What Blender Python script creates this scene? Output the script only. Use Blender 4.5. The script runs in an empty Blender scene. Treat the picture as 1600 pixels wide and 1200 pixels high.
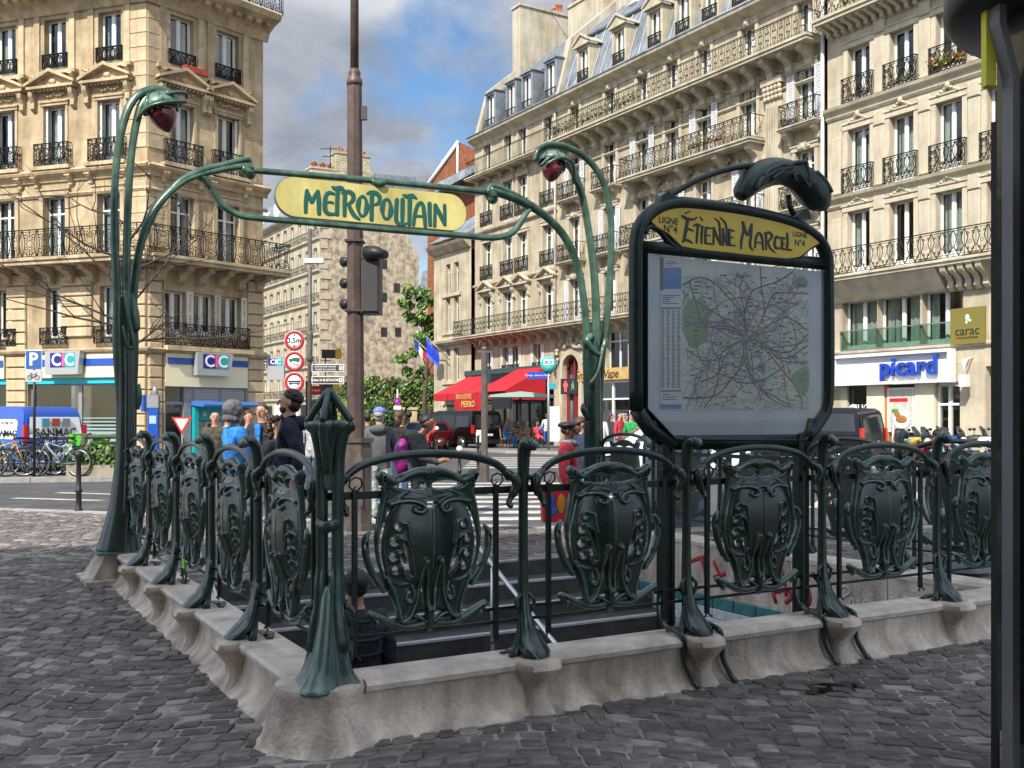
import bpy, bmesh, math, random
import numpy as np
from mathutils import Matrix, Vector
R = math.radians
rnd = random.Random(7)
scene = bpy.context.scene
COL = scene.collection
# ---------------------------------------------------------------- camera
F0, CXP, HYP, HC = 1590.0, 800.0, 655.0, 1.5      # focal length in photo pixels, centre column, horizon row, eye height
cam_d = bpy.data.cameras.new('camera'); cam = bpy.data.objects.new('camera', cam_d); COL.objects.link(cam)
cam.location = (0, 0, HC); cam.rotation_euler = (R(90), 0, 0)
cam_d.sensor_width = 36.0; cam_d.lens = 36.0 * F0 / 1600.0
cam_d.shift_y = (HYP - 600.0) / 1600.0
cam_d.clip_start = 0.05; cam_d.clip_end = 3000
scene.camera = cam
# ---------------------------------------------------------------- world, sun, exposure
SUN_EL, SUN_DIR = 46.0, Vector((-0.42, -0.907))    # horizontal direction towards the sun
w = bpy.data.worlds.new('World'); scene.world = w; w.use_nodes = True
nt = w.node_tree; nt.nodes.clear()
def N(nt, typ, **kw):
    n = nt.nodes.new(typ)
    for k, v in kw.items(): setattr(n, k, v)
    return n
out = N(nt, 'ShaderNodeOutputWorld'); bg = N(nt, 'ShaderNodeBackground')
sky = N(nt, 'ShaderNodeTexSky', sky_type='NISHITA', sun_disc=False)
sky.sun_elevation = R(SUN_EL); sky.sun_rotation = math.atan2(SUN_DIR.x, SUN_DIR.y)
sky.air_density = 1.0; sky.dust_density = 0.6; sky.ozone_density = 1.6
tc = N(nt, 'ShaderNodeTexCoord'); mp = N(nt, 'ShaderNodeMapping'); mp.inputs['Scale'].default_value = (1, 1, 1.9)
mp.inputs['Location'].default_value = (2.5153, 8.2471, 6.8915)
nz = N(nt, 'ShaderNodeTexNoise'); nz.inputs['Scale'].default_value = 2.9; nz.inputs['Detail'].default_value = 9; nz.inputs['Roughness'].default_value = .55
nz.inputs['Distortion'].default_value = .35
r1 = N(nt, 'ShaderNodeValToRGB'); r1.color_ramp.elements[0].position = .40; r1.color_ramp.elements[1].position = .50
nz2 = N(nt, 'ShaderNodeTexNoise'); nz2.inputs['Scale'].default_value = 2.6; nz2.inputs['Detail'].default_value = 8; nz2.inputs['Roughness'].default_value = .58; nz2.inputs['Distortion'].default_value = .5
r2 = N(nt, 'ShaderNodeValToRGB'); r2.color_ramp.elements[0].position = .40; r2.color_ramp.elements[1].position = .66
r2.color_ramp.elements[0].color = (.50, .60, .80, 1); r2.color_ramp.elements[1].color = (1.9, 1.95, 2.05, 1)
mx = N(nt, 'ShaderNodeMixRGB'); mx.inputs[0].default_value = 1
hs = N(nt, 'ShaderNodeHueSaturation'); hs.inputs['Saturation'].default_value = 1.2; hs.inputs['Value'].default_value = .40
L = nt.links.new
L(tc.outputs['Generated'], mp.inputs[0]); L(mp.outputs[0], nz.inputs['Vector']); L(mp.outputs[0], nz2.inputs['Vector'])
L(nz.outputs[0], r1.inputs[0]); L(nz2.outputs[0], r2.inputs[0]); L(sky.outputs[0], hs.inputs['Color'])
ce_ = math.cos(R(SUN_EL)); dt = N(nt, 'ShaderNodeVectorMath', operation='DOT_PRODUCT'); dt.inputs[1].default_value = (SUN_DIR.x*ce_, SUN_DIR.y*ce_, math.sin(R(SUN_EL)))
L(tc.outputs['Generated'], dt.inputs[0])      # clouds scatter more light on the sun's side of the sky
mr = N(nt, 'ShaderNodeMapRange'); mr.inputs[1].default_value = -.3; mr.inputs[2].default_value = 1; mr.inputs[3].default_value = 1; mr.inputs[4].default_value = 3.6; L(dt.outputs['Value'], mr.inputs[0])
vs_ = N(nt, 'ShaderNodeVectorMath', operation='SCALE'); L(r2.outputs[0], vs_.inputs[0]); L(mr.outputs[0], vs_.inputs['Scale'])
L(hs.outputs[0], mx.inputs[1]); L(vs_.outputs[0], mx.inputs[2]); L(r1.outputs[0], mx.inputs[0])
L(mx.outputs[0], bg.inputs[0]); L(bg.outputs[0], out.inputs[0]); bg.inputs[1].default_value = 0.15
sd = bpy.data.lights.new('sun', 'SUN'); so = bpy.data.objects.new('sun', sd); COL.objects.link(so)
sd.energy = 2.45; sd.angle = R(0.55); sd.color = (1.0, .94, .84)
ce = math.cos(R(SUN_EL)); sv = Vector((SUN_DIR.x * ce, SUN_DIR.y * ce, math.sin(R(SUN_EL))))
so.rotation_euler = sv.to_track_quat('Z', 'Y').to_euler(); so.location = (0, 0, 60)
scene.view_settings.view_transform = 'Standard'; scene.view_settings.look = 'None'
scene.view_settings.exposure = 1.5; scene.view_settings.gamma = 1; scene.view_settings.use_curve_mapping = False
scene.render.engine = 'CYCLES'
scene.cycles.max_bounces = 6; scene.cycles.diffuse_bounces = 3; scene.cycles.glossy_bounces = 3
scene.cycles.transparent_max_bounces = 8; scene.cycles.caustics_reflective = False; scene.cycles.caustics_refractive = False
# ---------------------------------------------------------------- materials
MATS = {}
def mat(name, col, rough=.6, metal=0.0, var=0.0, vscale=3.0, bump=0.0, bscale=20.0, col2=None, spec=.5, emit=None, coat=0, brick=None, streak=0.0, ramp=(.35, .65), ss=1.3, edge=None):
    if name in MATS: return MATS[name]
    m = bpy.data.materials.new(name); m.use_nodes = True; MATS[name] = m
    nt = m.node_tree; b = nt.nodes['Principled BSDF']
    b.inputs['Roughness'].default_value = rough; b.inputs['Metallic'].default_value = metal
    b.inputs['Specular IOR Level'].default_value = spec
    if coat: b.inputs['Coat Weight'].default_value = coat; b.inputs['Coat Roughness'].default_value = .08
    c = (*col, 1); L = nt.links.new
    src = None
    tc = N(nt, 'ShaderNodeTexCoord')
    if var or col2:
        n = N(nt, 'ShaderNodeTexNoise'); n.inputs['Scale'].default_value = vscale; n.inputs['Detail'].default_value = 6; n.inputs['Roughness'].default_value = .65
        L(tc.outputs['Object'], n.inputs['Vector'])
        rr = N(nt, 'ShaderNodeValToRGB'); rr.color_ramp.elements[0].position = ramp[0]; rr.color_ramp.elements[1].position = ramp[1]
        a = tuple(x * (1 - var) for x in col); d = tuple(min(1, x * (1 + var)) for x in col) if col2 is None else col2
        rr.color_ramp.elements[0].color = (*a, 1); rr.color_ramp.elements[1].color = (*d, 1)
        L(n.outputs[0], rr.inputs[0]); src = rr.outputs[0]
    if streak:
        mp = N(nt, 'ShaderNodeMapping'); mp.inputs['Scale'].default_value = (ss, ss, ss*.16)
        n = N(nt, 'ShaderNodeTexNoise'); n.inputs['Scale'].default_value = 1.6; n.inputs['Detail'].default_value = 9; n.inputs['Roughness'].default_value = .68
        L(tc.outputs['Object'], mp.inputs[0]); L(mp.outputs[0], n.inputs['Vector'])
        rr = N(nt, 'ShaderNodeValToRGB'); rr.color_ramp.elements[0].position = .38; rr.color_ramp.elements[1].position = .6
        rr.color_ramp.elements[0].color = (1 - streak, 1 - streak, 1 - streak * .95, 1); rr.color_ramp.elements[1].color = (1, 1, 1, 1)
        L(n.outputs[0], rr.inputs[0])
        mm = N(nt, 'ShaderNodeMixRGB', blend_type='MULTIPLY'); mm.inputs[0].default_value = 1
        if src: L(src, mm.inputs[1])
        else: mm.inputs[1].default_value = c
        L(rr.outputs[0], mm.inputs[2]); src = mm.outputs[0]
    hgt = None
    if brick:
        bw, bh, mort, dark = brick
        sx = N(nt, 'ShaderNodeSeparateXYZ'); L(tc.outputs['Object'], sx.inputs[0])
        ad = N(nt, 'ShaderNodeMath', operation='ADD'); L(sx.outputs[0], ad.inputs[0]); L(sx.outputs[1], ad.inputs[1])
        cx = N(nt, 'ShaderNodeCombineXYZ'); L(ad.outputs[0], cx.inputs[0]); L(sx.outputs[2], cx.inputs[1])
        bt = N(nt, 'ShaderNodeTexBrick'); L(cx.outputs[0], bt.inputs['Vector'])
        bt.inputs['Scale'].default_value = 1; bt.inputs['Brick Width'].default_value = bw; bt.inputs['Row Height'].default_value = bh
        bt.inputs['Mortar Size'].default_value = mort; bt.inputs['Mortar Smooth'].default_value = .3
        bt.inputs['Color1'].default_value = (1, 1, 1, 1); bt.inputs['Color2'].default_value = (.86, .85, .83, 1)
        bt.inputs['Mortar'].default_value = (dark, dark * .97, dark * .92, 1)
        mm = N(nt, 'ShaderNodeMixRGB', blend_type='MULTIPLY'); mm.inputs[0].default_value = 1
        if src: L(src, mm.inputs[1])
        else: mm.inputs[1].default_value = c
        L(bt.outputs['Color'], mm.inputs[2]); src = mm.outputs[0]
    if edge:
        ge = N(nt, 'ShaderNodeNewGeometry'); er = N(nt, 'ShaderNodeValToRGB'); er.color_ramp.elements[0].position = .505; er.color_ramp.elements[1].position = .56
        en = N(nt, 'ShaderNodeTexNoise'); en.inputs['Scale'].default_value = 18; L(tc.outputs['Object'], en.inputs['Vector'])
        em = N(nt, 'ShaderNodeMath', operation='MULTIPLY'); L(ge.outputs['Pointiness'], er.inputs[0]); L(er.outputs[0], em.inputs[0]); L(en.outputs[0], em.inputs[1])
        e2 = N(nt, 'ShaderNodeMixRGB'); L(em.outputs[0], e2.inputs[0])
        if src: L(src, e2.inputs[1])
        else: e2.inputs[1].default_value = c
        e2.inputs[2].default_value = (*edge, 1); src = e2.outputs[0]
    if src: L(src, b.inputs['Base Color'])
    else: b.inputs['Base Color'].default_value = c
    if bump:
        n = N(nt, 'ShaderNodeTexNoise'); n.inputs['Scale'].default_value = bscale; n.inputs['Detail'].default_value = 5
        L(tc.outputs['Object'], n.inputs['Vector'])
        bp = N(nt, 'ShaderNodeBump'); bp.inputs['Strength'].default_value = min(1, bump); bp.inputs['Distance'].default_value = .02 if bump <= 1 else .05
        L(n.outputs[0], bp.inputs['Height']); L(bp.outputs[0], b.inputs['Normal'])
    if emit: b.inputs['Emission Color'].default_value = (*emit[0], 1); b.inputs['Emission Strength'].default_value = emit[1]
    return m
def glass(name, tint=(.6, .7, .68), add=.12):
    if name in MATS: return MATS[name]
    m = bpy.data.materials.new(name); m.use_nodes = True; MATS[name] = m
    nt = m.node_tree; nt.nodes.clear(); L = nt.links.new
    o = N(nt, 'ShaderNodeOutputMaterial'); t = N(nt, 'ShaderNodeBsdfTransparent'); t.inputs[0].default_value = (*tint, 1)
    g = N(nt, 'ShaderNodeBsdfGlossy'); g.inputs['Roughness'].default_value = .03
    f = N(nt, 'ShaderNodeLayerWeight'); f.inputs[0].default_value = .5; pw = N(nt, 'ShaderNodeMath', operation='POWER'); pw.inputs[1].default_value = 4; L(f.outputs['Facing'], pw.inputs[0])
    a = N(nt, 'ShaderNodeMath', operation='ADD'); a.inputs[1].default_value = add; L(pw.outputs[0], a.inputs[0])
    mxx = N(nt, 'ShaderNodeMixShader'); L(a.outputs[0], mxx.inputs[0]); L(t.outputs[0], mxx.inputs[1]); L(g.outputs[0], mxx.inputs[2])
    L(mxx.outputs[0], o.inputs[0]); return m
# palette
IRON = mat('green_cast_iron', (.005, .015, .012), .25, .2, bump=.06, bscale=30, col2=(.017, .050, .039), vscale=5, spec=.65, ramp=(.38, .72), coat=.25, edge=(.15, .25, .21))
IRON2 = mat('weathered_green_iron', (.028, .068, .046), .30, .2, bump=.07, bscale=24, col2=(.085, .17, .115), vscale=6, streak=.35, spec=.6, ss=6, edge=(.20, .32, .25))
IRONB = mat('black_green_iron', (.009, .021, .018), .35, .3, var=.3, vscale=8, bump=.2)
PLINTH = mat('plinth_limestone', (.40, .325, .26), .85, bump=.7, bscale=45, col2=(.70, .61, .51), vscale=3.2, streak=.38, spec=.2, ramp=(.30, .60), ss=4)
PLINTH_TOP = mat('polished_limestone_coping', (.50, .43, .365), .5, bump=.4, bscale=45, col2=(.74, .67, .58), vscale=4, streak=.25, spec=.45, ss=4)
KERBST = mat('dark_plinth_foot', (.06, .055, .05), .9, var=.4, bump=.5)
STONE_C = mat('golden_limestone', (.38, .285, .165), .9, bump=.45, bscale=9, col2=(.62, .50, .32), vscale=1.0, streak=.32, brick=(1.35, .48, .006, .84), spec=.2)
STONE_CB = mat('golden_limestone_block', (.42, .32, .20), .9, bump=.5, bscale=12, col2=(.60, .48, .31), vscale=1.7, streak=.34, spec=.2)
STONE_M = mat('cream_limestone', (.42, .36, .255), .9, bump=.4, bscale=9, col2=(.60, .535, .395), vscale=.8, streak=.30, brick=(1.2, .45, .005, .90), spec=.2)
STONE_MB = mat('cream_limestone_trim', (.44, .38, .27), .9, bump=.45, bscale=14, col2=(.60, .54, .41), vscale=1.4, streak=.28, spec=.2)
STONE_P = mat('pale_limestone', (.46, .40, .29), .88, bump=.3, bscale=9, col2=(.62, .555, .42), vscale=.8, streak=.24, brick=(1.3, .42, .004, .92), spec=.2)
STONE_PB = mat('pale_limestone_trim', (.47, .41, .30), .88, bump=.3, bscale=14, col2=(.62, .56, .43), vscale=1.2, streak=.22, spec=.2)
STONE_G = mat('grey_render', (.45, .42, .37), .9, bump=.2, var=.15, vscale=1.2, streak=.15)
ZINC = mat('zinc_sheet', (.17, .20, .23), .5, .3, col2=(.33, .37, .41), vscale=1.4, streak=.3)
SLATE = mat('dark_slate', (.055, .058, .062), .6, var=.3, vscale=4, brick=(.25, .16, .012, .5))
WHITE = mat('white_painted_wood', (.72, .71, .68), .45, var=.06, vscale=5)
SHUT = mat('pale_grey_shutter', (.58, .59, .60), .5, var=.08, vscale=5)
RAILM = mat('black_wrought_iron', (.008, .009, .010), .6, 0, spec=.2)
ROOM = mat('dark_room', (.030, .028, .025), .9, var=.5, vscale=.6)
CURT = mat('white_curtain', (.60, .58, .54), .9, var=.12, vscale=6)
PANE = glass('window_glass')
GLASS = glass('clear_glass', (.75, .85, .83))
POT = mat('terracotta', (.42, .13, .06), .8, var=.25)
CONC = mat('rendered_chimney', (.44, .37, .25), .9, bump=.4, col2=(.54, .50, .40), vscale=.8, streak=.3)
ASPH = mat('asphalt', (.055, .055, .058), .85, bump=.5, bscale=120, col2=(.095, .095, .098), vscale=1.2, spec=.3)
PAVE = mat('pavement_asphalt', (.12, .115, .11), .85, bump=.3, bscale=60, col2=(.19, .18, .17), vscale=1.5, spec=.3)
KERB = mat('granite_kerb', (.30, .29, .27), .8, bump=.4, bscale=40, var=.2, vscale=6)
WPAINT = mat('road_paint', (.42, .41, .37), .6, var=.35, vscale=5)
MORTAR = mat('joint_sand', (.10, .092, .085), .95, bump=.8, bscale=60, col2=(.36, .335, .30), vscale=1.3, ramp=(.42, .60))
BRONZE = mat('brown_painted_steel', (.115, .075, .062), .5, .2, bump=.25, bscale=14, var=.3, vscale=4, streak=.35)
BROWN2 = mat('grey_brown_paint', (.10, .085, .078), .5, .2, var=.25, vscale=5)
YEL = mat('yellow_lava_enamel', (.62, .52, .14), .42, bump=.08, col2=(.74, .66, .26), vscale=2.5, streak=.32)
YEL2 = mat('ochre_enamel', (.60, .42, .035), .4, col2=(.66, .48, .06), vscale=3)
LETG = mat('deep_green_lettering', (.008, .095, .075), .45)
LETK = mat('black_green_lettering', (.006, .022, .018), .45)
REDB = mat('red_lamp_glass', (.10, .006, .008), .12, coat=.6, var=.3, vscale=8)
BLK = mat('black_plastic', (.012, .012, .013), .5)
DGREY = mat('dark_grey_plastic', (.045, .043, .045), .5, var=.2)
GREY = mat('grey_metal', (.28, .29, .30), .45, .4, var=.1)
SILV = mat('brushed_steel', (.55, .56, .57), .3, .9)
RUBBER = mat('tyre_rubber', (.015, .015, .015), .8)
CHROME = mat('chrome', (.6, .6, .62), .15, 1.0)
BLUE = mat('blue_paint', (.010, .07, .38), .35, coat=.4)
def flat(name, col, rough=.5, **k): return mat(name, col, rough, **k)
WHITEP = flat('white_enamel', (.78, .78, .77)); REDP = flat('red_enamel', (.55, .015, .02)); BLUEP = flat('blue_enamel', (.012, .055, .42))
NAVYP = flat('dark_blue_print', (.012, .015, .20)); TEALP = flat('teal_print', (.01, .34, .36)); BLACKP = flat('black_print', (.01, .01, .01))
CREAM = flat('cream_fascia', (.76, .70, .47), var=.03)
# ---------------------------------------------------------------- mesh helpers
class MB:
    def __init__(s): s.v = []; s.f = []; s.mi = []; s.sm = []; s.M = None; s.cur = 0
    def _add(s, vs, fs, smooth=False):
        o = len(s.v)
        if s.M is not None: vs = [s.M @ Vector(p) for p in vs]
        s.v.extend([tuple(p) for p in vs]); s.f.extend([tuple(i + o for i in f) for f in fs])
        s.mi.extend([s.cur] * len(fs)); s.sm.extend([smooth] * len(fs)); return s
    def box(s, x0, x1, y0, y1, z0, z1):
        if x0 > x1: x0, x1 = x1, x0
        if y0 > y1: y0, y1 = y1, y0
        if z0 > z1: z0, z1 = z1, z0
        v = [(x0,y0,z0),(x1,y0,z0),(x1,y1,z0),(x0,y1,z0),(x0,y0,z1),(x1,y0,z1),(x1,y1,z1),(x0,y1,z1)]
        return s._add(v, [(0,3,2,1),(4,5,6,7),(0,1,5,4),(1,2,6,5),(2,3,7,6),(3,0,4,7)])
    def bev(s, x0, x1, y0, y1, z0, z1, b):
        # box whose front face (low y) is chamfered
        v = [(x0,y1,z0),(x1,y1,z0),(x1,y1,z1),(x0,y1,z1),(x0,y0+b,z0),(x1,y0+b,z0),(x1,y0+b,z1),(x0,y0+b,z1),(x0+b,y0,z0+b),(x1-b,y0,z0+b),(x1-b,y0,z1-b),(x0+b,y0,z1-b)]
        return s._add(v, [(0,3,2,1),(0,1,5,4),(1,2,6,5),(2,3,7,6),(3,0,4,7),(4,5,9,8),(5,6,10,9),(6,7,11,10),(7,4,8,11),(8,9,10,11)])
    def quad(s, a, b, c, d): return s._add([a, b, c, d], [(0, 1, 2, 3)])
    def prism(s, poly, axis, a, b, smooth=False):
        # poly: 2D list; axis 'x': poly=(y,z); 'y': (x,z); 'z': (x,y)
        def mk(p, t):
            return {'x': (t, p[0], p[1]), 'y': (p[0], t, p[1]), 'z': (p[0], p[1], t)}[axis]
        n = len(poly); v = [mk(p, a) for p in poly] + [mk(p, b) for p in poly]
        area = sum(poly[i][0] * poly[(i+1) % n][1] - poly[(i+1) % n][0] * poly[i][1] for i in range(n))
        fl = (area > 0) ^ (axis == 'y') ^ (b < a)
        fs = [(i, (i+1) % n, (i+1) % n + n, i + n) for i in range(n)]
        caps = [tuple(range(n-1, -1, -1)), tuple(range(n, 2*n))]
        if not fl: fs = [f[::-1] for f in fs]; caps = [c[::-1] for c in caps]
        s._add(v, fs, smooth); o = len(s.v) - 2*n
        for c in caps: s.f.append(tuple(i + o for i in c)); s.mi.append(s.cur); s.sm.append(False)
        return s
    def tube(s, pts, r, n=8, ry=None, flute=0.0, fk=3, cap=True, smooth=True, up=(0, 0, 1), twist=0.0):
        pts = [Vector(p) for p in pts]; k = len(pts)
        rs = r if isinstance(r, (list, tuple)) else [r] * k
        rys = ry if isinstance(ry, (list, tuple)) else ([ry] * k if ry else rs)
        v = []; up = Vector(up); pn = None
        for i in range(k):
            t = (pts[min(i+1, k-1)] - pts[max(i-1, 0)]); t = t.normalized() if t.length > 1e-9 else Vector((0, 0, 1))
            if pn is None:
                a = up if abs(t.dot(up)) < .95 else Vector((1, 0, 0)) if abs(t.x) < .9 else Vector((0, 1, 0))
                pn = (a - t * a.dot(t)).normalized()
            else:
                q = pn - t * pn.dot(t)
                pn = q.normalized() if q.length > 1e-6 else pn
            bn = t.cross(pn)
            for j in range(n):
                th = 2 * math.pi * j / n + twist * i
                m = 1 + flute * math.cos(fk * th)
                v.append(pts[i] + bn * (math.cos(th) * rs[i] * m) + pn * (math.sin(th) * rys[i] * m))
        f = [(i*n + j, i*n + (j+1) % n, (i+1)*n + (j+1) % n, (i+1)*n + j) for i in range(k-1) for j in range(n)]
        if cap: f.append(tuple(range(n-1, -1, -1))); f.append(tuple(range((k-1)*n, k*n)))
        return s._add(v, f, smooth)
    def lathe(s, prof, n=16, c=(0, 0, 0), smooth=True):
        v = []; k = len(prof)
        for r, z in prof:
            for j in range(n):
                th = 2*math.pi*j/n; v.append((c[0] + r*math.cos(th), c[1] + r*math.sin(th), c[2] + z))
        f = [(i*n + j, i*n + (j+1) % n, (i+1)*n + (j+1) % n, (i+1)*n + j) for i in range(k-1) for j in range(n)]
        f.append(tuple(range(n-1, -1, -1))); f.append(tuple(range((k-1)*n, k*n)))
        return s._add(v, f, smooth)
    def ball(s, c, rx, ry=None, rz=None, n=12, m=8, z0=-1.0, z1=1.0):
        ry = ry or rx; rz = rz or rx; a0 = math.asin(z0); a1 = math.asin(z1); v = []
        for i in range(m+1):
            a = a0 + (a1-a0)*i/m; a = max(-1.56, min(1.56, a))
            for j in range(n):
                th = 2*math.pi*j/n; v.append((c[0]+rx*math.cos(a)*math.cos(th), c[1]+ry*math.cos(a)*math.sin(th), c[2]+rz*math.sin(a)))
        f = [(i*n + j, i*n + (j+1) % n, (i+1)*n + (j+1) % n, (i+1)*n + j) for i in range(m) for j in range(n)]
        f.append(tuple(range(n-1, -1, -1))); f.append(tuple(range(m*n, (m+1)*n)))
        return s._add(v, f, True)
    def ring(s, c, R0, r, axis='y', n=24, m=6, a0=0, a1=2*math.pi):
        pts = []
        full = abs(a1 - a0 - 2*math.pi) < 1e-6
        for i in range(n + 1):
            th = a0 + (a1-a0)*i/n
            d = {'y': (math.cos(th), 0, math.sin(th)), 'x': (0, math.cos(th), math.sin(th)), 'z': (math.cos(th), math.sin(th), 0)}[axis]
            pts.append((c[0]+R0*d[0], c[1]+R0*d[1], c[2]+R0*d[2]))
        return s.tube(pts, r, m, cap=not full)
    def merge(s, o, M=None):
        off = len(s.v)
        s.v.extend([tuple(M @ Vector(p)) if M is not None else p for p in o.v]); s.f.extend([tuple(i+off for i in f) for f in o.f]); s.mi.extend(o.mi); s.sm.extend(o.sm); return s
    def mesh(s, name, *mats):
        me = bpy.data.meshes.new(name); me.from_pydata(s.v, [], s.f)
        for m in mats: me.materials.append(m)
        if len(s.mi) == len(me.polygons):
            me.polygons.foreach_set('material_index', s.mi); me.polygons.foreach_set('use_smooth', s.sm)
        me.validate(); me.update(); return me
def T(x=0, y=0, z=0): return Matrix.Translation((x, y, z))
def RZ(a): return Matrix.Rotation(R(a), 4, 'Z')
def RX(a): return Matrix.Rotation(R(a), 4, 'X')
def RY(a): return Matrix.Rotation(R(a), 4, 'Y')
def tag(o, label=None, cat=None, group=None, kind=None):
    if label: o['label'] = label
    if cat: o['category'] = cat
    if group: o['group'] = group
    if kind: o['kind'] = kind
    return o
def root(name, label, cat, loc=(0, 0, 0), rz=0.0, group=None):
    o = bpy.data.objects.new(name, None); o.empty_display_size = .2; COL.objects.link(o)
    o.matrix_world = T(*loc) @ RZ(rz); tag(o, label, cat, group); return o
def part(name, src, mats, parent, M=None, label=None, kind=None):
    me = src if isinstance(src, bpy.types.Mesh) else src.mesh(name, *(mats if isinstance(mats, (list, tuple)) else [mats]))
    o = bpy.data.objects.new(name, me); COL.objects.link(o); o.parent = parent
    if M is not None: o.matrix_local = M
    if label: o['label'] = label
    if kind: o['kind'] = kind
    return o
def struct(name, mb, mats, label=None, kind='structure'):
    me = mb.mesh(name, *(mats if isinstance(mats, (list, tuple)) else [mats])) if isinstance(mb, MB) else mb
    o = bpy.data.objects.new(name, me); COL.objects.link(o); o['kind'] = kind
    if label: o['label'] = label
    return o
KIDS = {}
def copy_tree(o, parent=None):
    c = o.copy(); COL.objects.link(c)
    if parent is not None: c.parent = parent
    for ch in list(o.children): copy_tree(ch, c)
    return c
def mesh_from_text(txt, size, mat_, depth=.004, bold=0.0, spacing=1.0, shear=0.0):
    cu = bpy.data.curves.new('lettering', 'FONT'); cu.body = txt; cu.size = size; cu.extrude = depth; cu.offset = bold
    cu.space_character = spacing; cu.align_x = 'CENTER'; cu.align_y = 'CENTER'; cu.shear = shear; cu.resolution_u = 3
    o = bpy.data.objects.new('lettering', cu); COL.objects.link(o)
    dg = bpy.context.evaluated_depsgraph_get(); me = bpy.data.meshes.new_from_object(o.evaluated_get(dg))
    bpy.data.objects.remove(o); me.materials.clear(); me.materials.append(mat_); me.name = 'lettering'
    me.transform(RX(90)); return me        # now upright in XZ, facing -Y
def text(txt, size, mat_, parent, M, name='lettering', **k):
    return part(name, mesh_from_text(txt, size, mat_, **k), None, parent, M)
def cr(pts, sub=6):
    # Catmull-Rom through points (any dimension)
    P = [np.array(p, float) for p in pts]; P = [2*P[0]-P[1]] + P + [2*P[-1]-P[-2]]; o = []
    for i in range(1, len(P)-2):
        for k in range(sub):
            t = k/sub; a, b, c, d = P[i-1:i+3]
            o.append(.5*((2*b) + (-a+c)*t + (2*a-5*b+4*c-d)*t*t + (-a+3*b-3*c+d)*t**3))
    o.append(P[-2]); return o
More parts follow.
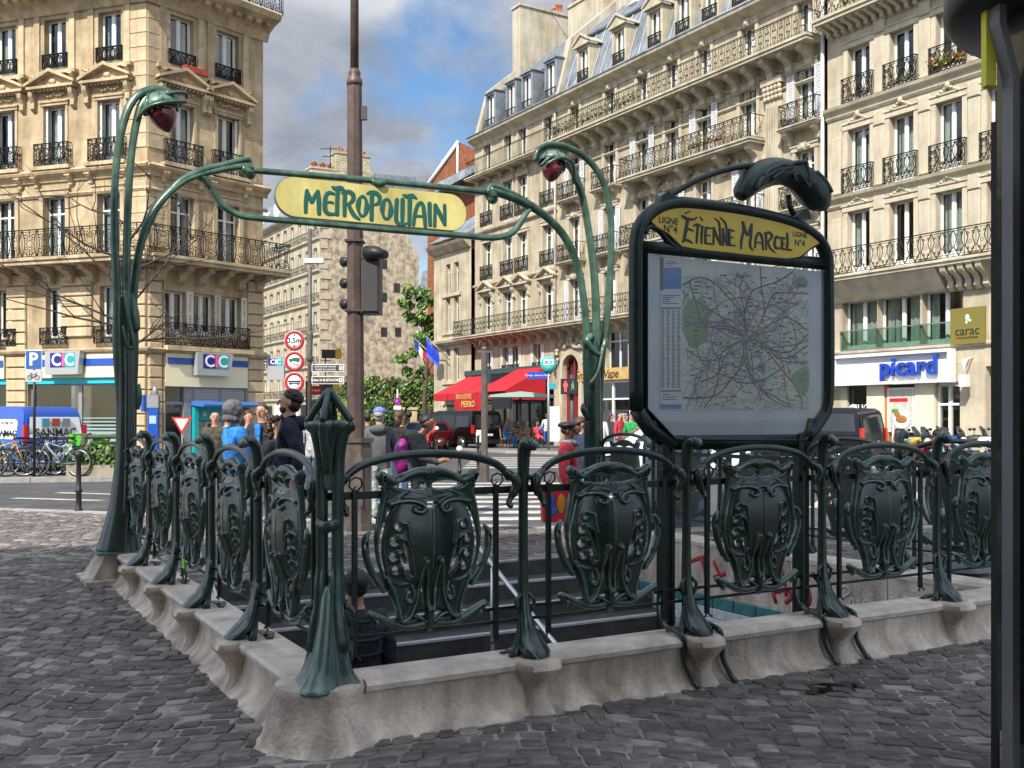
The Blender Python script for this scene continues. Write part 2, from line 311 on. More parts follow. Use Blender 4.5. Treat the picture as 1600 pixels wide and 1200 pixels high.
# ---- relief mesher: strokes and plates on a grid become one cast piece
class Relief:
    def __init__(s, x0, x1, z0, z1, res):
        s.xs = np.arange(x0, x1 + res, res); s.zs = np.arange(z0, z1 + res, res); s.res = res
        s.X, s.Z = np.meshgrid(s.xs, s.zs, indexing='ij'); s.F = np.full(s.X.shape, -1e3); s.H = np.zeros(s.X.shape); s.hole = np.full(s.X.shape, -1e3); s.gain = 1.0
    def _dist(s, pts):
        best = np.full(s.X.shape, 1e9); rr = np.zeros(s.X.shape)
        for a, b in zip(pts[:-1], pts[1:]):
            m = 3 * s.res + max(a[2], b[2]) * 1.5
            i0, i1 = np.searchsorted(s.xs, [min(a[0], b[0]) - m, max(a[0], b[0]) + m]); j0, j1 = np.searchsorted(s.zs, [min(a[1], b[1]) - m, max(a[1], b[1]) + m])
            if i1 <= i0 or j1 <= j0: continue
            X = s.X[i0:i1, j0:j1]; Z = s.Z[i0:i1, j0:j1]
            dx, dz = b[0]-a[0], b[1]-a[1]; l2 = dx*dx+dz*dz + 1e-12
            t = np.clip(((X-a[0])*dx + (Z-a[1])*dz)/l2, 0, 1); r = a[2] + (b[2]-a[2])*t
            d = np.hypot(X-a[0]-dx*t, Z-a[1]-dz*t); key = d - r
            cur = best[i0:i1, j0:j1]; m2 = key < cur
            cur[m2] = key[m2]; rr[i0:i1, j0:j1][m2] = r[m2]
        return best, rr
    def stroke(s, pts, w=None, k=1.0, sub=6, smooth=True, solid=True, base=0.0):
        # pts (x,z) or (x,z,r)
        P = [tuple(p) if len(p) == 3 else (p[0], p[1], w) for p in pts]
        if smooth and len(P) > 2: P = cr(P, sub)
        d, r = s._dist(P)
        if solid: s.F = np.maximum(s.F, -d)
        ins = d < 0
        h = np.sqrt(np.maximum(r**2 - (r + d)**2, 0)) * k * s.gain + base
        s.H = np.where(ins, np.maximum(s.H, h) if not base else np.maximum(s.H, h), s.H)
        return s
    def groove(s, pts, w, depth):
        d, r = s._dist([(p[0], p[1], w) for p in cr(pts, 5)])
        s.H = np.where(d < 0, s.H - depth * np.cos(np.clip((r + d)/np.maximum(r, 1e-6), 0, 1)*math.pi/2), s.H); return s
    def polysdf(s, pts):
        P = [np.array(p, float) for p in pts]; d = np.full(s.X.shape, 1e9); ins = np.zeros(s.X.shape, bool)
        for a, b in zip(P, P[1:] + P[:1]):
            e = b - a; l2 = e@e + 1e-12; t = np.clip(((s.X-a[0])*e[0] + (s.Z-a[1])*e[1])/l2, 0, 1)
            d = np.minimum(d, np.hypot(s.X-a[0]-e[0]*t, s.Z-a[1]-e[1]*t))
            c = ((a[1] > s.Z) != (b[1] > s.Z)) & (s.X < (b[0]-a[0])*(s.Z-a[1])/((b[1]-a[1]) or 1e-12) + a[0]); ins ^= c
        return np.where(ins, d, -d)
    def plate(s, pts, h=.01, smooth=False, edge=.012):
        if smooth: pts = cr(list(pts) + [pts[0]], 5)[:-1]
        d = s.polysdf(pts); s.F = np.maximum(s.F, d)
        s.H = np.where(d > 0, np.maximum(s.H, h * np.clip(d/edge, .2, 1)), s.H); return s
    def cut(s, pts, w=None, smooth=True):
        if w is None and len(pts[0]) == 2:
            s.hole = np.maximum(s.hole, s.polysdf(cr(list(pts) + [pts[0]], 4)[:-1] if smooth else pts))
        else:
            P = [tuple(p) if len(p) == 3 else (p[0], p[1], w) for p in pts]
            if len(P) == 1: P = [P[0], (P[0][0]+1e-4, P[0][1], P[0][2])]
            elif len(P) > 2: P = cr(P, 4)
            d, r = s._dist(P); s.hole = np.maximum(s.hole, -d)
        return s
    def build(s, name, mat_, mapf=None, back=.012, sharp=50, blur=1):
        F = np.minimum(s.F, -s.hole); H = s.H.copy()
        for _ in range(blur):
            Hp = np.pad(H, 1, mode='edge'); H = (Hp[1:-1,1:-1]*4 + Hp[:-2,1:-1] + Hp[2:,1:-1] + Hp[1:-1,:-2] + Hp[1:-1,2:])/8
        gx, gz = np.gradient(F, s.res); g2 = np.maximum(gx*gx + gz*gz, .15)
        Fc = (F[:-1,:-1] + F[1:,:-1] + F[:-1,1:] + F[1:,1:])/4; C = Fc > 0
        Cp = np.pad(C, 1); cnt = Cp[:-1,:-1].astype(int) + Cp[1:,:-1] + Cp[:-1,1:] + Cp[1:,1:]
        used = cnt > 0; bd = used & (cnt < 4)
        lim = s.res*.65
        sx = np.clip(F*gx/g2, -lim, lim)*bd; sz = np.clip(F*gz/g2, -lim, lim)*bd
        X = s.X - sx; Z = s.Z - sz; H = np.where(bd, H*.35, H)
        idx = -np.ones(F.shape, int); idx[used] = np.arange(used.sum()); n = int(used.sum())
        xs, zs, hs = X[used], Z[used], H[used]
        if mapf is None: V = np.concatenate([np.stack([xs, -hs, zs], 1), np.stack([xs, np.full(n, back), zs], 1)])
        else: V = np.array([mapf(a, b, h) for a, b, h in zip(xs, zs, hs)] + [mapf(a, b, -back) for a, b in zip(xs, zs)])
        I, J = np.nonzero(C); a, b, c, d = idx[I,J], idx[I+1,J], idx[I+1,J+1], idx[I,J+1]
        fs = [np.stack([a, b, c, d], 1), np.stack([d, c, b, a], 1) + n]
        # side walls
        for (m, p, q) in ((C & ~Cp[1:-1, :-2], a, b),):
            pass
        Cl = Cp[1:-1, :-2]; Cr_ = Cp[1:-1, 2:]; Cd = Cp[:-2, 1:-1]; Cu = Cp[2:, 1:-1]
        for nb, p, q in ((Cl, (0,0), (1,0)), (Cr_, (1,1), (0,1)), (Cd, (0,1), (0,0)), (Cu, (1,0), (1,1))):
            I, J = np.nonzero(C & ~nb); u = idx[I+p[0], J+p[1]]; v = idx[I+q[0], J+q[1]]
            fs.append(np.stack([v, u, u+n, v+n], 1))
        Fa = np.concatenate(fs)
        me = bpy.data.meshes.new(name); me.vertices.add(len(V)); me.vertices.foreach_set('co', V.astype(np.float32).ravel())
        me.loops.add(len(Fa)*4); me.loops.foreach_set('vertex_index', Fa.astype(np.int32).ravel())
        me.polygons.add(len(Fa)); me.polygons.foreach_set('loop_start', np.arange(0, len(Fa)*4, 4, dtype=np.int32))
        me.polygons.foreach_set('use_smooth', np.ones(len(Fa), bool)); me.materials.append(mat_)
        me.update(calc_edges=True); me.validate()
        if sharp: me.set_sharp_from_angle(angle=R(sharp))
        return me
# ---------------------------------------------------------------- places
from mathutils.geometry import tessellate_polygon
def gp(x, y, z=0.0):
    """ground (height z) point seen at photo pixel x, y"""
    Y = F0 * (HC - z) / (y - HYP); return Vector(((x - CXP) / F0 * Y, Y, z))
def at(x, Y, z=0.0): return Vector(((x - CXP) / F0 * Y, Y, z))
def zat(y, Y): return HC - (y - HYP) * Y / F0
def onplane(M, x, y, off=0.0):
    """local (x, z) on plane y=off of frame M for photo pixel x, y"""
    o = M @ Vector((0, off, 0)); u = (M.to_3x3() @ Vector((1, 0, 0)))
    k = (x - CXP) / F0; t = (k * o.y - o.x) / (u.x - k * u.y); Y = o.y + u.y * t
    return t, zat(y, Y) - o.z
MC = T(-0.88, 4.74, 0) @ RZ(29.7)
S = 1.08; W = 5.25; D = 5 * S
def cw(x, y, z=0): return MC @ Vector((x, y, z))
def sheet(name, outer, holes, z, m, thick=0.0, kind='structure', label=None):
    polys = [[Vector((p[0], p[1], 0)) for p in outer]] + [[Vector((p[0], p[1], 0)) for p in h] for h in holes]
    tris = tessellate_polygon(polys); fl = [p for q in polys for p in q]; mb = MB()
    vs = [(p.x, p.y, z) for p in fl]; fs = []
    for t in tris:
        a, b, c = (fl[i] for i in t)
        fs.append(tuple(t) if (b - a).cross(c - a).z > 0 else tuple(t[::-1]))
    mb._add(vs, fs)
    if thick:
        for q in polys:
            n = len(q)
            for i in range(n):
                a, b = q[i], q[(i+1) % n]; mb.quad((a.x, a.y, z), (b.x, b.y, z), (b.x, b.y, z-thick), (a.x, a.y, z-thick))
    return struct(name, mb, m, label, kind)
hole = [cw(.13, .13), cw(W-.13, .13), cw(W-.13, 4.85), cw(.13, 4.85)]
sheet('road', [(-700, -500), (700, -500), (700, 1500), (-700, 1500)], [hole], 0.0, ASPH)
plaza_poly = [(-30, 19.5), (-8.25, 16.5), (-.5, 13.9), (3, 13.5), (13, 14.5), (22, 4), (22, -8.8), (-26, -8.8)]
plaza = sheet('plaza_paving', plaza_poly, [hole], .0165, MORTAR)
# the granite edge of the plaza
mb = MB()
for a, b in zip(plaza_poly[:4], plaza_poly[1:5]):
    d = Vector((b[0]-a[0], b[1]-a[1], 0)); n = Vector((-d.y, d.x, 0)).normalized(); 
    L0 = d.length; k = int(L0/1.0); d.normalize()
    for i in range(k):
        p = Vector((*a, 0)) + d*(L0*i/k + .01); q = Vector((*a, 0)) + d*(L0*(i+1)/k - .01)
        for z0, z1 in ((-.02, .035),):
            c = [p + n*.0, q + n*.0, q + n*.28, p + n*.28]
            mb._add([(*v.xy, z0) for v in c] + [(*v.xy, z1) for v in c], [(0,1,2,3),(7,6,5,4),(0,4,5,1),(1,5,6,2),(2,6,7,3),(3,7,4,0)])
for f in range(len(mb.f)): mb.f[f] = mb.f[f][::-1] if False else mb.f[f]
struct('granite_kerb_line', mb, KERB)
def inpoly(p, poly):
    c = False; n = len(poly)
    for i in range(n):
        a, b = poly[i], poly[(i+1) % n]
        if (a[1] > p[1]) != (b[1] > p[1]) and p[0] < (b[0]-a[0])*(p[1]-a[1])/(b[1]-a[1]) + a[0]: c = not c
    return c
# cobbles
cob_mats = [mat('cobble_dark', (.068, .059, .053), .72, bump=.5, bscale=30, col2=(.15, .136, .13), vscale=9, spec=.3),
            mat('cobble_mid', (.108, .095, .086), .75, bump=.5, bscale=30, col2=(.21, .19, .18), vscale=9, spec=.25),
            mat('cobble_pale', (.18, .162, .142), .78, bump=.5, bscale=30, col2=(.34, .315, .29), vscale=9, spec=.25)]
MCi = MC.inverted(); stones = []
r_ = random.Random(3)
def wob(x, y): return .26 * math.sin(x * 1.5 + y * .3) + .05 * math.sin(x * 4.1 + 1) 
row = 0; y = 3.6
while y < 17.4:
    dy = r_.uniform(.105, .130); x = -10 + r_.uniform(0, .1)
    while x < 10:
        dx = r_.uniform(.09, .16); cx, cy = x + dx/2, y + dy/2 + wob(x + dx/2, y)
        if abs(cx) < .53 * cy + .5 and 3.7 < cy and inpoly((cx, cy), plaza_poly):
            l = MCi @ Vector((cx, cy, 0))
            inside = (-.2 < l.x < W + .2 and -.2 < l.y < 5.0) 
            if not inside: stones.append((cx, cy, dx, dy, x, y))
        x += dx
    y += dy; row += 1
stones.sort(key=lambda s: s[1] + (abs(s[0]) * .1))
def cobble(cx, cy, dx, dy, x, y):
    g = r_.uniform(.003, .010); j = lambda: r_.uniform(-.009, .009); h = r_.uniform(.014, .024)
    cs = [(-dx/2+g+j(), -dy/2+g+j()), (dx/2-g+j(), -dy/2+g+j()), (dx/2-g+j(), dy/2-g+j()), (-dx/2+g+j(), dy/2-g+j())]
    sh = (wob(cx+.05, cy) - wob(cx-.05, cy)) / .1
    top = []
    for i in range(4):
        a, b = Vector(cs[i]), Vector(cs[(i+1) % 4]); c = Vector(cs[i-1])
        k = r_.uniform(.05, .17); top.append(a + (c-a)*k); top.append(a + (b-a)*k)
    tx, ty = r_.uniform(-.03, .03), r_.uniform(-.03, .03); hh = [h + r_.uniform(-.0015, .0015) + tx*p.x + ty*p.y for p in top]
    low = [(p.x*1.03, p.y*1.03 + sh*p.x, -.004) for p in top]; mid = [(p.x, p.y + sh*p.x, z-.005) for p, z in zip(top, hh)]
    up = [(p.x*.925, p.y*.925 + sh*p.x*.925, z) for p, z in zip(top, hh)]
    m = MB(); m._add(low + mid + up + [(0, 0, h + .001)], [(i, (i+1) % 8, (i+1) % 8 + 8, i + 8) for i in range(8)], False)
    m._add(mid + up + [(0, 0, h + .001)], [(i, (i+1) % 8, (i+1) % 8 + 8, i + 8) for i in range(8)] + [(8 + i, 8 + (i+1) % 8, 16) for i in range(8)], False)
    return m
rest = MB()
for i, s_ in enumerate(stones):
    m = cobble(*s_); k = r_.random(); pale = .08 + .10 * (s_[0] < -1.5 and s_[1] < 12); mi = 2 if k < pale else 1 if k < .5 else 0
    if i < 300:
        part('cobble', m.mesh('cobble', cob_mats[mi]), None, plaza, T(s_[0], s_[1], .004))
    else:
        rest.merge(m, T(s_[0], s_[1], .004)); rest.mi[-24:] = [mi]*24
part('cobbles', rest, cob_mats, plaza, kind='stuff')
# puddle
mb = MB(); c0 = gp(1290, 1082); pts = [(c0.x + (.19 + .05*math.sin(3*a+.5) + .02*math.sin(7*a))*math.cos(a) , c0.y + (.13 + .04*math.sin(2*a+1) + .02*math.sin(5*a))*math.sin(a), .0235) for a in [i*math.pi/12 for i in range(24)]]
mb._add(pts, [tuple(range(24))]); struct('puddle_water', mb, mat('puddle_water', (.012, .011, .010), .04, spec=.5), 'dark puddle lying in a dip of the cobbles')
lm = [flat('leaf_litter', (.22, .13, .05), .8), flat('paper_scrap', (.55, .53, .50), .8), flat('grit', (.30, .28, .25), .9)]
mb = MB()
for i in range(420):
    s_ = stones[r_.randrange(300, len(stones)) if i % 3 else r_.randrange(len(stones))]; a = r_.uniform(0, 6.28); q = r_.uniform(.004, .012) * (1.8 if i % 9 == 0 else 1); x, y = s_[0] + r_.uniform(-.07, .07), s_[1] + r_.uniform(-.07, .07); mb.cur = 0 if i % 9 == 0 else 2 if i % 4 else 1
    mb._add([(x + q*math.cos(a), y + q*math.sin(a), .032), (x - q*.6*math.sin(a), y + q*.6*math.cos(a), .034), (x - q*math.cos(a), y - q*math.sin(a), .031), (x + q*.6*math.sin(a), y - q*.6*math.cos(a), .030)], [(0, 1, 2, 3)])
mb.cur = 0; struct('ground_litter', mb, lm, kind='stuff')
# ---------------------------------------------------------------- sidewalks and markings
SW = .11
ciccorner = at(230, 34.0)
sheet('left_pavement', [(-40, 24.2), (-12.5, 23.9), (-8.2, 25.0), (-5.2, 29.5), (-6.2, 36), (-14, 50), (-60, 62)], [], SW, PAVE, SW)
mb = MB()
kp = [(-40, 24.2), (-12.5, 23.9), (-8.2, 25.0), (-5.2, 29.5), (-6.2, 36)]
for a, b in zip(kp[:-1], kp[1:]):
    d = Vector((b[0]-a[0], b[1]-a[1], 0)); L0 = d.length; d.normalize(); n = Vector((d.y, -d.x, 0)); k = max(1, int(L0/1.1))
    for i in range(k):
        p = Vector((*a, 0)) + d*(L0*i/k+.01); q = Vector((*a, 0)) + d*(L0*(i+1)/k-.01); c = [p+n*.12, q+n*.12, q-n*.12, p-n*.12]
        mb._add([(*v.xy, -.01) for v in c] + [(*v.xy, SW+.006) for v in c], [(0,3,2,1),(4,5,6,7),(0,1,5,4),(1,2,6,5),(2,3,7,6),(3,0,4,7)])
struct('left_kerb', mb, KERB)
MF = T(*at(1291, 38.26)) @ RZ(-58.6)      # frame of the right-hand street fronts: x runs towards the viewer, y into the buildings
def fw(x, y, z=0): return MF @ Vector((x, y, z))
sw = [fw(30, -6), fw(30, 6), fw(-60, 6), fw(-60, -6.5), fw(-24, -6.5)]
sheet('right_pavement', [p.xy for p in (fw(40, -4.2), fw(40, 4), fw(-90, 4), fw(-90, -5), fw(-30, -5.2), fw(-12, -6.8), fw(-6, -4.4))], [], SW, PAVE, SW)
mb = MB(); kp = [fw(-30, -5.2), fw(-12, -6.8), fw(-6, -4.4), fw(40, -4.2)]
for a, b in zip(kp[:-1], kp[1:]):
    d = (b-a); L0 = d.length; d.normalize(); n = Vector((d.y, -d.x, 0)); k = max(1, int(L0/1.1))
    for i in range(k):
        p = a + d*(L0*i/k+.01); q = a + d*(L0*(i+1)/k-.01); c = [p+n*.13, q+n*.13, q-n*.11, p-n*.11]
        mb._add([(*v.xy, -.01) for v in c] + [(*v.xy, SW+.006) for v in c], [(0,3,2,1),(4,5,6,7),(0,1,5,4),(1,2,6,5),(2,3,7,6),(3,0,4,7)])
struct('right_kerb', mb, KERB)
def stripe(mb, pts, z=.006): mb._add([(*Vector(p).xy, z) for p in pts], [tuple(range(len(pts)))])
mb = MB()
for k in range(9):
    y0 = 14.9 + k*1.05; sk = -.12
    for x0, x1 in ((-2.5 - .1*k, 1.6 + .12*k),): stripe(mb, [(x0, y0 - sk*x0*0), (x1, y0 + .25), (x1, y0 + .75), (x0, y0 + .5)])
for k in range(6):
    y0 = 31 + k*1.6; stripe(mb, [(-1.5, y0), (4.5, y0 + .6), (4.5, y0 + 1.3), (-1.5, y0 + .7)])
stripe(mb, [(-9.5, 19.2), (-7.6, 18.6), (-7.5, 18.8), (-9.4, 19.4)]); stripe(mb, [(-9.3, 20.6), (-7.4, 20.0), (-7.3, 20.2), (-9.2, 20.8)])
for k in range(7):
    stripe(mb, [(5 + 1.1*k, 17.2), (5.6 + 1.1*k, 17.2), (7.2 + 1.2*k, 20.8), (6.5 + 1.2*k, 20.8)])
struct('crossing_stripes', mb, WPAINT)
# ---------------------------------------------------------------- stairwell
st = struct('metro_stairs', MB().box(.15, W-.16, -.2, .9, -2.7, -2.5), mat('stair_floor', (.05, .05, .05), .8, var=.3)); st.matrix_world = MC
steps_m = mat('dark_stair_stone', (.030, .030, .032), .6, bump=.4, bscale=40, col2=(.075, .072, .07), vscale=5); nose_m = mat('worn_steel_nosing', (.50, .51, .52), .35, .25, var=.15, vscale=12)
step_me = MB().box(.15, W-.16, -.36, 0, -.42, 0).mesh('step', steps_m); nose_me = MB().box(.16, W-.17, -.37, -.30, -.014, .006).mesh('nosing', nose_m)
for n in range(1, 14):
    s_ = part('step', step_me, None, st, T(0, 5.16 - .345*n, -.165*n)); part('nosing', nose_me, None, s_)
mb = MB().box(.15, W-.16, 4.80, 5.16, -.42, -.004); top = part('step', mb, steps_m, st)
part('nosing', MB().box(.16, W-.17, 4.80, 4.86, -.012, .012), nose_m, top)
tile_m = mat('white_bevelled_tile', (.60, .64, .66), .18, var=.10, vscale=7, spec=.6); teal_m = mat('teal_tile', (.045, .17, .17), .25, col2=(.09, .26, .25), vscale=8)
for nm, a in (('stairwell_wall', (.10, .15, .14, 5.2)), ('stairwell_wall', (.15, W-.15, .10, .14)), ('stairwell_wall', (W-.16, W-.10, .14, 5.2))):
    o = part(nm, MB().box(*a, -2.7, -.03 if a[0] < 4 else -.24), MORTAR, st)
tm = MB(); tm.M = RZ(-90); tm.bev(-.098, .098, -.012, 0, -.048, .048, .008); tme = tm.mesh('tile', tile_m)
for r in range(12):
    for k in range(24): part('tile', tme, None, st, T(W-.16, .26 + .2*k + (.1 if r % 2 else 0), -.405 - .1*r))
bm = MB(); bm.M = RZ(-90)
bm.bev(-.145, .145, -.016, 0, -.055, .055, .006); bme = bm.mesh('teal_border_tile', teal_m)
for k in range(16): part('teal_border_tile', bme, None, st, T(W-.16, .3 + .3*k, -.292))
hr = root('stair_handrail', 'steel handrail running down the middle of the metro stairs', 'handrail', cw(2.75, 4.9), 29.7)
part('rail', MB().tube([(0, .1, .02), (0, .1, .55), (0, 0, .82), (0, -.3, .78), (0, -3.6, -.80), (0, -4.0, -1.0)], .022, 8), SILV, hr)
for k in range(4): part('post', MB().tube([(0, -.5-1.0*k, -.35-.48*k-.06), (0, -.5-1.0*k, .66-.48*k)], .018, 8), SILV, hr)
hr = root('side_handrail', 'steel handrail on the left wall of the metro stairs', 'handrail', cw(.32, 4.9), 29.7)
part('rail', MB().tube([(0, .1, .0), (0, .05, .72), (0, -.3, .70), (0, -3.6, -.85)], .022, 8), SILV, hr)
for k in range(3): part('bracket', MB().tube([(-.16, -.7-1.1*k, .44-.52*k), (-.02, -.7-1.1*k, .42-.52*k), (0, -.7-1.1*k, .5-.52*k)], .01, 6), SILV, hr)
# ---------------------------------------------------------------- stone plinth round the stairwell
def sharp(me, a=35):
    me.polygons.foreach_set('use_smooth', [True]*len(me.polygons)); me.set_sharp_from_angle(angle=R(a)); return me
prof_lo = [(.13, -.25), (.13, .225), (-.105, .225), (-.100, .16), (-.108, .11), (-.130, .065), (-.175, .03), (-.228, .008), (-.236, -.03), (-.1, -.05), (-.1, -.25)]
prof_up = [(.14, .227), (.142, .265), (.12, .288), (-.095, .290), (-.125, .284), (-.140, .266), (-.136, .242), (-.112, .227)]
pl = root('stone_plinth', 'low curved stone plinth carrying the green railing around the stairs', 'plinth', cw(0, 0), 29.7)
def plinth_run(M, x0, x1, first=True):
    b = part('plinth_block', sharp(MB().prism(prof_lo, 'x', x0+.004, x1-.004).mesh('plinth_block', PLINTH)), None, pl, M)
    part('coping', sharp(MB().prism(prof_up, 'x', x0+.003, x1-.003).mesh('coping', PLINTH_TOP)), None, pl, M)
    part('foot_course', MB().prism([(-.14, -.05), (-.14, -.02), (-.252, -.02), (-.256, .022), (-.262, -.05)][::-1], 'x', x0, x1), KERBST, pl, M)
ped = MB()
lev = [(.10, .20, .29), (.115, .235, .275), (.115, .245, .245), (.095, .225, .215), (.06, .175, .15), (.055, .17, .09), (.085, .205, .03), (.10, .235, -.03)]
for i, (hx, hy, z) in enumerate(lev): ped.v += [(-hx, 0.1, z), (-hx, -hy*.8, z), (-hx*.7, -hy, z), (hx*.7, -hy, z), (hx, -hy*.8, z), (hx, 0.1, z)]
for i in range(len(lev)-1): ped.f += [(i*6+j, i*6+j+1, i*6+7+j, i*6+6+j)[::-1] for j in range(5)]
ped.f.append((0, 5, 4, 3, 2, 1)[::-1]); ped.mi = []
for f in ped.f: ped.mi.append(0); ped.sm.append(True)
ped_me = sharp(ped.mesh('pedestal', PLINTH), 50)
fr = T(0, 0, 0)
xs = [0.16] + [S*k for k in (1, 2, 3, 4)] + [W]
for a, b in zip(xs[:-1], xs[1:]): plinth_run(fr, a, b)
for k in (1, 2, 3, 4): part('pedestal', ped_me, None, pl, T(S*k, 0, .003))
lf = RZ(-90); ys = [-.16] + [-S*k for k in (1, 2, 3, 4)] + [-D]
for a, b in zip(ys[1:], ys[:-1]): plinth_run(lf, a, b)
for k in (1, 2, 3, 4): part('pedestal', ped_me, None, pl, T(0, S*k, .003) @ lf)
rt = T(W, 0, 0) @ RZ(90); ys = [0] + [S*k for k in (1, 2, 3, 4)] + [D]
for a, b in zip(ys[:-1], ys[1:]): plinth_run(rt, a, b)
for k in (1, 2, 3, 4): part('pedestal', ped_me, None, pl, T(W, S*k, .003) @ RZ(90))
cprof = [(.30, -.05), (.295, .02), (.272, .035), (.262, .06), (.235, .12), (.215, .19), (.205, .24), (.21, .262), (.20, .288), (.17, .296), (0.01, .297)]
part('corner_block', sharp(MB().lathe(cprof, 28, (-.03, -.03, 0)).mesh('corner_block', PLINTH), 50), None, pl)
for p_, s_ in (((0, D), 1.0), ((W, D), 1.0)):
    b_ = MB(); lv = [(.40, .33, -.05), (.40, .33, .05), (.34, .28, .06), (.25, .26, .22), (.22, .25, .29)]
    for hx, hy, z in lv: b_.v += [(-hx, -hy, z), (hx, -hy, z), (hx, hy, z), (-hx, hy, z)]
    for i in range(len(lv)-1): b_.f += [(i*4+j, i*4+(j+1) % 4, i*4+4+(j+1) % 4, i*4+4+j) for j in range(4)]
    b_.f.append((16, 17, 18, 19)); part('end_block', b_, PLINTH, pl, T(p_[0], p_[1] + .05, .003))
# graffiti on the inner face of the right-hand plinth
MG = MC @ T(W-.134, 0, 0) @ RZ(-90)     # x runs towards the front, plane y=0
def spray(name, polys, m, w_, lab=None):
    for q in polys:
        mb = MB(); p3 = [onplane(MG, x, y) for x, y in q]; pp = cr([(a, -.002, b) for a, b in p3], 4) if len(p3) > 2 else [(a, -.002, b) for a, b in p3]
        mb.tube(pp, w_, 6, ry=.002, up=(0, 1, 0)); part(name, mb, m, pl, T(W-.134, 0, 0) @ RZ(-90), lab)
gx = lambda x, y: (800 + x/2.858, 680 + y/2.857)
spray('graffiti_stroke', [[gx(790, 565), gx(840, 548), gx(880, 540)], [gx(845, 550), gx(862, 610), gx(870, 670)], [gx(900, 560), gx(925, 620), gx(945, 690)], [gx(900, 635), gx(955, 615)],
   [gx(1200, 590), gx(1215, 640), gx(1225, 720)], [gx(1160, 690), gx(1180, 750)], [gx(1170, 700), gx(1230, 690), gx(1250, 720), gx(1220, 750)], [gx(1320, 680), gx(1330, 740), gx(1300, 770)], [gx(1390, 610), gx(1400, 680), gx(1420, 760)]], flat('red_spray_paint', (.38, .02, .02), .6), .020, 'red spray-painted stroke')
gx = lambda x, y: (1200 + x/3.158, 680 + y/3.158)
spray('graffiti_letter', [[gx(395, 860), gx(415, 800), gx(430, 860)], [gx(400, 838), gx(432, 836)], [gx(440, 860), gx(448, 812), gx(465, 845), gx(482, 810), gx(492, 858)], [gx(520, 828), gx(505, 845), gx(522, 860), gx(537, 843), gx(520, 828)],
   [gx(548, 862), gx(552, 825), gx(578, 832), gx(556, 845), gx(580, 860)], [gx(620, 855), gx(594, 855), gx(598, 832), gx(622, 828)], [gx(640, 820), gx(712, 815)], [gx(675, 795), gx(655, 825), gx(680, 845), gx(705, 815), gx(675, 795)], [gx(350, 760), gx(385, 745), gx(405, 775), gx(370, 800)], [gx(290, 790), gx(310, 820), gx(340, 800)]], flat('white_spray_paint', (.6, .6, .58), .6), .007, 'white spray-painted stroke of a scrawled word')
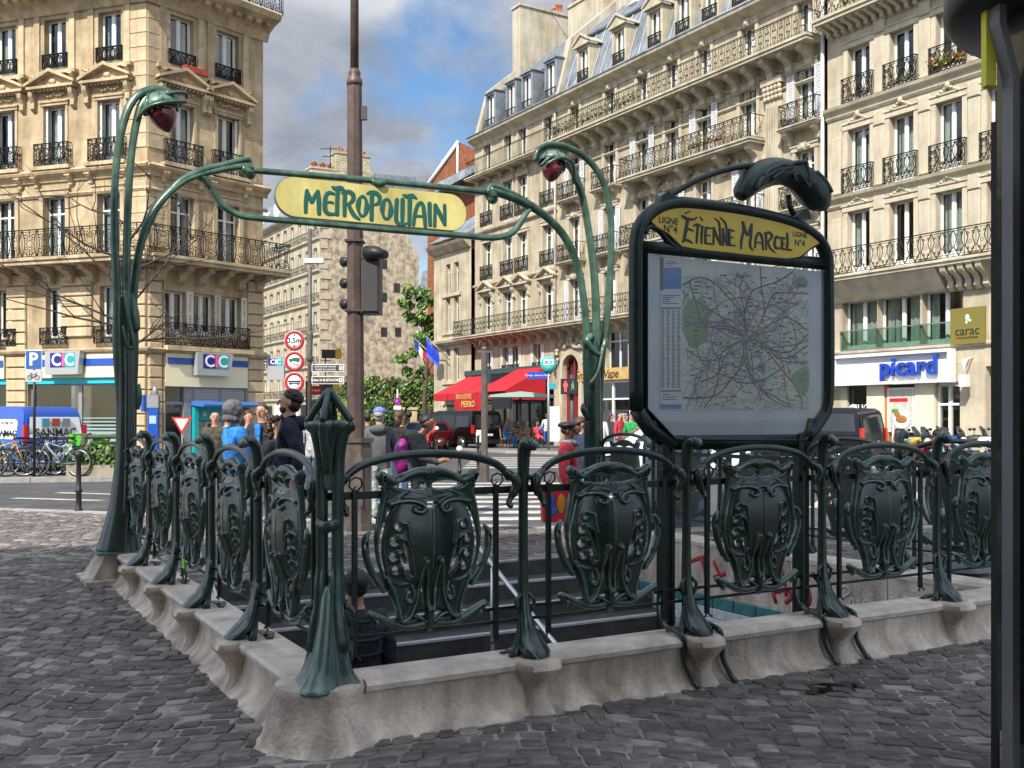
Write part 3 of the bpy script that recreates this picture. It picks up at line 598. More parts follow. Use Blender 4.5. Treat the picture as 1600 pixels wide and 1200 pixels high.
# ---------------------------------------------------------------- cast iron railing
def sp(x, y, r=None):
    q = (x / 963.0, 1.333 - (y - 95) / 1060.0); return q if r is None else (*q, r / 1000.0)
def shield_mesh():
    g = Relief(-.37, .37, .42, 1.30, .0042); g.gain = 1.25
    half = [(0, 178), (60, 172), (120, 190), (175, 212), (238, 190), (262, 205), (250, 250), (228, 300), (240, 360), (258, 430), (270, 520), (264, 620), (246, 700), (226, 760), (205, 810), (182, 860), (168, 905), (160, 960), (130, 968), (90, 930), (45, 915), (0, 925)]
    g.plate([sp(*p) for p in half] + [sp(-x, y) for x, y in half[::-1][1:-1]], .014, smooth=False, edge=.012)
    for s in (1, -1):
        def q(*pts): return [sp(s*p[0], p[1], *p[2:]) for p in pts]
        # rim and horns
        g.stroke(q((8, 195, 26), (60, 192, 22), (120, 212, 18), (175, 240, 18), (240, 208, 26)), k=1.1)
        g.stroke(q((240, 208, 22), (226, 290, 14), (245, 390, 13), (262, 520, 13), (250, 640, 12), (215, 730, 12), (150, 765, 11), (85, 758, 10)), k=1.3)
        g.stroke(q((90, 290, 9), (130, 300, 12), (185, 345, 14), (222, 430, 13), (238, 540, 12), (228, 640, 10), (205, 700, 8)), k=1.3)
        g.stroke(q((240, 208, 20), (190, 270, 12), (120, 300, 10), (55, 318, 12), (0, 322, 10)), k=1.2)
        g.stroke(q((205, 350, 12), (130, 335, 12), (70, 345, 12), (42, 372, 12), (60, 395, 11), (92, 385, 10), (88, 372, 8)), k=1.6, base=.012)
        # arm with hooked leaf
        g.stroke(q((262, 760, 10), (285, 700, 16), (306, 640, 18), (318, 580, 17), (318, 520, 15), (300, 488, 8)), k=1.0)
        g.stroke(q((230, 790, 14), (275, 720, 14), (292, 660, 10), (306, 590, 8)), k=1.2)
        # berries and stems
        for bx, by, br, ex, ey in ((168, 465, 25, 108, 560), (186, 540, 27, 112, 640), (190, 618, 27, 108, 700), (176, 688, 27, 100, 745)):
            g.stroke(q((bx, by, br)) + q((bx+1, by+1, br)), k=1.0, base=.010)
            g.stroke(q((bx-8, by-22, 8), (bx-40, by-10, 9), (ex+12, (by+ey)/2, 8), (ex, ey, 6)), k=1.8, base=.008)
        # lower leaf folds
        g.stroke(q((38, 652, 18), (52, 690, 12), (62, 760, 11), (72, 850, 11), (105, 930, 12), (140, 955, 14)), k=1.6, base=.01)
        g.stroke(q((40, 650, 14), (28, 700, 10), (18, 780, 10), (16, 870, 12), (10, 905, 16)), k=1.7, base=.01)
        g.stroke(q((210, 745, 12), (185, 800, 11), (165, 870, 11), (150, 950, 14)), k=1.5, base=.008)
        g.stroke(q((95, 775, 9), (82, 820, 10), (100, 862, 9), (124, 840, 9), (118, 800, 7)), k=1.5, base=.01)
        # bottom bow
        g.stroke(q((0, 968, 18), (60, 985, 20), (130, 985, 20), (190, 962, 18), (250, 930, 16), (300, 902, 12)), k=1.0)
        g.plate([sp(s*a, b) for a, b in ((190, 940), (300, 885), (318, 905), (285, 955), (262, 975), (240, 945))][::s], .016)
        g.stroke(q((268, 945, 11), (269, 946, 11)), k=1.4, base=.01)
        g.stroke(q((0, 985, 10), (60, 940, 10), (110, 925, 8)), k=1.3, base=.008)
        # pierced openings
        g.cut(q((178, 262, 4), (140, 258, 13), (95, 258, 20), (50, 262, 19), (26, 262, 14)))
        g.cut(q((196, 372, 3), (223, 430, 8), (247, 540, 10), (243, 630, 9), (222, 715, 5)))
        for bx, by, r in ((168, 465, 18), (188, 540, 20), (190, 618, 20), (176, 688, 20)): g.cut(q((bx, by, r)))
        g.cut(q((140, 545, 5), (120, 620, 12), (98, 720, 5))); g.cut(q((158, 610, 5), (132, 670, 11), (108, 738, 3)))
        g.cut(q((103, 812, 10), (104, 838, 12))); g.cut(q((34, 740, 3), (38, 800, 7), (30, 880, 4))); g.cut(q((320, 545, 6), (322, 560, 8)))
        g.cut(q((300, 600, 3), (278, 660, 7), (258, 700, 3)))
        for dx, dy in ((235, 230), (222, 250), (242, 256), (226, 272), (236, 212)): g.cut(q((dx, dy, 5)))
    for x in (-24, -8, 8, 24): g.stroke([sp(x, 176, 11), sp(x*.8, 218, 9)], k=1.5, base=.012)
    g.stroke([sp(0, 230, 12), sp(0, 300, 10)], k=1.3)
    g.cut([sp(-16, 360, 13), sp(16, 360, 13)])
    g.stroke([sp(0, 905, 22), sp(0, 945, 20), sp(0, 1000, 16), sp(0, 1020, 6)], k=1.2, base=.006)
    # the swelling body, with its faint keel
    u = g.X / .235; v = (g.Z - sp(0, 530)[1]) / .245
    g.H += np.where(g.F > 0, .045 * np.clip(1 - u*u - v*v, 0, 1)**.75, 0)
    g.H += np.where((g.F > 0) & (np.abs(g.X) < .010) & (np.abs(v) < .6), .006 * (1 - np.abs(g.X)/.010), 0)
    return g.build('shield_panel', IRON, back=.012)
shield_me = shield_mesh()
def arch_mb(b):
    k = b / 1.08; m = MB()
    def q(x, y, dy=0): a, c = sp(x, y); return (a*k, dy, c)
    half = [(-430, 232), (-400, 190), (-340, 150), (-250, 122), (-130, 103), (0, 97)]
    pts = half + [(-x, y) for x, y in half[::-1][1:]]
    m.tube(cr([q(x, y, -.01) for x, y in pts], 4), .0165, 8, ry=.020)
    for s in (1, -1):
        m.tube([q(s*-505, 236), q(s*-470, 238, -.005), q(s*-425, 232, -.01)], [.016, .013, .02], 8)
        m.tube(cr([q(s*-395, 195, -.01), q(s*-432, 215, -.02), q(s*-462, 245, -.03), q(s*-462, 290, -.03), q(s*-436, 340, -.025), q(s*-420, 375, -.03), q(s*-428, 392, -.05)], 3), [.014]*2 + [.02]*3 + [.027]*4 + [.024]*3 + [.016]*4 + [.013]*2 + [.012], 8)
        m.ball(q(s*-452, 228, -.035), .02, .02, .018, 8, 5)
    return m
def hook_mb():
    return MB().tube([(0, 0, 1.12), (.012, -.01, 1.16), (.032, -.015, 1.185), (.028, -.015, 1.215), (0, -.012, 1.225), (-.028, -.01, 1.21), (-.03, -.01, 1.18), (-.012, -.01, 1.165), (.002, -.01, 1.18)], .005, 6)
POST = dict(pts=[(0, -.19, .245), (0, -.165, .285), (0, -.12, .315), (0, -.07, .352), (0, -.03, .42), (0, -.01, .50), (0, 0, .62), (0, 0, .85), (0, 0, 1.10), (0, 0, 1.20), (0, -.004, 1.30), (0, -.012, 1.345), (0, -.035, 1.378), (0, -.068, 1.382), (0, -.09, 1.362), (0, -.092, 1.34)],
            rx=[.018, .05, .085, .082, .052, .036, .030, .025, .025, .030, .034, .038, .040, .038, .030, .018], ry=[.014, .026, .034, .040, .040, .032, .026, .024, .024, .028, .030, .032, .030, .028, .024, .014])
pm = MB().tube(POST['pts'], POST['rx'], 12, ry=POST['ry'], flute=.10, fk=3)
pm.tube([(-.105, -.06, .288), (-.075, -.055, .31), (-.035, -.03, .40), (-.018, -.015, .52), (-.008, -.012, .66)], [.022, .026, .022, .015, .006], 8)
pm.tube([(.105, -.06, .288), (.075, -.055, .31), (.035, -.03, .40), (.018, -.015, .52), (.008, -.012, .66)], [.022, .026, .022, .015, .006], 8)
pm.tube([(-.11, .03, .292), (0, .06, .30), (.11, .03, .292)], [.02, .035, .02], 8, ry=.012)
pm.tube([(.018, -.02, .50), (.05, -.02, .53), (.055, -.02, .565), (.02, -.015, .60)], [.014, .012, .01, .012], 6)
pm.tube([(-.018, -.02, .50), (-.05, -.02, .53), (-.055, -.02, .565), (-.02, -.015, .60)], [.014, .012, .01, .012], 6)
pm.ball((.012, -.08, 1.368), .03, .03, .026, 10, 6)
post_me = pm.mesh('post', IRON)
arch_me = arch_mb(1.08).mesh('arched_rail', IRON); hook_me = hook_mb().mesh('hook', IRONB)
up_me = MB().box(-.0115, .0115, -.0115, .0115, .375, 1.165).tube([(0, 0, .385), (.02, -.01, .362), (.032, -.01, .357)], .006, 5).tube([(0, 0, .385), (-.02, -.01, .362), (-.032, -.01, .357)], .006, 5).mesh('upright_bar', IRONB)
def bars(b): return (MB().box(-b/2, b/2, -.008, .008, 1.118, 1.155).mesh('crossbar', IRONB), MB().tube([(-b/2, 0, .528), (b/2, 0, .528)], .009, 6).tube([(-b/2, 0, .462), (b/2, 0, .462)], .009, 6).mesh('lower_rail', IRONB))
def railing(label, M, n, wid, posts, group='green cast iron railings round the stairs'):
    r0 = root('cast_iron_railing', label, 'railing', (0, 0, 0), 0, group); r0.matrix_world = MC @ M
    cb, lr = bars(S)
    for k in range(n):
        b = S if (k+1)*S <= wid + .01 else wid - k*S; xc = k*S + b/2; sc = Matrix.Diagonal((b/S, 1, 1, 1))
        sh = part('shield_panel', shield_me, None, r0, T(xc, -.006, 0) @ Matrix.Diagonal((b/S, 1, 1, 1)))
        part('arched_rail', arch_me, None, r0, T(xc, 0, 0) @ sc); part('crossbar', cb, None, r0, T(xc, .024, 0) @ sc); part('lower_rail', lr, None, r0, T(xc, .018, 0) @ sc)
        for s in (-1, 1):
            u = part('upright_bar', up_me, None, r0, T(xc + s*.382*b/S, .008, 0)); part('hook', hook_me, None, u)
    for x in posts: part('post', post_me, None, r0, T(x, 0, 0))
    return r0
railing('green cast iron railing along the front of the stairs, below the metro map', T(0, 0, 0), 5, W, [S*k for k in (1, 2, 3, 4)])
railing('green cast iron railing from the corner post back to the left tall lamp', T(0, D, 0) @ RZ(-90), 5, D, [S*k for k in (1, 2, 3, 4)])
railing('green cast iron railing on the far right side of the stairs', T(W, 0, 0) @ RZ(90), 5, D, [S*k for k in (1, 2, 3, 4)])
# corner post
cp_ = root('corner_post', 'large green cast iron corner post with star-shaped head and spreading foot', 'post', cw(0, 0) + Vector((.03, 0, 0)), 29.7)
m = MB()
dg_ = Vector((-.62, -.78, 0)).normalized(); sd_ = Vector((dg_.y, -dg_.x, 0))
def cpt(f, s, z): return dg_*f + sd_*s + Vector((0, 0, z))
def star(lv, n=36, off=(0, 0)):
    # lv: (z, r, front lobe, side lobe, shift forward)
    vs = []
    for z, r, fl, sl, sh in lv:
        for j in range(n):
            th = 2*math.pi*j/n; c, s_ = math.cos(th), math.sin(th)
            q = r + fl*max(0, c)**5 + fl*.6*max(0, -c)**5 + sl*abs(s_)**7
            vs.append(cpt(q*c + sh, q*s_, z))
    k = len(lv); f = [(i*n + j, i*n + (j+1) % n, (i+1)*n + (j+1) % n, (i+1)*n + j)[::-1] for i in range(k-1) for j in range(n)] + [tuple(range(n))[::1], tuple(range((k-1)*n, k*n))[::-1]]
    m._add(vs, f, True)
star([(.272, .13, .12, .05, .05), (.285, .135, .125, .055, .05), (.30, .125, .12, .05, .045), (.325, .11, .10, .04, .04), (.36, .092, .085, .035, .03), (.41, .078, .07, .03, .02), (.48, .066, .055, .028, .012), (.57, .056, .035, .025, .005), (.68, .048, .02, .028, 0), (.72, .036, .012, .03, 0), (.73, .02, .01, .02, 0)])
star([(1.17, .028, .003, .022, 0), (1.20, .034, .006, .026, 0), (1.30, .036, .010, .026, 0), (1.38, .038, .016, .030, 0), (1.43, .040, .03, .045, 0), (1.455, .042, .05, .065, 0), (1.475, .042, .07, .088, 0), (1.488, .040, .068, .086, 0), (1.496, .028, .03, .04, 0), (1.498, .005, 0, 0, 0)])
for s in (1, -1):
    m.tube(cr([cpt(.02, s*.075, .42), cpt(.01, s*.050, .62), cpt(.0, s*.043, .80), cpt(.0, s*.043, 1.02), cpt(.0, s*.045, 1.2), cpt(.0, s*.050, 1.34), cpt(.0, s*.078, 1.44), cpt(-.01, s*.130, 1.484)], 4),
           [.04]*4+[.033]*4+[.027]*8+[.030]*8+[.032]*4+[.026], 12, ry=[.05]*4+[.04]*4+[.032]*8+[.034]*8+[.03]*4+[.018], flute=.08)
    m.tube(cr([cpt(0, s*.120, 1.488), cpt(.01, s*.075, 1.545), cpt(.01, s*.030, 1.60), cpt(0, 0, 1.635)], 4), [.020]*8 + [.018]*4 + [.012], 9, ry=.020)
    m.tube(cr([cpt(.20, s*.02, .285), cpt(.14, s*.06, .34), cpt(.075, s*.05, .46), cpt(.05, s*.03, .62), cpt(.035, s*.03, .8)], 3), [.012]*12 + [.006], 7)
    m.tube(cr([cpt(.05, s*.155, .28), cpt(.03, s*.11, .36), cpt(.02, s*.082, .50), cpt(.01, s*.07, .66)], 3), [.020]*9 + [.01], 8)
    m.tube([cpt(-.0, s*.09, .545), cpt(0, s*.13, .57), cpt(0, s*.135, .61), cpt(0, s*.085, .64)], [.02, .016, .014, .018], 7)
m.tube(cr([cpt(.05, 0, 1.25), cpt(.075, 0, 1.36), cpt(.10, 0, 1.45), cpt(.12, 0, 1.485)], 4), [.016, .018, .02, .022, .024, .025, .026, .026, .024, .022, .02, .018, .014], 10)
m.tube(cr([cpt(.11, 0, 1.492), cpt(.075, 0, 1.545), cpt(.03, 0, 1.60), cpt(0, 0, 1.64)], 4), [.018]*12 + [.012], 8)
m.tube(cr([cpt(-.09, 0, 1.478), cpt(-.07, 0, 1.54), cpt(-.03, 0, 1.60), cpt(0, 0, 1.64)], 4), [.018]*12 + [.012], 8)
m.tube([cpt(0, 0, 1.49), cpt(0, 0, 1.56), cpt(0, 0, 1.63)], [.03, .012, .02], 8)
m.tube([cpt(.02, -.055, 1.02), cpt(.045, 0, 1.0), cpt(.02, .055, 1.02)], [.026, .03, .026], 8)
m.tube(cr([cpt(.255, 0, .278), cpt(.25, .05, .284), cpt(.21, .075, .300), cpt(.175, .05, .325), cpt(.165, 0, .335), cpt(.175, -.05, .325), cpt(.21, -.075, .300), cpt(.25, -.05, .284), cpt(.255, 0, .278)], 3), .011, 6)
part('post_casting', m, mat('green_cast_corner_iron', (.006, .020, .016), .26, .2, bump=.06, bscale=25, col2=(.022, .066, .052), vscale=5, spec=.65, coat=.2, edge=(.16, .27, .23)), cp_, Matrix.Diagonal((.88, .88, 1, 1)))
# ---------------------------------------------------------------- portico: two tall lamps and the METROPOLITAIN sign
PL0 = cw(0, D); PR0 = cw(W, D); pang = math.degrees(math.atan2(PR0.y-PL0.y, PR0.x-PL0.x))
ML = T(*PL0) @ RZ(pang); MR = T(*PR0) @ RZ(pang)
def pp(M, x, y, off=0.0): a, z = onplane(M, x, y); return (a, off, z)
def pr(M, x, px): # radius in metres for a half width in photo pixels at column x
    t, _ = onplane(M, x, 655); o = M @ Vector((t, 0, 0)); return px * o.y / F0
def stalk(mb, M, pts, sub=5, n=12, flute=.13, offs=None):
    q = cr([(*pp(M, p[0], p[1], p[3] if len(p) > 3 else 0.0), pr(M, p[0], p[2])) for p in pts], sub)
    mb.tube([a[:3] for a in q], [a[3] for a in q], n, ry=[a[3]*1.05 for a in q], flute=flute, up=(0, 1, 0))
def lamp_parts(rt_, M, hoodpts, bulb, bdir):
    x, y, r = bulb; c = Vector(pp(M, x, y, -.04)); rr = pr(M, x, r)
    b = MB(); q = bdir.normalized(); rot = q.to_track_quat('Z', 'Y').to_matrix().to_4x4()
    b.M = T(*c) @ rot; b.lathe([(.001, -rr*.9), (rr*.75, -rr*.85), (rr*1.0, -rr*.4), (rr*1.02, 0), (rr*.92, rr*.5), (rr*.66, rr*1.0), (rr*.34, rr*1.35), (rr*.12, rr*1.5), (.001, rr*1.55)], 18)
    part('lamp_globe', b, REDB, rt_)
    h = MB(); h.M = T(*c) @ rot
    h.lathe([(.001, -rr*1.55), (rr*.45, -rr*1.5), (rr*.95, -rr*1.2), (rr*1.28, -rr*.65), (rr*1.34, -rr*.25), (rr*1.24, -rr*.25), (rr*1.1, -rr*.75), (.001, -rr*1.1)], 18)
    for k in range(7):
        a = 2*math.pi*k/7; h.tube([(rr*.2*math.cos(a), rr*.2*math.sin(a), -rr*1.58), (rr*.9*math.cos(a), rr*.9*math.sin(a), -rr*1.3), (rr*1.34*math.cos(a), rr*1.34*math.sin(a), -rr*.6), (rr*1.25*math.cos(a), rr*1.25*math.sin(a), -rr*.05)], rr*.10, 6)
    part('lamp_hood', h, IRON2, rt_)
left_lamp = root('art_nouveau_lamp', 'left tall green lamp post, its red globe hanging at top left', 'lamp post', PL0, pang, 'tall green entrance lamps')
m = MB()
stalk(m, ML, [(188, 862, 34), (190, 835, 28), (194, 790, 21), (197, 720, 15.5), (198, 640, 13), (197, 560, 13), (196, 500, 14), (195, 460, 12)], n=16, flute=.09)
for p in ([(168, 858, 10), (178, 815, 9), (185, 740, 6), (187, 640, 5), (184, 540, 5)], [(213, 858, 10), (210, 810, 8), (208, 740, 6), (209, 640, 5), (211, 540, 6), (207, 490, 7)], [(195, 850, 12, -.1), (196, 800, 9, -.09), (198, 720, 6, -.07), (198, 620, 5, -.06), (199, 520, 5, -.06)]): stalk(m, ML, p, flute=.05, n=8)
m.box(-.30, .30, -.28, .30, .285, .30)
part('trunk', m, IRON, left_lamp)
m = MB(); stalk(m, ML, [(187, 640, 4), (184, 540, 7), (183, 450, 6.5), (179, 350, 5.5), (182, 260, 5.5), (194, 190, 6), (212, 153, 6), (240, 140, 6), (266, 146, 5), (284, 166, 4)]); part('stalk', m, IRON2, left_lamp)
m = MB(); stalk(m, ML, [(198, 640, 4, -.05), (197, 540, 6, -.05), (197, 440, 6, -.04), (199, 340, 5.5, -.03), (206, 240, 5.5), (219, 172, 6), (236, 148, 6), (256, 140, 5)]); part('stalk', m, IRON2, left_lamp)
m = MB(); stalk(m, ML, [(209, 600, 4), (207, 520, 6.5), (211, 440, 6), (221, 380, 6), (240, 332, 6.5), (268, 298, 6), (300, 277, 6), (345, 265, 6), (378, 260, 6), (393, 262, 7)]); part('sign_arm', m, IRON2, left_lamp)
m = MB()
stalk(m, ML, [(226, 372, 3), (250, 318, 4), (280, 285, 5), (312, 268, 6), (350, 258, 5), (385, 249, 5), (391, 256, 3)], flute=.05, n=8)
stalk(m, ML, [(206, 455, 3), (208, 490, 8, -.05), (211, 515, 6, -.07), (207, 505, 9, -.02)], n=8, flute=0)
stalk(m, ML, [(193, 455, 3, -.08), (197, 490, 3, -.1), (203, 520, 3.2, -.1), (205, 543, 3, -.1), (196, 540, 2.5, -.1), (190, 510, 2, -.09)], n=6, flute=0)
stalk(m, ML, [(275, 302, 3), (282, 315, 3), (278, 322, 2.5)], n=6, flute=0); stalk(m, ML, [(240, 336, 4), (238, 347, 3), (235, 352, 1.5)], n=6, flute=0)
stalk(m, ML, [(214, 640, 4), (216, 620, 6), (215, 600, 4)], n=8, flute=0)
part('leaf_ornament', m, IRON2, left_lamp)
m = MB(); stalk(m, ML, [(225, 176, 4), (236, 162, 3, -.1), (262, 152, 3, -.14), (286, 150, 3, -.1), (289, 156, 2, -.06)], n=8, flute=0); stalk(m, ML, [(212, 192, 2), (224, 176, 3, -.16), (255, 170, 3, -.24), (283, 168, 3, -.2)], n=8, flute=0); part('lamp_collar', m, IRON2, left_lamp)
lamp_parts(left_lamp, ML, None, (252, 178, 21), Vector((.30, -.15, -1)))
right_lamp = root('art_nouveau_lamp', 'right tall green lamp post with red globe, left of the map board', 'lamp post', PR0, pang, 'tall green entrance lamps')
m = MB()
stalk(m, MR, [(930, 850, 26), (929, 800, 18), (928, 730, 13), (927, 660, 11.5), (926, 590, 12), (925, 545, 12.5), (927, 520, 9)], n=16, flute=.09)
for p in ([(917, 760, 5), (916, 640, 4), (914, 560, 4), (914, 530, 5)], [(940, 760, 5), (938, 640, 4), (942, 560, 4), (946, 525, 5)]): stalk(m, MR, p, n=8, flute=.04)
stalk(m, MR, [(914, 655, 4, -.06), (906, 640, 5, -.08), (907, 632, 3, -.06)], n=8, flute=0)
m.box(-.28, .28, -.26, .28, .285, .30)
part('trunk', m, IRON, right_lamp)
m = MB(); stalk(m, MR, [(936, 570, 4), (945, 520, 5.5), (951, 460, 5.5), (955, 390, 5), (953, 330, 5), (941, 282, 5), (921, 252, 5), (893, 233, 5), (862, 226, 5.5), (842, 234, 5), (835, 252, 4)]); part('stalk', m, IRON2, right_lamp)
m = MB(); stalk(m, MR, [(927, 590, 4, -.05), (928, 520, 6, -.05), (926, 440, 6, -.04), (921, 370, 5.5), (910, 310, 5.5), (893, 262, 6), (873, 242, 5), (852, 240, 5)]); part('stalk', m, IRON2, right_lamp)
m = MB(); stalk(m, MR, [(919, 590, 4), (917, 530, 5.5), (912, 470, 5.5), (902, 415, 5.5), (882, 370, 6), (855, 340, 6), (828, 322, 6), (798, 308, 6), (765, 297, 6)]); part('sign_arm', m, IRON2, right_lamp)
m = MB(); stalk(m, MR, [(880, 372, 3), (850, 334, 4), (820, 314, 5), (790, 298, 5), (770, 291, 5), (762, 300, 5)], flute=.05, n=8); part('leaf_ornament', m, IRON2, right_lamp); m = MB()
stalk(m, MR, [(920, 525, 6, -.05), (912, 535, 5, -.08), (930, 555, 4, -.1), (942, 530, 5, -.06)], n=8, flute=0); stalk(m, MR, [(915, 600, 3, -.1), (925, 580, 3, -.13), (935, 540, 3.5, -.1)], n=6, flute=0)
part('knot_ornament', m, IRON2, right_lamp)
m = MB(); stalk(m, MR, [(888, 262, 3), (872, 250, 3, -.12), (850, 250, 3, -.16), (838, 262, 3, -.1)], n=8, flute=0); stalk(m, MR, [(896, 285, 3), (880, 262, 3, -.2), (858, 254, 3, -.26), (840, 262, 3, -.2)], n=8, flute=0); part('lamp_collar', m, IRON2, right_lamp)
lamp_parts(right_lamp, MR, None, (860, 262, 17), Vector((-.25, -.2, -1)))
sign = root('metro_sign', 'long yellow METROPOLITAIN sign in a green frame between the two tall lamps', 'sign', PL0, pang)
m = MB()
stalk(m, ML, [(390, 266, 5), (450, 271, 5), (520, 277, 5), (600, 284, 5), (680, 292, 5), (765, 301, 5.5)], n=10, flute=.10)
stalk(m, ML, [(308, 268, 3), (326, 284, 4), (336, 304, 5), (350, 323, 5), (372, 336, 5), (400, 341, 5), (480, 348, 5), (560, 355, 5), (640, 362, 5), (720, 368, 5), (768, 372, 5), (797, 366, 5), (812, 350, 5), (822, 334, 4), (832, 322, 3)], n=10, flute=.10)
part('frame', m, IRON2, sign)
m = MB(); stalk(m, ML, [(378, 262, 7), (390, 270, 9), (386, 276, 6)], n=8); stalk(m, ML, [(580, 283, 5), (592, 288, 6, -.03), (604, 283, 5)], n=8, flute=0); stalk(m, ML, [(760, 296, 8), (770, 308, 9), (765, 314, 6)], n=8); stalk(m, ML, [(330, 294, 4), (318, 278, 6), (300, 272, 4)], n=8)
part('clasp', m, IRON2, sign)
m = MB(); outl = []
(ax, az), (bx, bz) = onplane(ML, 460, 308), onplane(ML, 702, 332)
rl = pr(ML, 460, 31); rr_ = pr(ML, 702, 28); rl = rr_ = (rl+rr_)/2
for i in range(17):
    a = math.pi/2 + math.pi*i/16; outl.append((ax + rl*math.cos(a), az + rl*math.sin(a)))
for i in range(17):
    a = -math.pi/2 + math.pi*i/16; outl.append((bx + rr_*math.cos(a), bz + rr_*math.sin(a)))
m.prism(outl, 'y', -.022, .022); part('sign_plate', m, YEL, sign)
m = MB(); m.prism([(x + (x - (ax+bx)/2)*.006, z + (z-(az+bz)/2)*.03) for x, z in outl], 'y', -.012, .028); part('plate_edge', m, IRON, sign)
def letters(par, data, M, conv, off, mt, res=1.6, thick=.004, bold=1.38):
    for nm, strokes in data:
        pts = [q for s_ in strokes for q in s_]; X0 = min(p[0] for p in pts)-16; X1 = max(p[0] for p in pts)+16; Z0 = min(-p[1] for p in pts)-16; Z1 = max(-p[1] for p in pts)+16
        g = Relief(X0, X1, Z0, Z1, res)
        for s_ in strokes: g.stroke([(p[0], -p[1], p[2]*bold) for p in s_], k=.0)
        g.H[:] = thick
        def mapf(a, b, h):
            sx, sy = conv(a, -b); t, z = onplane(M, sx, sy, off); return (t, off - h, z)
        g.H = np.where(True, thick/1.0, g.H)
        me = g.build('letter', mt, mapf, back=0.0, blur=0); part('letter', me, None, par, label='letter ' + nm)
def ell(cx, cy, rx, ry, r, n=12): return [(cx + rx*math.sin(2*math.pi*i/n), cy - ry*math.cos(2*math.pi*i/n), r*(1.25 if 2 < i % (n//2) < n//2-1 else .8)) for i in range(n+1)]
MET = [('M', [[(318, 392, 9), (312, 450, 10), (310, 524, 9)], [(316, 392, 8), (332, 425, 9), (348, 462, 9), (364, 430, 9), (384, 398, 9)], [(386, 396, 9), (392, 450, 11), (394, 534, 10)]]),
 ('E', [[(484, 410, 7), (455, 404, 9), (436, 425, 10), (430, 470, 11), (433, 515, 11), (455, 536, 9), (488, 538, 7)], [(434, 468, 6), (460, 462, 6), (480, 468, 6)]]),
 ('T', [[(474, 366, 4), (495, 378, 10), (530, 376, 11), (556, 396, 5)], [(512, 380, 11), (508, 440, 10), (506, 538, 10)]]),
 ('R', [[(556, 410, 10), (554, 470, 10), (553, 545, 9)], [(540, 405, 7), (575, 398, 10), (604, 415, 11), (606, 448, 10), (580, 476, 8)], [(578, 474, 8), (592, 510, 10), (615, 548, 10), (646, 570, 6)]]),
 ('O', [ell(665, 488, 27, 62, 9)]),
 ('P', [[(724, 412, 10), (723, 480, 10), (722, 572, 10)], [(692, 410, 4), (715, 404, 10), (750, 408, 11), (772, 432, 10), (766, 466, 9), (742, 480, 6)]]),
 ('O', [ell(816, 506, 27, 62, 9)]),
 ('L', [[(880, 450, 10), (876, 520, 10), (876, 575, 10), (892, 598, 9), (922, 602, 8), (944, 594, 4)]]),
 ('I', [[(916, 448, 10), (915, 520, 10), (914, 580, 9)]]),
 ('T', [[(920, 418, 5), (945, 428, 10), (975, 424, 11), (1002, 440, 5)], [(962, 430, 11), (960, 500, 10), (958, 602, 9)]]),
 ('A', [[(984, 604, 8), (992, 540, 9), (1006, 490, 9), (1026, 468, 9), (1044, 485, 9), (1052, 540, 10), (1058, 612, 9)], [(996, 550, 6), (1050, 552, 6)]]),
 ('I', [[(1084, 474, 10), (1085, 540, 10), (1088, 606, 9)]]),
 ('N', [[(1116, 612, 8), (1118, 540, 8), (1120, 482, 9)], [(1120, 482, 9), (1140, 520, 10), (1165, 570, 10), (1180, 604, 8)], [(1178, 484, 8), (1180, 540, 8), (1181, 598, 7)]])]
letters(sign, MET, ML, lambda x, y: (400 + x/4, 200 + y/4), -.0235, LETG, 2.4)
# ---------------------------------------------------------------- metro map board
BX = 2.655; MBD = MC @ T(BX, .15, 0)
board = root('metro_map_board', 'tall dark green map board headed by the yellow ETIENNE MARCEL name plate', 'map board', (0, 0, 0)); board.matrix_world = MBD
def b6(x, y): return (970 + x/2.554, 230 + y/2.554)
def bp(x, y, off=0.0): return onplane(MBD, *b6(x, y), off)
def bl(pts, off=0.0): return [bp(x, y, off) for x, y in pts]
fr_pts = [(62, 1050), (60, 800), (60, 500), (62, 370), (82, 305), (130, 255), (200, 228), (300, 230), (500, 258), (680, 303), (780, 362), (818, 430), (824, 520), (826, 800), (822, 1020), (790, 1095), (738, 1162)]
q = [(a, 0, b) for a, b in bl(fr_pts)]
m = MB().tube(cr(q, 3), .040, 12, ry=.048, up=(0, 1, 0), flute=.05, fk=4)
m.tube([(*[bp(62, 1045)[0]], 0, bp(62, 1045)[1]), (bp(110, 1120)[0], 0, bp(110, 1120)[1]), (bp(200, 1190)[0], 0, bp(200, 1190)[1])], .045, 10)
m.tube([(bp(190, 1180)[0], 0, bp(190, 1180)[1]), (bp(745, 1172)[0], 0, bp(745, 1172)[1])], .030, 10, ry=.045)
part('frame', m, IRONB, board)
m = MB()
inner = [(92, 408), (815, 478), (815, 1040), (722, 1170), (205, 1165), (92, 1045)]
i2 = bl(inner); cxm = sum(p[0] for p in i2)/6; czm = sum(p[1] for p in i2)/6
for a, b in zip(i2, i2[1:] + i2[:1]): m.tube([(a[0], -.005, a[1]), (b[0], -.005, b[1])], .022, 4, ry=.035, up=(0, 1, 0), smooth=False)
part('inner_frame', m, IRONB, board)
m = MB()
m.prism(bl([(84, 420), (62, 385), (100, 318), (150, 322), (205, 362), (238, 402), (300, 415)]), 'y', -.02, .02)
m2 = MB()
m2.tube([(a, -.01, b) for a, b in cr([(*p,) for p in bl([(88, 345), (110, 318), (150, 335), (190, 385), (235, 408)])], 3)], .018, 8)
m2.tube([(a, -.01, b) for a, b in cr([(*p,) for p in bl([(700, 448), (735, 410), (780, 388), (812, 395)])], 3)], .016, 8)
m2.tube([(a, 0, b) for a, b in bl([(84, 396), (240, 408), (500, 436), (700, 452), (826, 462)])], .026, 8, ry=.035)
part('scroll_bracket', m2, IRONB, board)
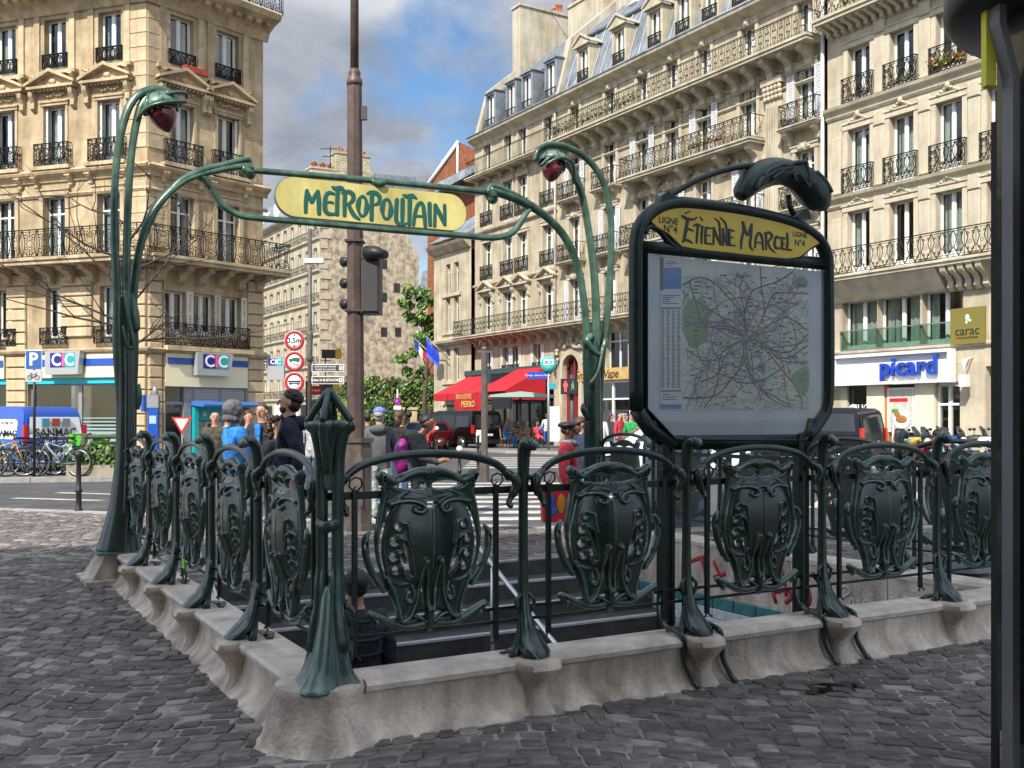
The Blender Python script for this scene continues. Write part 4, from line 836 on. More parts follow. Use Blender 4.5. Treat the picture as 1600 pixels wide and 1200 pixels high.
yp = [(112, 300), (125, 272), (155, 250), (210, 240), (300, 244), (400, 256), (500, 272), (600, 293), (690, 320), (755, 352), (790, 378), (750, 402), (700, 440), (650, 446), (500, 432), (400, 420), (300, 410), (232, 398), (180, 348), (130, 318)]
part('name_plate', MB().prism(bl(yp), 'y', -.028, .01), YEL2, board)
part('name_plate_back', MB().prism(bl([(x + (x-440)*.02, y + (y-345)*.08) for x, y in yp]), 'y', -.018, .02), IRONB, board)
ET = [('E acute', [[(246, 274, 5), (262, 284, 6), (288, 288, 5), (304, 280, 3)], [(268, 286, 6), (260, 330, 7), (252, 372, 6)], [(256, 328, 4), (272, 326, 4), (288, 334, 3)], [(248, 376, 5), (264, 370, 5), (286, 382, 3)], [(258, 264, 3), (276, 256, 2)]]),
 ('T', [[(292, 312, 4), (306, 308, 5), (320, 314, 3)], [(308, 310, 5), (305, 345, 5), (303, 380, 4)]]), ('I', [[(326, 318, 5), (323, 350, 5), (322, 382, 4)], [(318, 280, 3), (326, 292, 3)]]),
 ('E', [[(340, 322, 5), (338, 350, 5), (338, 382, 5)], [(340, 320, 4), (362, 324, 3)], [(340, 352, 3), (356, 352, 3)], [(338, 383, 4), (362, 386, 3)]]),
 ('N', [[(370, 386, 4), (372, 322, 5)], [(371, 322, 4), (384, 355, 5), (398, 388, 4)], [(374, 284, 2), (392, 300, 4), (396, 340, 4), (398, 388, 4)]]),
 ('N', [[(408, 390, 4), (408, 326, 5)], [(406, 326, 4), (412, 350, 5), (424, 390, 4)], [(396, 280, 2), (418, 305, 4), (423, 345, 4), (424, 390, 4)]]),
 ('E', [[(434, 330, 5), (433, 358, 5), (434, 390, 5)], [(432, 328, 4), (452, 334, 3)], [(434, 358, 3), (448, 360, 3)], [(433, 390, 4), (456, 392, 3)]]),
 ('M', [[(480, 405, 3), (482, 370, 5), (490, 330, 5), (484, 296, 3)], [(488, 300, 5), (500, 340, 5), (508, 350, 4), (516, 325, 5), (522, 308, 4)], [(522, 308, 5), (520, 350, 5), (516, 390, 5), (526, 410, 3)]]),
 ('A', [[(536, 400, 4), (540, 360, 5), (552, 342, 5), (564, 360, 5), (568, 408, 4)], [(541, 380, 3), (566, 382, 3)]]),
 ('R', [[(580, 408, 4), (580, 350, 5)], [(574, 344, 4), (592, 340, 5), (604, 356, 5), (586, 378, 4)], [(588, 378, 4), (596, 402, 4), (616, 420, 2)]]),
 ('C', [[(634, 362, 4), (620, 358, 5), (614, 385, 5), (620, 402, 5), (636, 402, 3)]]),
 ('E', [[(644, 362, 5), (643, 404, 5)], [(642, 360, 4), (656, 364, 3)], [(644, 382, 3), (654, 384, 3)], [(643, 404, 4), (658, 408, 3)]]),
 ('L', [[(664, 344, 4), (666, 380, 5), (664, 406, 5), (682, 410, 3)]])]
letters(board, ET, MBD, b6, -.029, LETK, 1.2, .003, 1.0)
for (x, y), s_, sz in (((190, 294), 'LIGNE', .052), ((198, 328), 'N°4', .062), ((715, 350), 'LIGNE', .045), ((714, 384), 'N°4', .055)):
    a, b = bp(x, y, -.0285); text(s_, sz, LETK, board, T(a, -.0285, b), depth=.001, bold=.001)
# notice panel with the printed map
wp = [(104, 428), (802, 496), (802, 1036), (716, 1160), (214, 1154), (104, 1036)]
part('notice_panel', MB().prism(bl(wp), 'y', .004, .02), flat('pale_backing_board', (.50, .56, .61), .35, var=.06, vscale=3, streak=.12), board)
def q2(x, y, off): a, b = bp(x, y, off); return (a, off, b)
MPAP = mat('map_paper', (.44, .49, .43), .5, col2=(.60, .61, .53), vscale=6, ramp=(.4, .6))
mp_ = [(158, 440), (755, 498), (750, 1052), (158, 1046)]
part('map_sheet', MB().prism(bl(mp_), 'y', .001, .0035), MPAP, board)
rm = random.Random(11)
def ribbons(name, lines, m, wd, off, lab=None):
    mb = MB()
    for ln in lines:
        p3 = [Vector(q2(x, y, off)) for x, y in (cr(ln, 5) if len(ln) > 2 else ln)]
        for a, b in zip(p3[:-1], p3[1:]):
            d = (b-a);
            if d.length < 1e-5: continue
            n = Vector((-d.z, 0, d.x)).normalized()*wd; e = d.normalized()*wd*.4
            mb._add([a-n-e, b-n+e, b+n+e, a+n-e], [(0, 1, 2, 3)])
    part(name, mb, m, board, label=lab)
MPC = lambda n, c: flat('map_print_' + n, c, .45)
lege = MB()
def blk(mb, x0, y0, x1, y1, off): mb._add([q2(x0, y0, off), q2(x0, y1, off), q2(x1, y1, off), q2(x1, y0, off)], [(0, 1, 2, 3)])
m = MB(); blk(m, 158, 441, 244, 1046, .0004); part('legend_column', m, MPC('white', (.52, .56, .60)), board)
m = MB(); blk(m, 172, 480, 242, 566, -.0003); blk(m, 158, 1026, 242, 1044, -.0003); part('legend_blue', m, MPC('blue', (.015, .14, .42)), board)
m = MB(); blk(m, 158, 440, 171, 570, -.0002)
for y_ in (640, 970): blk(m, 160, y_, 242, y_ + 5, -.0003)
for c in (162, 183, 204, 225):
    y_ = 650
    while y_ < 962:
        blk(m, c, y_, c + rm.uniform(8, 15), y_ + 2.6, -.0003); y_ += 5.2
for y_ in (590, 598, 606, 614, 622, 985, 995, 1005): blk(m, 165, y_, 165 + rm.uniform(30, 70), y_ + 3, -.0003)
for y_ in (455, 462, 470): blk(m, 178, y_, 178 + rm.uniform(30, 55), y_ + 3, -.0003)
part('legend_text', m, MPC('black', (.02, .025, .03)), board)
m = MB()
def blob(mb, cx, cy, rx, ry, off, n=16, j=.25, seed=0):
    r2 = random.Random(seed); vs = [q2(min(752, max(246, cx + rx*math.cos(-2*math.pi*i/n)*(1 + r2.uniform(-j, j)))), cy + ry*math.sin(-2*math.pi*i/n)*(1 + r2.uniform(-j, j)), off) for i in range(n)]; c = q2(min(752, max(246, cx)), cy, off)
    mb._add(vs + [c], [((i+1) % n, i, n) for i in range(n)][::-1])
blob(m, 300, 700, 62, 110, .0002, seed=1); blob(m, 725, 930, 40, 52, .0002, seed=2); blob(m, 720, 540, 30, 24, .0002, seed=4); blob(m, 560, 880, 16, 22, .0002, seed=5); blob(m, 350, 860, 14, 14, .0002, seed=6)
part('map_park', m, MPC('green', (.12, .27, .10)), board)
riv = [[(748, 880), (700, 850), (640, 800), (590, 770), (545, 745), (500, 700), (450, 690), (400, 700), (380, 760), (350, 820), (330, 880), (300, 960), (262, 1040)]]
ribbons('map_river', riv, MPC('river', (.24, .36, .47)), .010, -.0001)
streets = []
for k in range(520):
    x, y = rm.uniform(250, 750), rm.uniform(500, 1045); a = rm.uniform(0, math.pi); L_ = rm.uniform(20, 80)
    streets.append([(x, y), (min(751, max(247, x + L_*math.cos(a))), min(1046, max(500, y + L_*math.sin(a))))])
ribbons('map_streets', streets, MPC('street', (.20, .20, .19)), .0016, -.0002)
C0 = (500, 720); lines = {'maroon': [], 'dark': [], 'brown': [], 'green': [], 'red': [], 'blue': [], 'violet': []}
cols = {'maroon': (.18, .01, .04), 'dark': (.02, .025, .025), 'brown': (.11, .07, .04), 'green': (.02, .09, .05), 'red': (.28, .05, .04), 'blue': (.03, .06, .14), 'violet': (.10, .05, .10)}
lines['maroon'] += [[(748, 585), (700, 582), (630, 582), (600, 600), (580, 650), (560, 690), (540, 760), (570, 800), (620, 860), (660, 910), (700, 960), (722, 1010), (722, 1048)], [(248, 630), (255, 600), (250, 570)], [(285, 600), (340, 640), (410, 680), (500, 720), (560, 770), (640, 850), (745, 860)]]
lines['dark'] += [[(557, 478), (562, 560), (572, 640), (570, 665)], [(248, 1000), (300, 1002), (380, 990), (430, 940), (480, 870), (490, 800)], [(248, 550), (310, 520), (370, 540), (430, 600), (480, 660), (490, 700)]]
k = 0
for i in range(36):
    a = 2*math.pi*i/36 + rm.uniform(-.1, .1); nm = list(lines)[i % 7]; p = []
    for r in (6, 60, 120, 190, 260, 330):
        a2 = a + .35*math.sin(r/90 + i) + rm.uniform(-.08, .08); x = C0[0] + r*math.cos(a2)*.95; y = C0[1] + 40 + r*math.sin(a2)
        if 248 < x < 751 and 492 < y < 1046: p.append((x, y))
        else: break
    if len(p) > 2: lines[nm].append(p)
for i, r in enumerate((70, 120, 175)):
    lines[('green', 'blue', 'brown')[i]].append([(C0[0] + r*1.15*math.cos(t/8*math.pi), C0[1] + 50 + r*math.sin(t/8*math.pi)*.95 + 8*math.sin(t*2.1)) for t in range(17)])
for nm, l in lines.items(): ribbons('metro_lines', l, MPC(nm, cols[nm]), .0042 if nm in ('maroon', 'dark') else .0032, -.0004 - .00012*list(lines).index(nm))
m = MB()
for k in range(700):
    x = rm.gauss(500, 130); y = rm.gauss(770, 150)
    if 250 < x < 735 and 500 < y < 1040: blk(m, x, y, x + rm.uniform(6, 16), y + 3.2, -.0016)
for k in range(40):
    x, y = rm.uniform(255, 720), rm.uniform(505, 1035); blk(m, x, y, x + rm.uniform(18, 30), y + 5, -.0016)
part('map_place_names', m, MPC('name', (.05, .055, .05)), board)
part('glass_pane', MB().prism(bl([(100, 424), (806, 492), (806, 1038), (718, 1163), (212, 1158), (100, 1038)]), 'y', -.016, -.012), glass('notice_glass', (.95, .96, .96), .035), board)
# carved hood and its rods
m = MB(); q = [(*bp(x, y), r) for x, y, r in ((478, 200, .035), (492, 172, .062), (530, 128, .080), (590, 100, .082), (650, 98, .080), (710, 122, .088), (755, 165, .092), (782, 208, .085), (800, 238, .055), (803, 255, .02))]
q = cr([(a, 0, b, r) for a, b, r in q], 3)
m.tube([a[:3] for a in q], [a[3] for a in q], 18, ry=[a[3]*1.15 for a in q], up=(0, 1, 0), flute=.07, fk=6)
part('hood', m, mat('dark_cast_hood', (.018, .030, .026), .38, .2, bump=.5, bscale=14, col2=(.035, .055, .045)), board)
m = MB()
for pts in ([(500, 180), (520, 140), (560, 118), (590, 100), (640, 95)], [(660, 150), (650, 125), (668, 118), (690, 140), (705, 170)], [(700, 75), (705, 110), (712, 150), (706, 175)], [(725, 165), (735, 140), (750, 150), (745, 175), (760, 215)], [(560, 140), (600, 110), (650, 75), (700, 70)], [(740, 110), (775, 145), (800, 190)], [(640, 82), (600, 84), (550, 105), (530, 130)]):
    m.tube([(a, -.088, b) for a, b in cr(bl(pts), 3)], .014, 6)
part('hood_ribs', m, MATS['dark_cast_hood'], board)
m = MB(); m.tube([(a, 0, b) for a, b in cr(bl([(160, 215), (230, 172), (320, 125), (420, 90), (520, 72), (570, 80)]), 3)], .018, 8); m.tube([(a, 0, b) for a, b in bl([(668, 190), (674, 235), (690, 272)])], .018, 8)
m.prism(bl([(140, 232), (155, 195), (175, 180), (205, 195), (225, 222)]), 'y', -.03, .03); m.prism(bl([(690, 285), (712, 250), (735, 248), (748, 290)]), 'y', -.03, .03)
part('hood_rod', m, IRONB, board)
for lx in (2*S, 3*S):
    x0 = lx - BX
    m = MB(); m.box(x0-.075, x0-.030, -.03, .03, -.2, 1.40); m.box(x0+.0, x0+.022, -.02, .02, .30, 1.40)
    m.tube([(x0-.05, 0, 1.38), (x0-.10 if lx < 2.5 else x0+.03, 0, 1.40), (x0-.13 if lx < 2.5 else x0+.06, 0, 1.50)], .03, 8)
    part('leg', m, IRONB, board)
    for s_, k in ((-1, 0), (1, 1)):
        xx = x0 + s_*.135; m = MB()
        m.tube(cr([(x0 + s_*.05, -.02, .52), (xx - s_*.02, -.06, .42), (xx, -.12, .335), (xx, -.22, .318), (xx, -.285, .295), (xx + .012, -.278, .23), (xx + .02, -.285, .14), (xx + .035, -.33, .06), (xx + .04, -.385, .02)], 3), .0175, 8, ry=.015, up=(1, 0, 0))
        m.ball((xx + .04, -.395, .018), .028, .03, .02, 8, 5)
        part('foot', m, IRON, board)
# ---------------------------------------------------------------- buildings
class Front:
    """a street front: local x along it (viewer's left to right), y inwards, z up"""
    def __init__(s, parent, M, wallmat, trim):
        s.p = parent; s.M = M; s.W = parent.matrix_world @ M; s.wall = wallmat; s.trim = trim; s.op = []
    def u(s, x): return onplane(s.W, x, 655)[0]
    def uz(s, x, y): return onplane(s.W, x, y)
    def add(s, nm, mb, m, T_=None, label=None): return part(nm, mb, m, s.p, s.M @ (T_ or Matrix()), label)
    def build_wall(s, x0, x1, z0, z1, rev=.30, m=None):
        op = [o for o in s.op if o[0] < x1 and o[1] > x0 and o[2] < z1 and o[3] > z0]
        mb = MB(); zs = sorted({z0, z1} | {z for o in op for z in o[2:4] if z0 < z < z1})
        for za, zb in zip(zs[:-1], zs[1:]):
            row = sorted([o for o in op if o[2] < zb - 1e-6 and o[3] > za + 1e-6]); x = x0
            for o in row:
                if o[0] > x + 1e-6: mb.quad((x, 0, za), (o[0], 0, za), (o[0], 0, zb), (x, 0, zb))
                x = max(x, o[1])
            if x < x1 - 1e-6: mb.quad((x, 0, za), (x1, 0, za), (x1, 0, zb), (x, 0, zb))
        for a, b, c, d in op:
            mb.quad((a, 0, c), (a, rev, c), (a, rev, d), (a, 0, d)); mb.quad((b, rev, c), (b, 0, c), (b, 0, d), (b, rev, d))
            mb.quad((a, 0, d), (a, rev, d), (b, rev, d), (b, 0, d)); mb.quad((a, rev, c), (a, 0, c), (b, 0, c), (b, rev, c))
        s.add('wall', mb, m or s.wall)
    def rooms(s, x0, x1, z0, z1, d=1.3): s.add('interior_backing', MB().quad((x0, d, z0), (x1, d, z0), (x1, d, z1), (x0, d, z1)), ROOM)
    def mould(s, x0, x1, z, prof, nm='moulding', m=None, ret=True):
        # profile: (out, dz) pairs, out positive towards the street
        pts = [(.0, prof[0][1])] + [(-o, dz) for o, dz in prof] + [(.0, prof[-1][1])]
        mb = MB().prism([(a, b + z) for a, b in pts], 'x', x0, x1); s.add(nm, mb, m or s.trim)
WC = {}
def win_mesh(w, h, style):
    w, h = round(w*20)/20, round(h*10)/10; k = (w, h, style)
    if k in WC: return WC[k]
    f = MB(); t = .055; x = w/2; d = .05
    f.box(-x, -x+t, 0, d, 0, h); f.box(x-t, x, 0, d, 0, h); f.box(-x+t, x-t, 0, d, h-t, h); f.box(-x+t, x-t, 0, d, 0, t*1.6)
    f.box(-.05, .05, -.02, d, t*1.6, h-t)
    if style in ('french', 'curtain', 'bare'):
        zt = h*.76 if h > 2.0 else None
        for sx in (-1, 1):
            if zt and style != 'bare': f.box(sx*.05, sx*(x-t), .0, d-.01, zt, zt+.05)
            f.box(sx*.05, sx*.085, .005, d-.005, t*1.6, h-t); f.box(sx*(x-t), sx*(x-t-.035), .005, d-.005, t*1.6, h-t)
            f.box(sx*.085, sx*(x-t-.035), .005, d-.005, t*1.6, .32 if h > 1.9 else .16)
    elif style == 'cross':
        f.box(-x+t, -.05, .0, d-.01, h*.72, h*.72+.06); f.box(.05, x-t, .0, d-.01, h*.72, h*.72+.06)
    fm = f.mesh('window', WHITE)
    pm_ = MB().quad((-x+t, .03, t), (x-t, .03, t), (x-t, .03, h-t), (-x+t, .03, h-t)).mesh('pane', PANE)
    WC[k] = (fm, pm_); return WC[k]
CC = {}
def curtain_mesh(w, h, seed):
    w, h = round(w*20)/20, round(h*10)/10; k = (w, h, seed)
    if k in CC: return CC[k]
    r2 = random.Random(seed); m = MB(); cov = (.22, .38, .48, .16)[seed % 4]
    for s in (-1, 1):
        n = 10; ps = []
        for i in range(n+1):
            xx = s*(w/2 - .04 - (w*cov)*i/n*(1 if s > 0 else r2.choice((.6, 1, 1))*1.0)); ps.append((xx, .16 + .035*math.cos(i*2.1)))
        m._add([(a, b, .06) for a, b in ps] + [(a, b, h-.04) for a, b in ps], [(i, i+1, i+n+2, i+n+1) for i in range(n)], True)
    CC[k] = m.mesh('curtain', CURT); return CC[k]
wr = random.Random(5)
def window(F, xc, z0, w, h, style='french', rev=.22, curtain=None):
    fm, pm_ = win_mesh(w, h, style)
    sx = w / (round(w*20)/20); sz = h / (round(h*10)/10)
    o = part('window', fm, None, F.p, F.M @ T(xc, rev, z0) @ Matrix.Diagonal((sx, 1, sz, 1))); part('pane', pm_, None, o)
    c = wr.random() < .75 if curtain is None else curtain
    if c: part('curtain', curtain_mesh(w, h, wr.randrange(6)), None, o)
    F.op.append((xc-w/2, xc+w/2, z0, z0+h)); return o
def shutter(F, x, z0, w, h, open_=True, side=1, m=None, y=.0):
    b = MB(); b.box(-w/2, -w/2+.05, -.035, 0, 0, h); b.box(w/2-.05, w/2, -.035, 0, 0, h); b.box(-w/2+.05, w/2-.05, -.03, -.005, 0, .08); b.box(-w/2+.05, w/2-.05, -.03, -.005, h-.08, h); b.box(-w/2+.05, w/2-.05, -.03, -.005, h*.48, h*.48+.07)
    n = int(h/.09)
    for i in range(n):
        z = .08 + (h-.16)*i/n
        b._add([(-w/2+.05, -.028, z), (w/2-.05, -.028, z), (w/2-.05, -.006, z+.075), (-w/2+.05, -.006, z+.075)], [(0, 1, 2, 3)])
    return F.add('shutter', b, m or SHUT, T(x, y, z0))
# wrought iron
RC = {}
def scroll(m, cx, cz, r, s=1, y=0, n=14, turns=1.35, w=.011, a0=0, vs=1):
    w *= 1.4
    pts = []
    for i in range(n+1):
        t = i/n; a = a0 + s*turns*2*math.pi*t; rr = r*(1-.78*t); pts.append((cx + rr*math.cos(a), y, cz + vs*rr*math.sin(a)))
    m.tube(pts, w, 4, smooth=False, up=(0, 1, 0))
def rail_unit(m, x0, w, h, style, y=0):
    b = .014; xc = x0 + w/2
    def line(*p, r=b):
        r *= 1.35; m.tube([(a, y, c) for a, c in p], r, 4, smooth=False, up=(0, 1, 0))
    if style == 'scroll':
        line((x0, .04), (x0, h-.03), r=.012); line((xc, h*.72), (xc, h-.03)); line((xc, .04), (xc, h*.3))
        m.ring((xc, y, h*.5), w*.20, b, 'y', 10, 4)
        for s in (-1, 1):
            scroll(m, xc + s*w*.26, h*.26, w*.19, s, y, a0=math.pi/2); scroll(m, xc + s*w*.26, h*.74, w*.19, -s, y, a0=-math.pi/2)
            line((xc + s*w*.45, .05), (xc + s*w*.30, h*.5), (xc + s*w*.45, h*.95))
            line((xc + s*w*.12, .05), (xc + s*w*.22, h*.18))
    elif style == 'oval':
        line((x0, .04), (x0, h-.03), r=.011)
        pts = [(xc + w*.30*math.sin(2*math.pi*i/12), h*.5 + h*.33*math.cos(2*math.pi*i/12)) for i in range(13)]; line(*pts, r=.009)
        for s in (-1, 1): scroll(m, xc + s*w*.14, h*.64, w*.13, s, y, n=8, w=.008); scroll(m, xc + s*w*.14, h*.34, w*.13, -s, y, n=8, w=.008)
        m.ring((xc, y, h*.9), w*.12, .008, 'y', 8, 4); m.ring((xc, y, h*.1), w*.12, .008, 'y', 8, 4); line((xc, h*.2), (xc, h*.8), r=.007)
    elif style == 'lattice':
        line((x0, .04), (x0, h-.03), r=.009)
        for s in (-1, 1):
            line((xc, .06), (xc + s*w*.42, h*.35), (xc + s*w*.2, h*.62), (xc + s*w*.44, h*.93)); scroll(m, xc + s*w*.22, h*.78, w*.14, s, y, n=8, w=.008); scroll(m, xc + s*w*.2, h*.24, w*.13, -s, y, n=8, w=.008)
        m.ring((xc, y, h*.48), w*.13, .008, 'y', 8, 4)
    else:
        for i in range(4): line((x0 + w*i/4, .04), (x0 + w*i/4, h-.03), r=.007)
def rail_mesh(L_, h, style, unit, ends=0.0):
    L_ = round(L_, 1); k = (L_, h, style, unit, ends)
    if k in RC: return RC[k]
    m = MB(); n = max(1, round(L_/unit)); w = L_/n
    for i in range(n): rail_unit(m, -L_/2 + w*i, w, h, style)
    m.tube([(L_/2, 0, .04), (L_/2, 0, h-.03)], .012, 4, smooth=False)
    m.box(-L_/2-.01, L_/2+.01, -.022, .022, h-.03, h); m.box(-L_/2, L_/2, -.012, .012, h*.90, h*.915); m.box(-L_/2, L_/2, -.012, .012, .03, .05); m.box(-L_/2, L_/2, -.010, .010, h*.115, h*.13)
    if ends:
        for s in (-1, 1):
            m.box(s*L_/2-.015, s*L_/2+.015, 0, ends, h-.03, h); m.box(s*L_/2-.012, s*L_/2+.012, 0, ends, .03, .05)
            for i in range(1, 3): m.tube([(s*L_/2, ends*i/3, .04), (s*L_/2, ends*i/3, h-.03)], .009, 4, smooth=False)
            m.tube([(s*L_/2, ends*(.5 + .3*math.sin(t)), h*.5 + h*.35*math.cos(t)) for t in [2*math.pi*i/10 for i in range(11)]], .009, 4, smooth=False)
    RC[k] = m.mesh('balcony_rail', RAILM); return RC[k]
def brail(F, xc, z, L_, h, style='scroll', unit=.42, out=.10, ends=.10, nm='balcony_rail'):
    me = rail_mesh(L_, h, style, unit, ends); return part(nm, me, None, F.p, F.M @ T(xc, -out, z) @ Matrix.Diagonal((L_/round(L_, 1), 1, 1, 1)))
def surround(F, xc, z0, w, h, t=.14, p=.05, sill=True, key=False):
    b = MB(); x = w/2
    b.box(-x-t, -x-.004, -p, 0, 0, h); b.box(x+.004, x+t, -p, 0, 0, h); b.box(-x-t-.03, x+t+.03, -p-.03, 0, h+.002, h+t)
    b.box(-x-t-.06, x+t+.06, -p-.07, 0, h+t+.002, h+t+.06)
    if sill: b.box(-x-t-.05, x+t+.05, -p-.09, 0, -.14, -.003)
    if key:
        b.prism([(-.12, h-.02), (.12, h-.02), (.17, h+t+.1), (-.17, h+t+.1)], 'y', -p-.12, -p-.03)
        for s in (-1, 1): b.ball((s*.24, -p-.05, h+t*.5+.02), .09, .05, .07, 8, 5)
        b.ball((0, -p-.12, h+t*.6), .11, .07, .13, 8, 6)
    F.add('window_surround', b, F.trim, T(xc, 0, z0))
def pediment(F, xc, z, w, seg=False):
    b = MB(); x = w/2
    b.box(-x, x, -.30, 0, 0, .09)
    if not seg:
        b.prism([(-x-.06, .092), (x+.06, .092), (x+.02, .17), (0, .56), (-x-.02, .17)], 'y', -.12, 0)
        for s in (-1, 1): b.prism([(s*(x+.08), .095), (s*(x+.08), .19), (0, .66), (0, .54)][::s], 'y', -.34, -.121)
    else:
        a = [(x*math.cos(math.pi*i/12), .1 + .34*math.sin(math.pi*i/12)) for i in range(13)]; b.prism(a, 'y', -.10, 0)
        for i in range(12):
            p, q = a[i], a[i+1]; b.prism([(p[0], p[1]), (p[0]*1.02, p[1]+.1), (q[0]*1.02, q[1]+.1), (q[0], q[1])][::-1], 'y', -.34, -.101)
    n = int(w/.16)
    for i in range(n): b.box(-x+.05+(w-.1)*i/n, -x+.12+(w-.1)*i/n, -.22, -.001, -.075, -.003)
    b.ball((0, -.13, .25), .16, .07, .10, 8, 5); 
    for s in (-1, 1):
        b.prism([(-.002, -.08), (-.28, -.08), (-.26, -.22), (-.14, -.42), (-.16, -.62), (-.06, -.72), (-.002, -.72)], 'x', s*(x-.14)-.08, s*(x-.14)+.08)
    for i in range(-3, 4): b.ball((i*.13, -.05, -.20 + .03*math.cos(i*2)), .07, .05, .05, 7, 5)
    F.add('pediment', b, F.trim, T(xc, 0, z))
def console_me(w, h, d, m):
    p = [(-.002, 0), (-d, 0), (-d, -h*.18), (-d*.92, -h*.30), (-d*.55, -h*.42), (-d*.35, -h*.62), (-d*.38, -h*.86), (-d*.2, -h), (-.002, -h)]
    b = MB().prism(p, 'x', -w/2, w/2); b.box(-w/2-.03, w/2+.03, -d-.03, -.001, -.05, .002)
    return sharp(b.mesh('console', m), 40)
def balcony(F, x0, x1, z, h, d, rail='scroll', unit=.5, thick=.16, cons=None, cw_=.22, ch=.5, nose=True, cm=None, leftend=True, rh=1.0):
    b = MB(); b.box(x0, x1, -d, -.002, z-thick, z); b.box(x0-.04, x1+.04, -d-.06, -.002, z-thick*.45, z-.01) if nose else None
    F.add('balcony_slab', b, F.trim)
    brail(F, (x0+x1)/2, z, x1-x0-.06, rh, rail, unit, out=d-.05, ends=d-.06)
    if cons:
        me = console_me(cw_, ch, d*.85, cm or F.trim)
        for c in cons: part('console', me, None, F.p, F.M @ T(c, 0, z-thick))
# ================================================================ bank building on the left
CICg = root('corner_bank_building', 'golden limestone corner building on the left with a bank on its ground floor', 'building', ciccorner)
AL = math.degrees(math.atan2(-1590, 5040)); AR = math.degrees(math.atan2(1590, 1316))
FL = Front(CICg, RZ(AL), STONE_C, STONE_CB)          # x negative runs left from the corner
FR = Front(CICg, RZ(AR), STONE_C, STONE_CB)
def col(F, xa, xb, ya, yb):  # window from pixel box
    xc = (xa + xb)/2; ua, ub = F.u(xa), F.u(xb); zt = F.uz(xc, ya)[1]; zb = F.uz(xc, yb)[1]; return (ua+ub)/2, zb, ub-ua, zt-zb
LE = FL.u(-210); RE = FR.u(411); ZT = 16.1
Zf = [3.98, 6.95, 10.15, 13.45]                          # floor levels above the ground floor
def rowwin(F, xs, z, h, w, style, **k):
    for x in xs: window(F, F.u(x), z, w, h, style, **k)
LX = [-150, -68, 8, 86, 171]; RX_ = [284, 356]
for F, X in ((FL, LX), (FR, RX_)):
    for i, x in enumerate(X):
        xc = F.u(x)
        w_ = .92
        window(F, xc, Zf[3]+.12, w_, 1.75, 'french'); brail(F, xc, Zf[3]+.14, w_+.12, .52, 'scroll', .3, out=.05, ends=.05)
        b = MB(); b.box(-.85, -.62, -.06, 0, -.1, 2.35); b.box(.62, .85, -.06, 0, -.1, 2.35); b.box(-.61, .61, -.09, 0, 2.0, 2.3); b.box(-.9, .9, -.14, -.001, 2.352, 2.44)
        for s in (-1, 1): b.ball((s*.73, -.09, 2.15), .09, .05, .09, 8, 5)
        b.ball((0, -.11, 2.15), .07, .05, .07, 8, 5); b.box(-1.0, 1.0, -.22, 0, -.22, -.101); F.add('window_surround', b, F.trim, T(xc, 0, Zf[3]+.12))
        for s in (-1, 1): F.add('sill_bracket', console_me(.12, .28, .2, F.trim), None, T(xc + s*.78, 0, Zf[3]-.10)) 
        wi = window(F, xc, Zf[2]+.05, w_, 2.10, 'bare'); surround(F, xc, Zf[2]+.05, w_, 2.12, t=.10, p=.04, sill=False)
        pediment(F, xc, Zf[2]+2.72, 1.95)
        brail(F, xc, Zf[2]+.06, 1.42, .78, 'scroll', .36, out=.22, ends=.2); b = MB().box(-.82, .82, -.30, 0, -.10, .02); F.add('sill', b, F.trim, T(xc, 0, Zf[2]+.02))
        if i % 2 == 1 or F is FL:
            for s in (-1, 1): shutter(F, xc + s*(w_/2+.02), Zf[2]+.07, .24, 2.05, m=WHITE, y=.10)
        window(F, xc, Zf[1]+.05, .92, 2.2, 'cross'); surround(F, xc, Zf[1]+.05, .92, 2.22, t=.16, p=.06, sill=False)
        for s in (-1, 1): F.add('bracket', console_me(.16, .36, .26, F.trim), None, T(xc + s*.72, 0, Zf[2]-.30)); 
for x in LX:
    xc = FL.u(x); window(FL, xc, Zf[0]+.10, .80, 1.95, 'french'); brail(FL, xc, Zf[0]+.06, 1.10, .62, 'scroll', .36, out=.12, ends=.1)
    shutter(FL, xc-.5, Zf[0]+.1, .18, 1.9, m=WHITE, y=.08); shutter(FL, xc+.5, Zf[0]+.1, .18, 1.9, m=WHITE, y=.08)
for x in (274, 319, 361):
    xc = FR.u(x); window(FR, xc, Zf[0]+.45, .82, 1.45, 'french', curtain=False)
    for s in (-1, 1): shutter(FR, xc + s*.56, Zf[0]+.42, .22, 1.5, m=WHITE, y=.02)
xa, xb = FR.u(258), FR.u(385); brail(FR, (xa+xb)/2, Zf[0]+.02, xb-xa, .78, 'scroll', .62, out=.22, ends=.18)
FR.add('sill', MB().box(xa-.1, xb+.1, -.34, 0, -.16, 0), STONE_CB, T(0, 0, Zf[0]+.02))
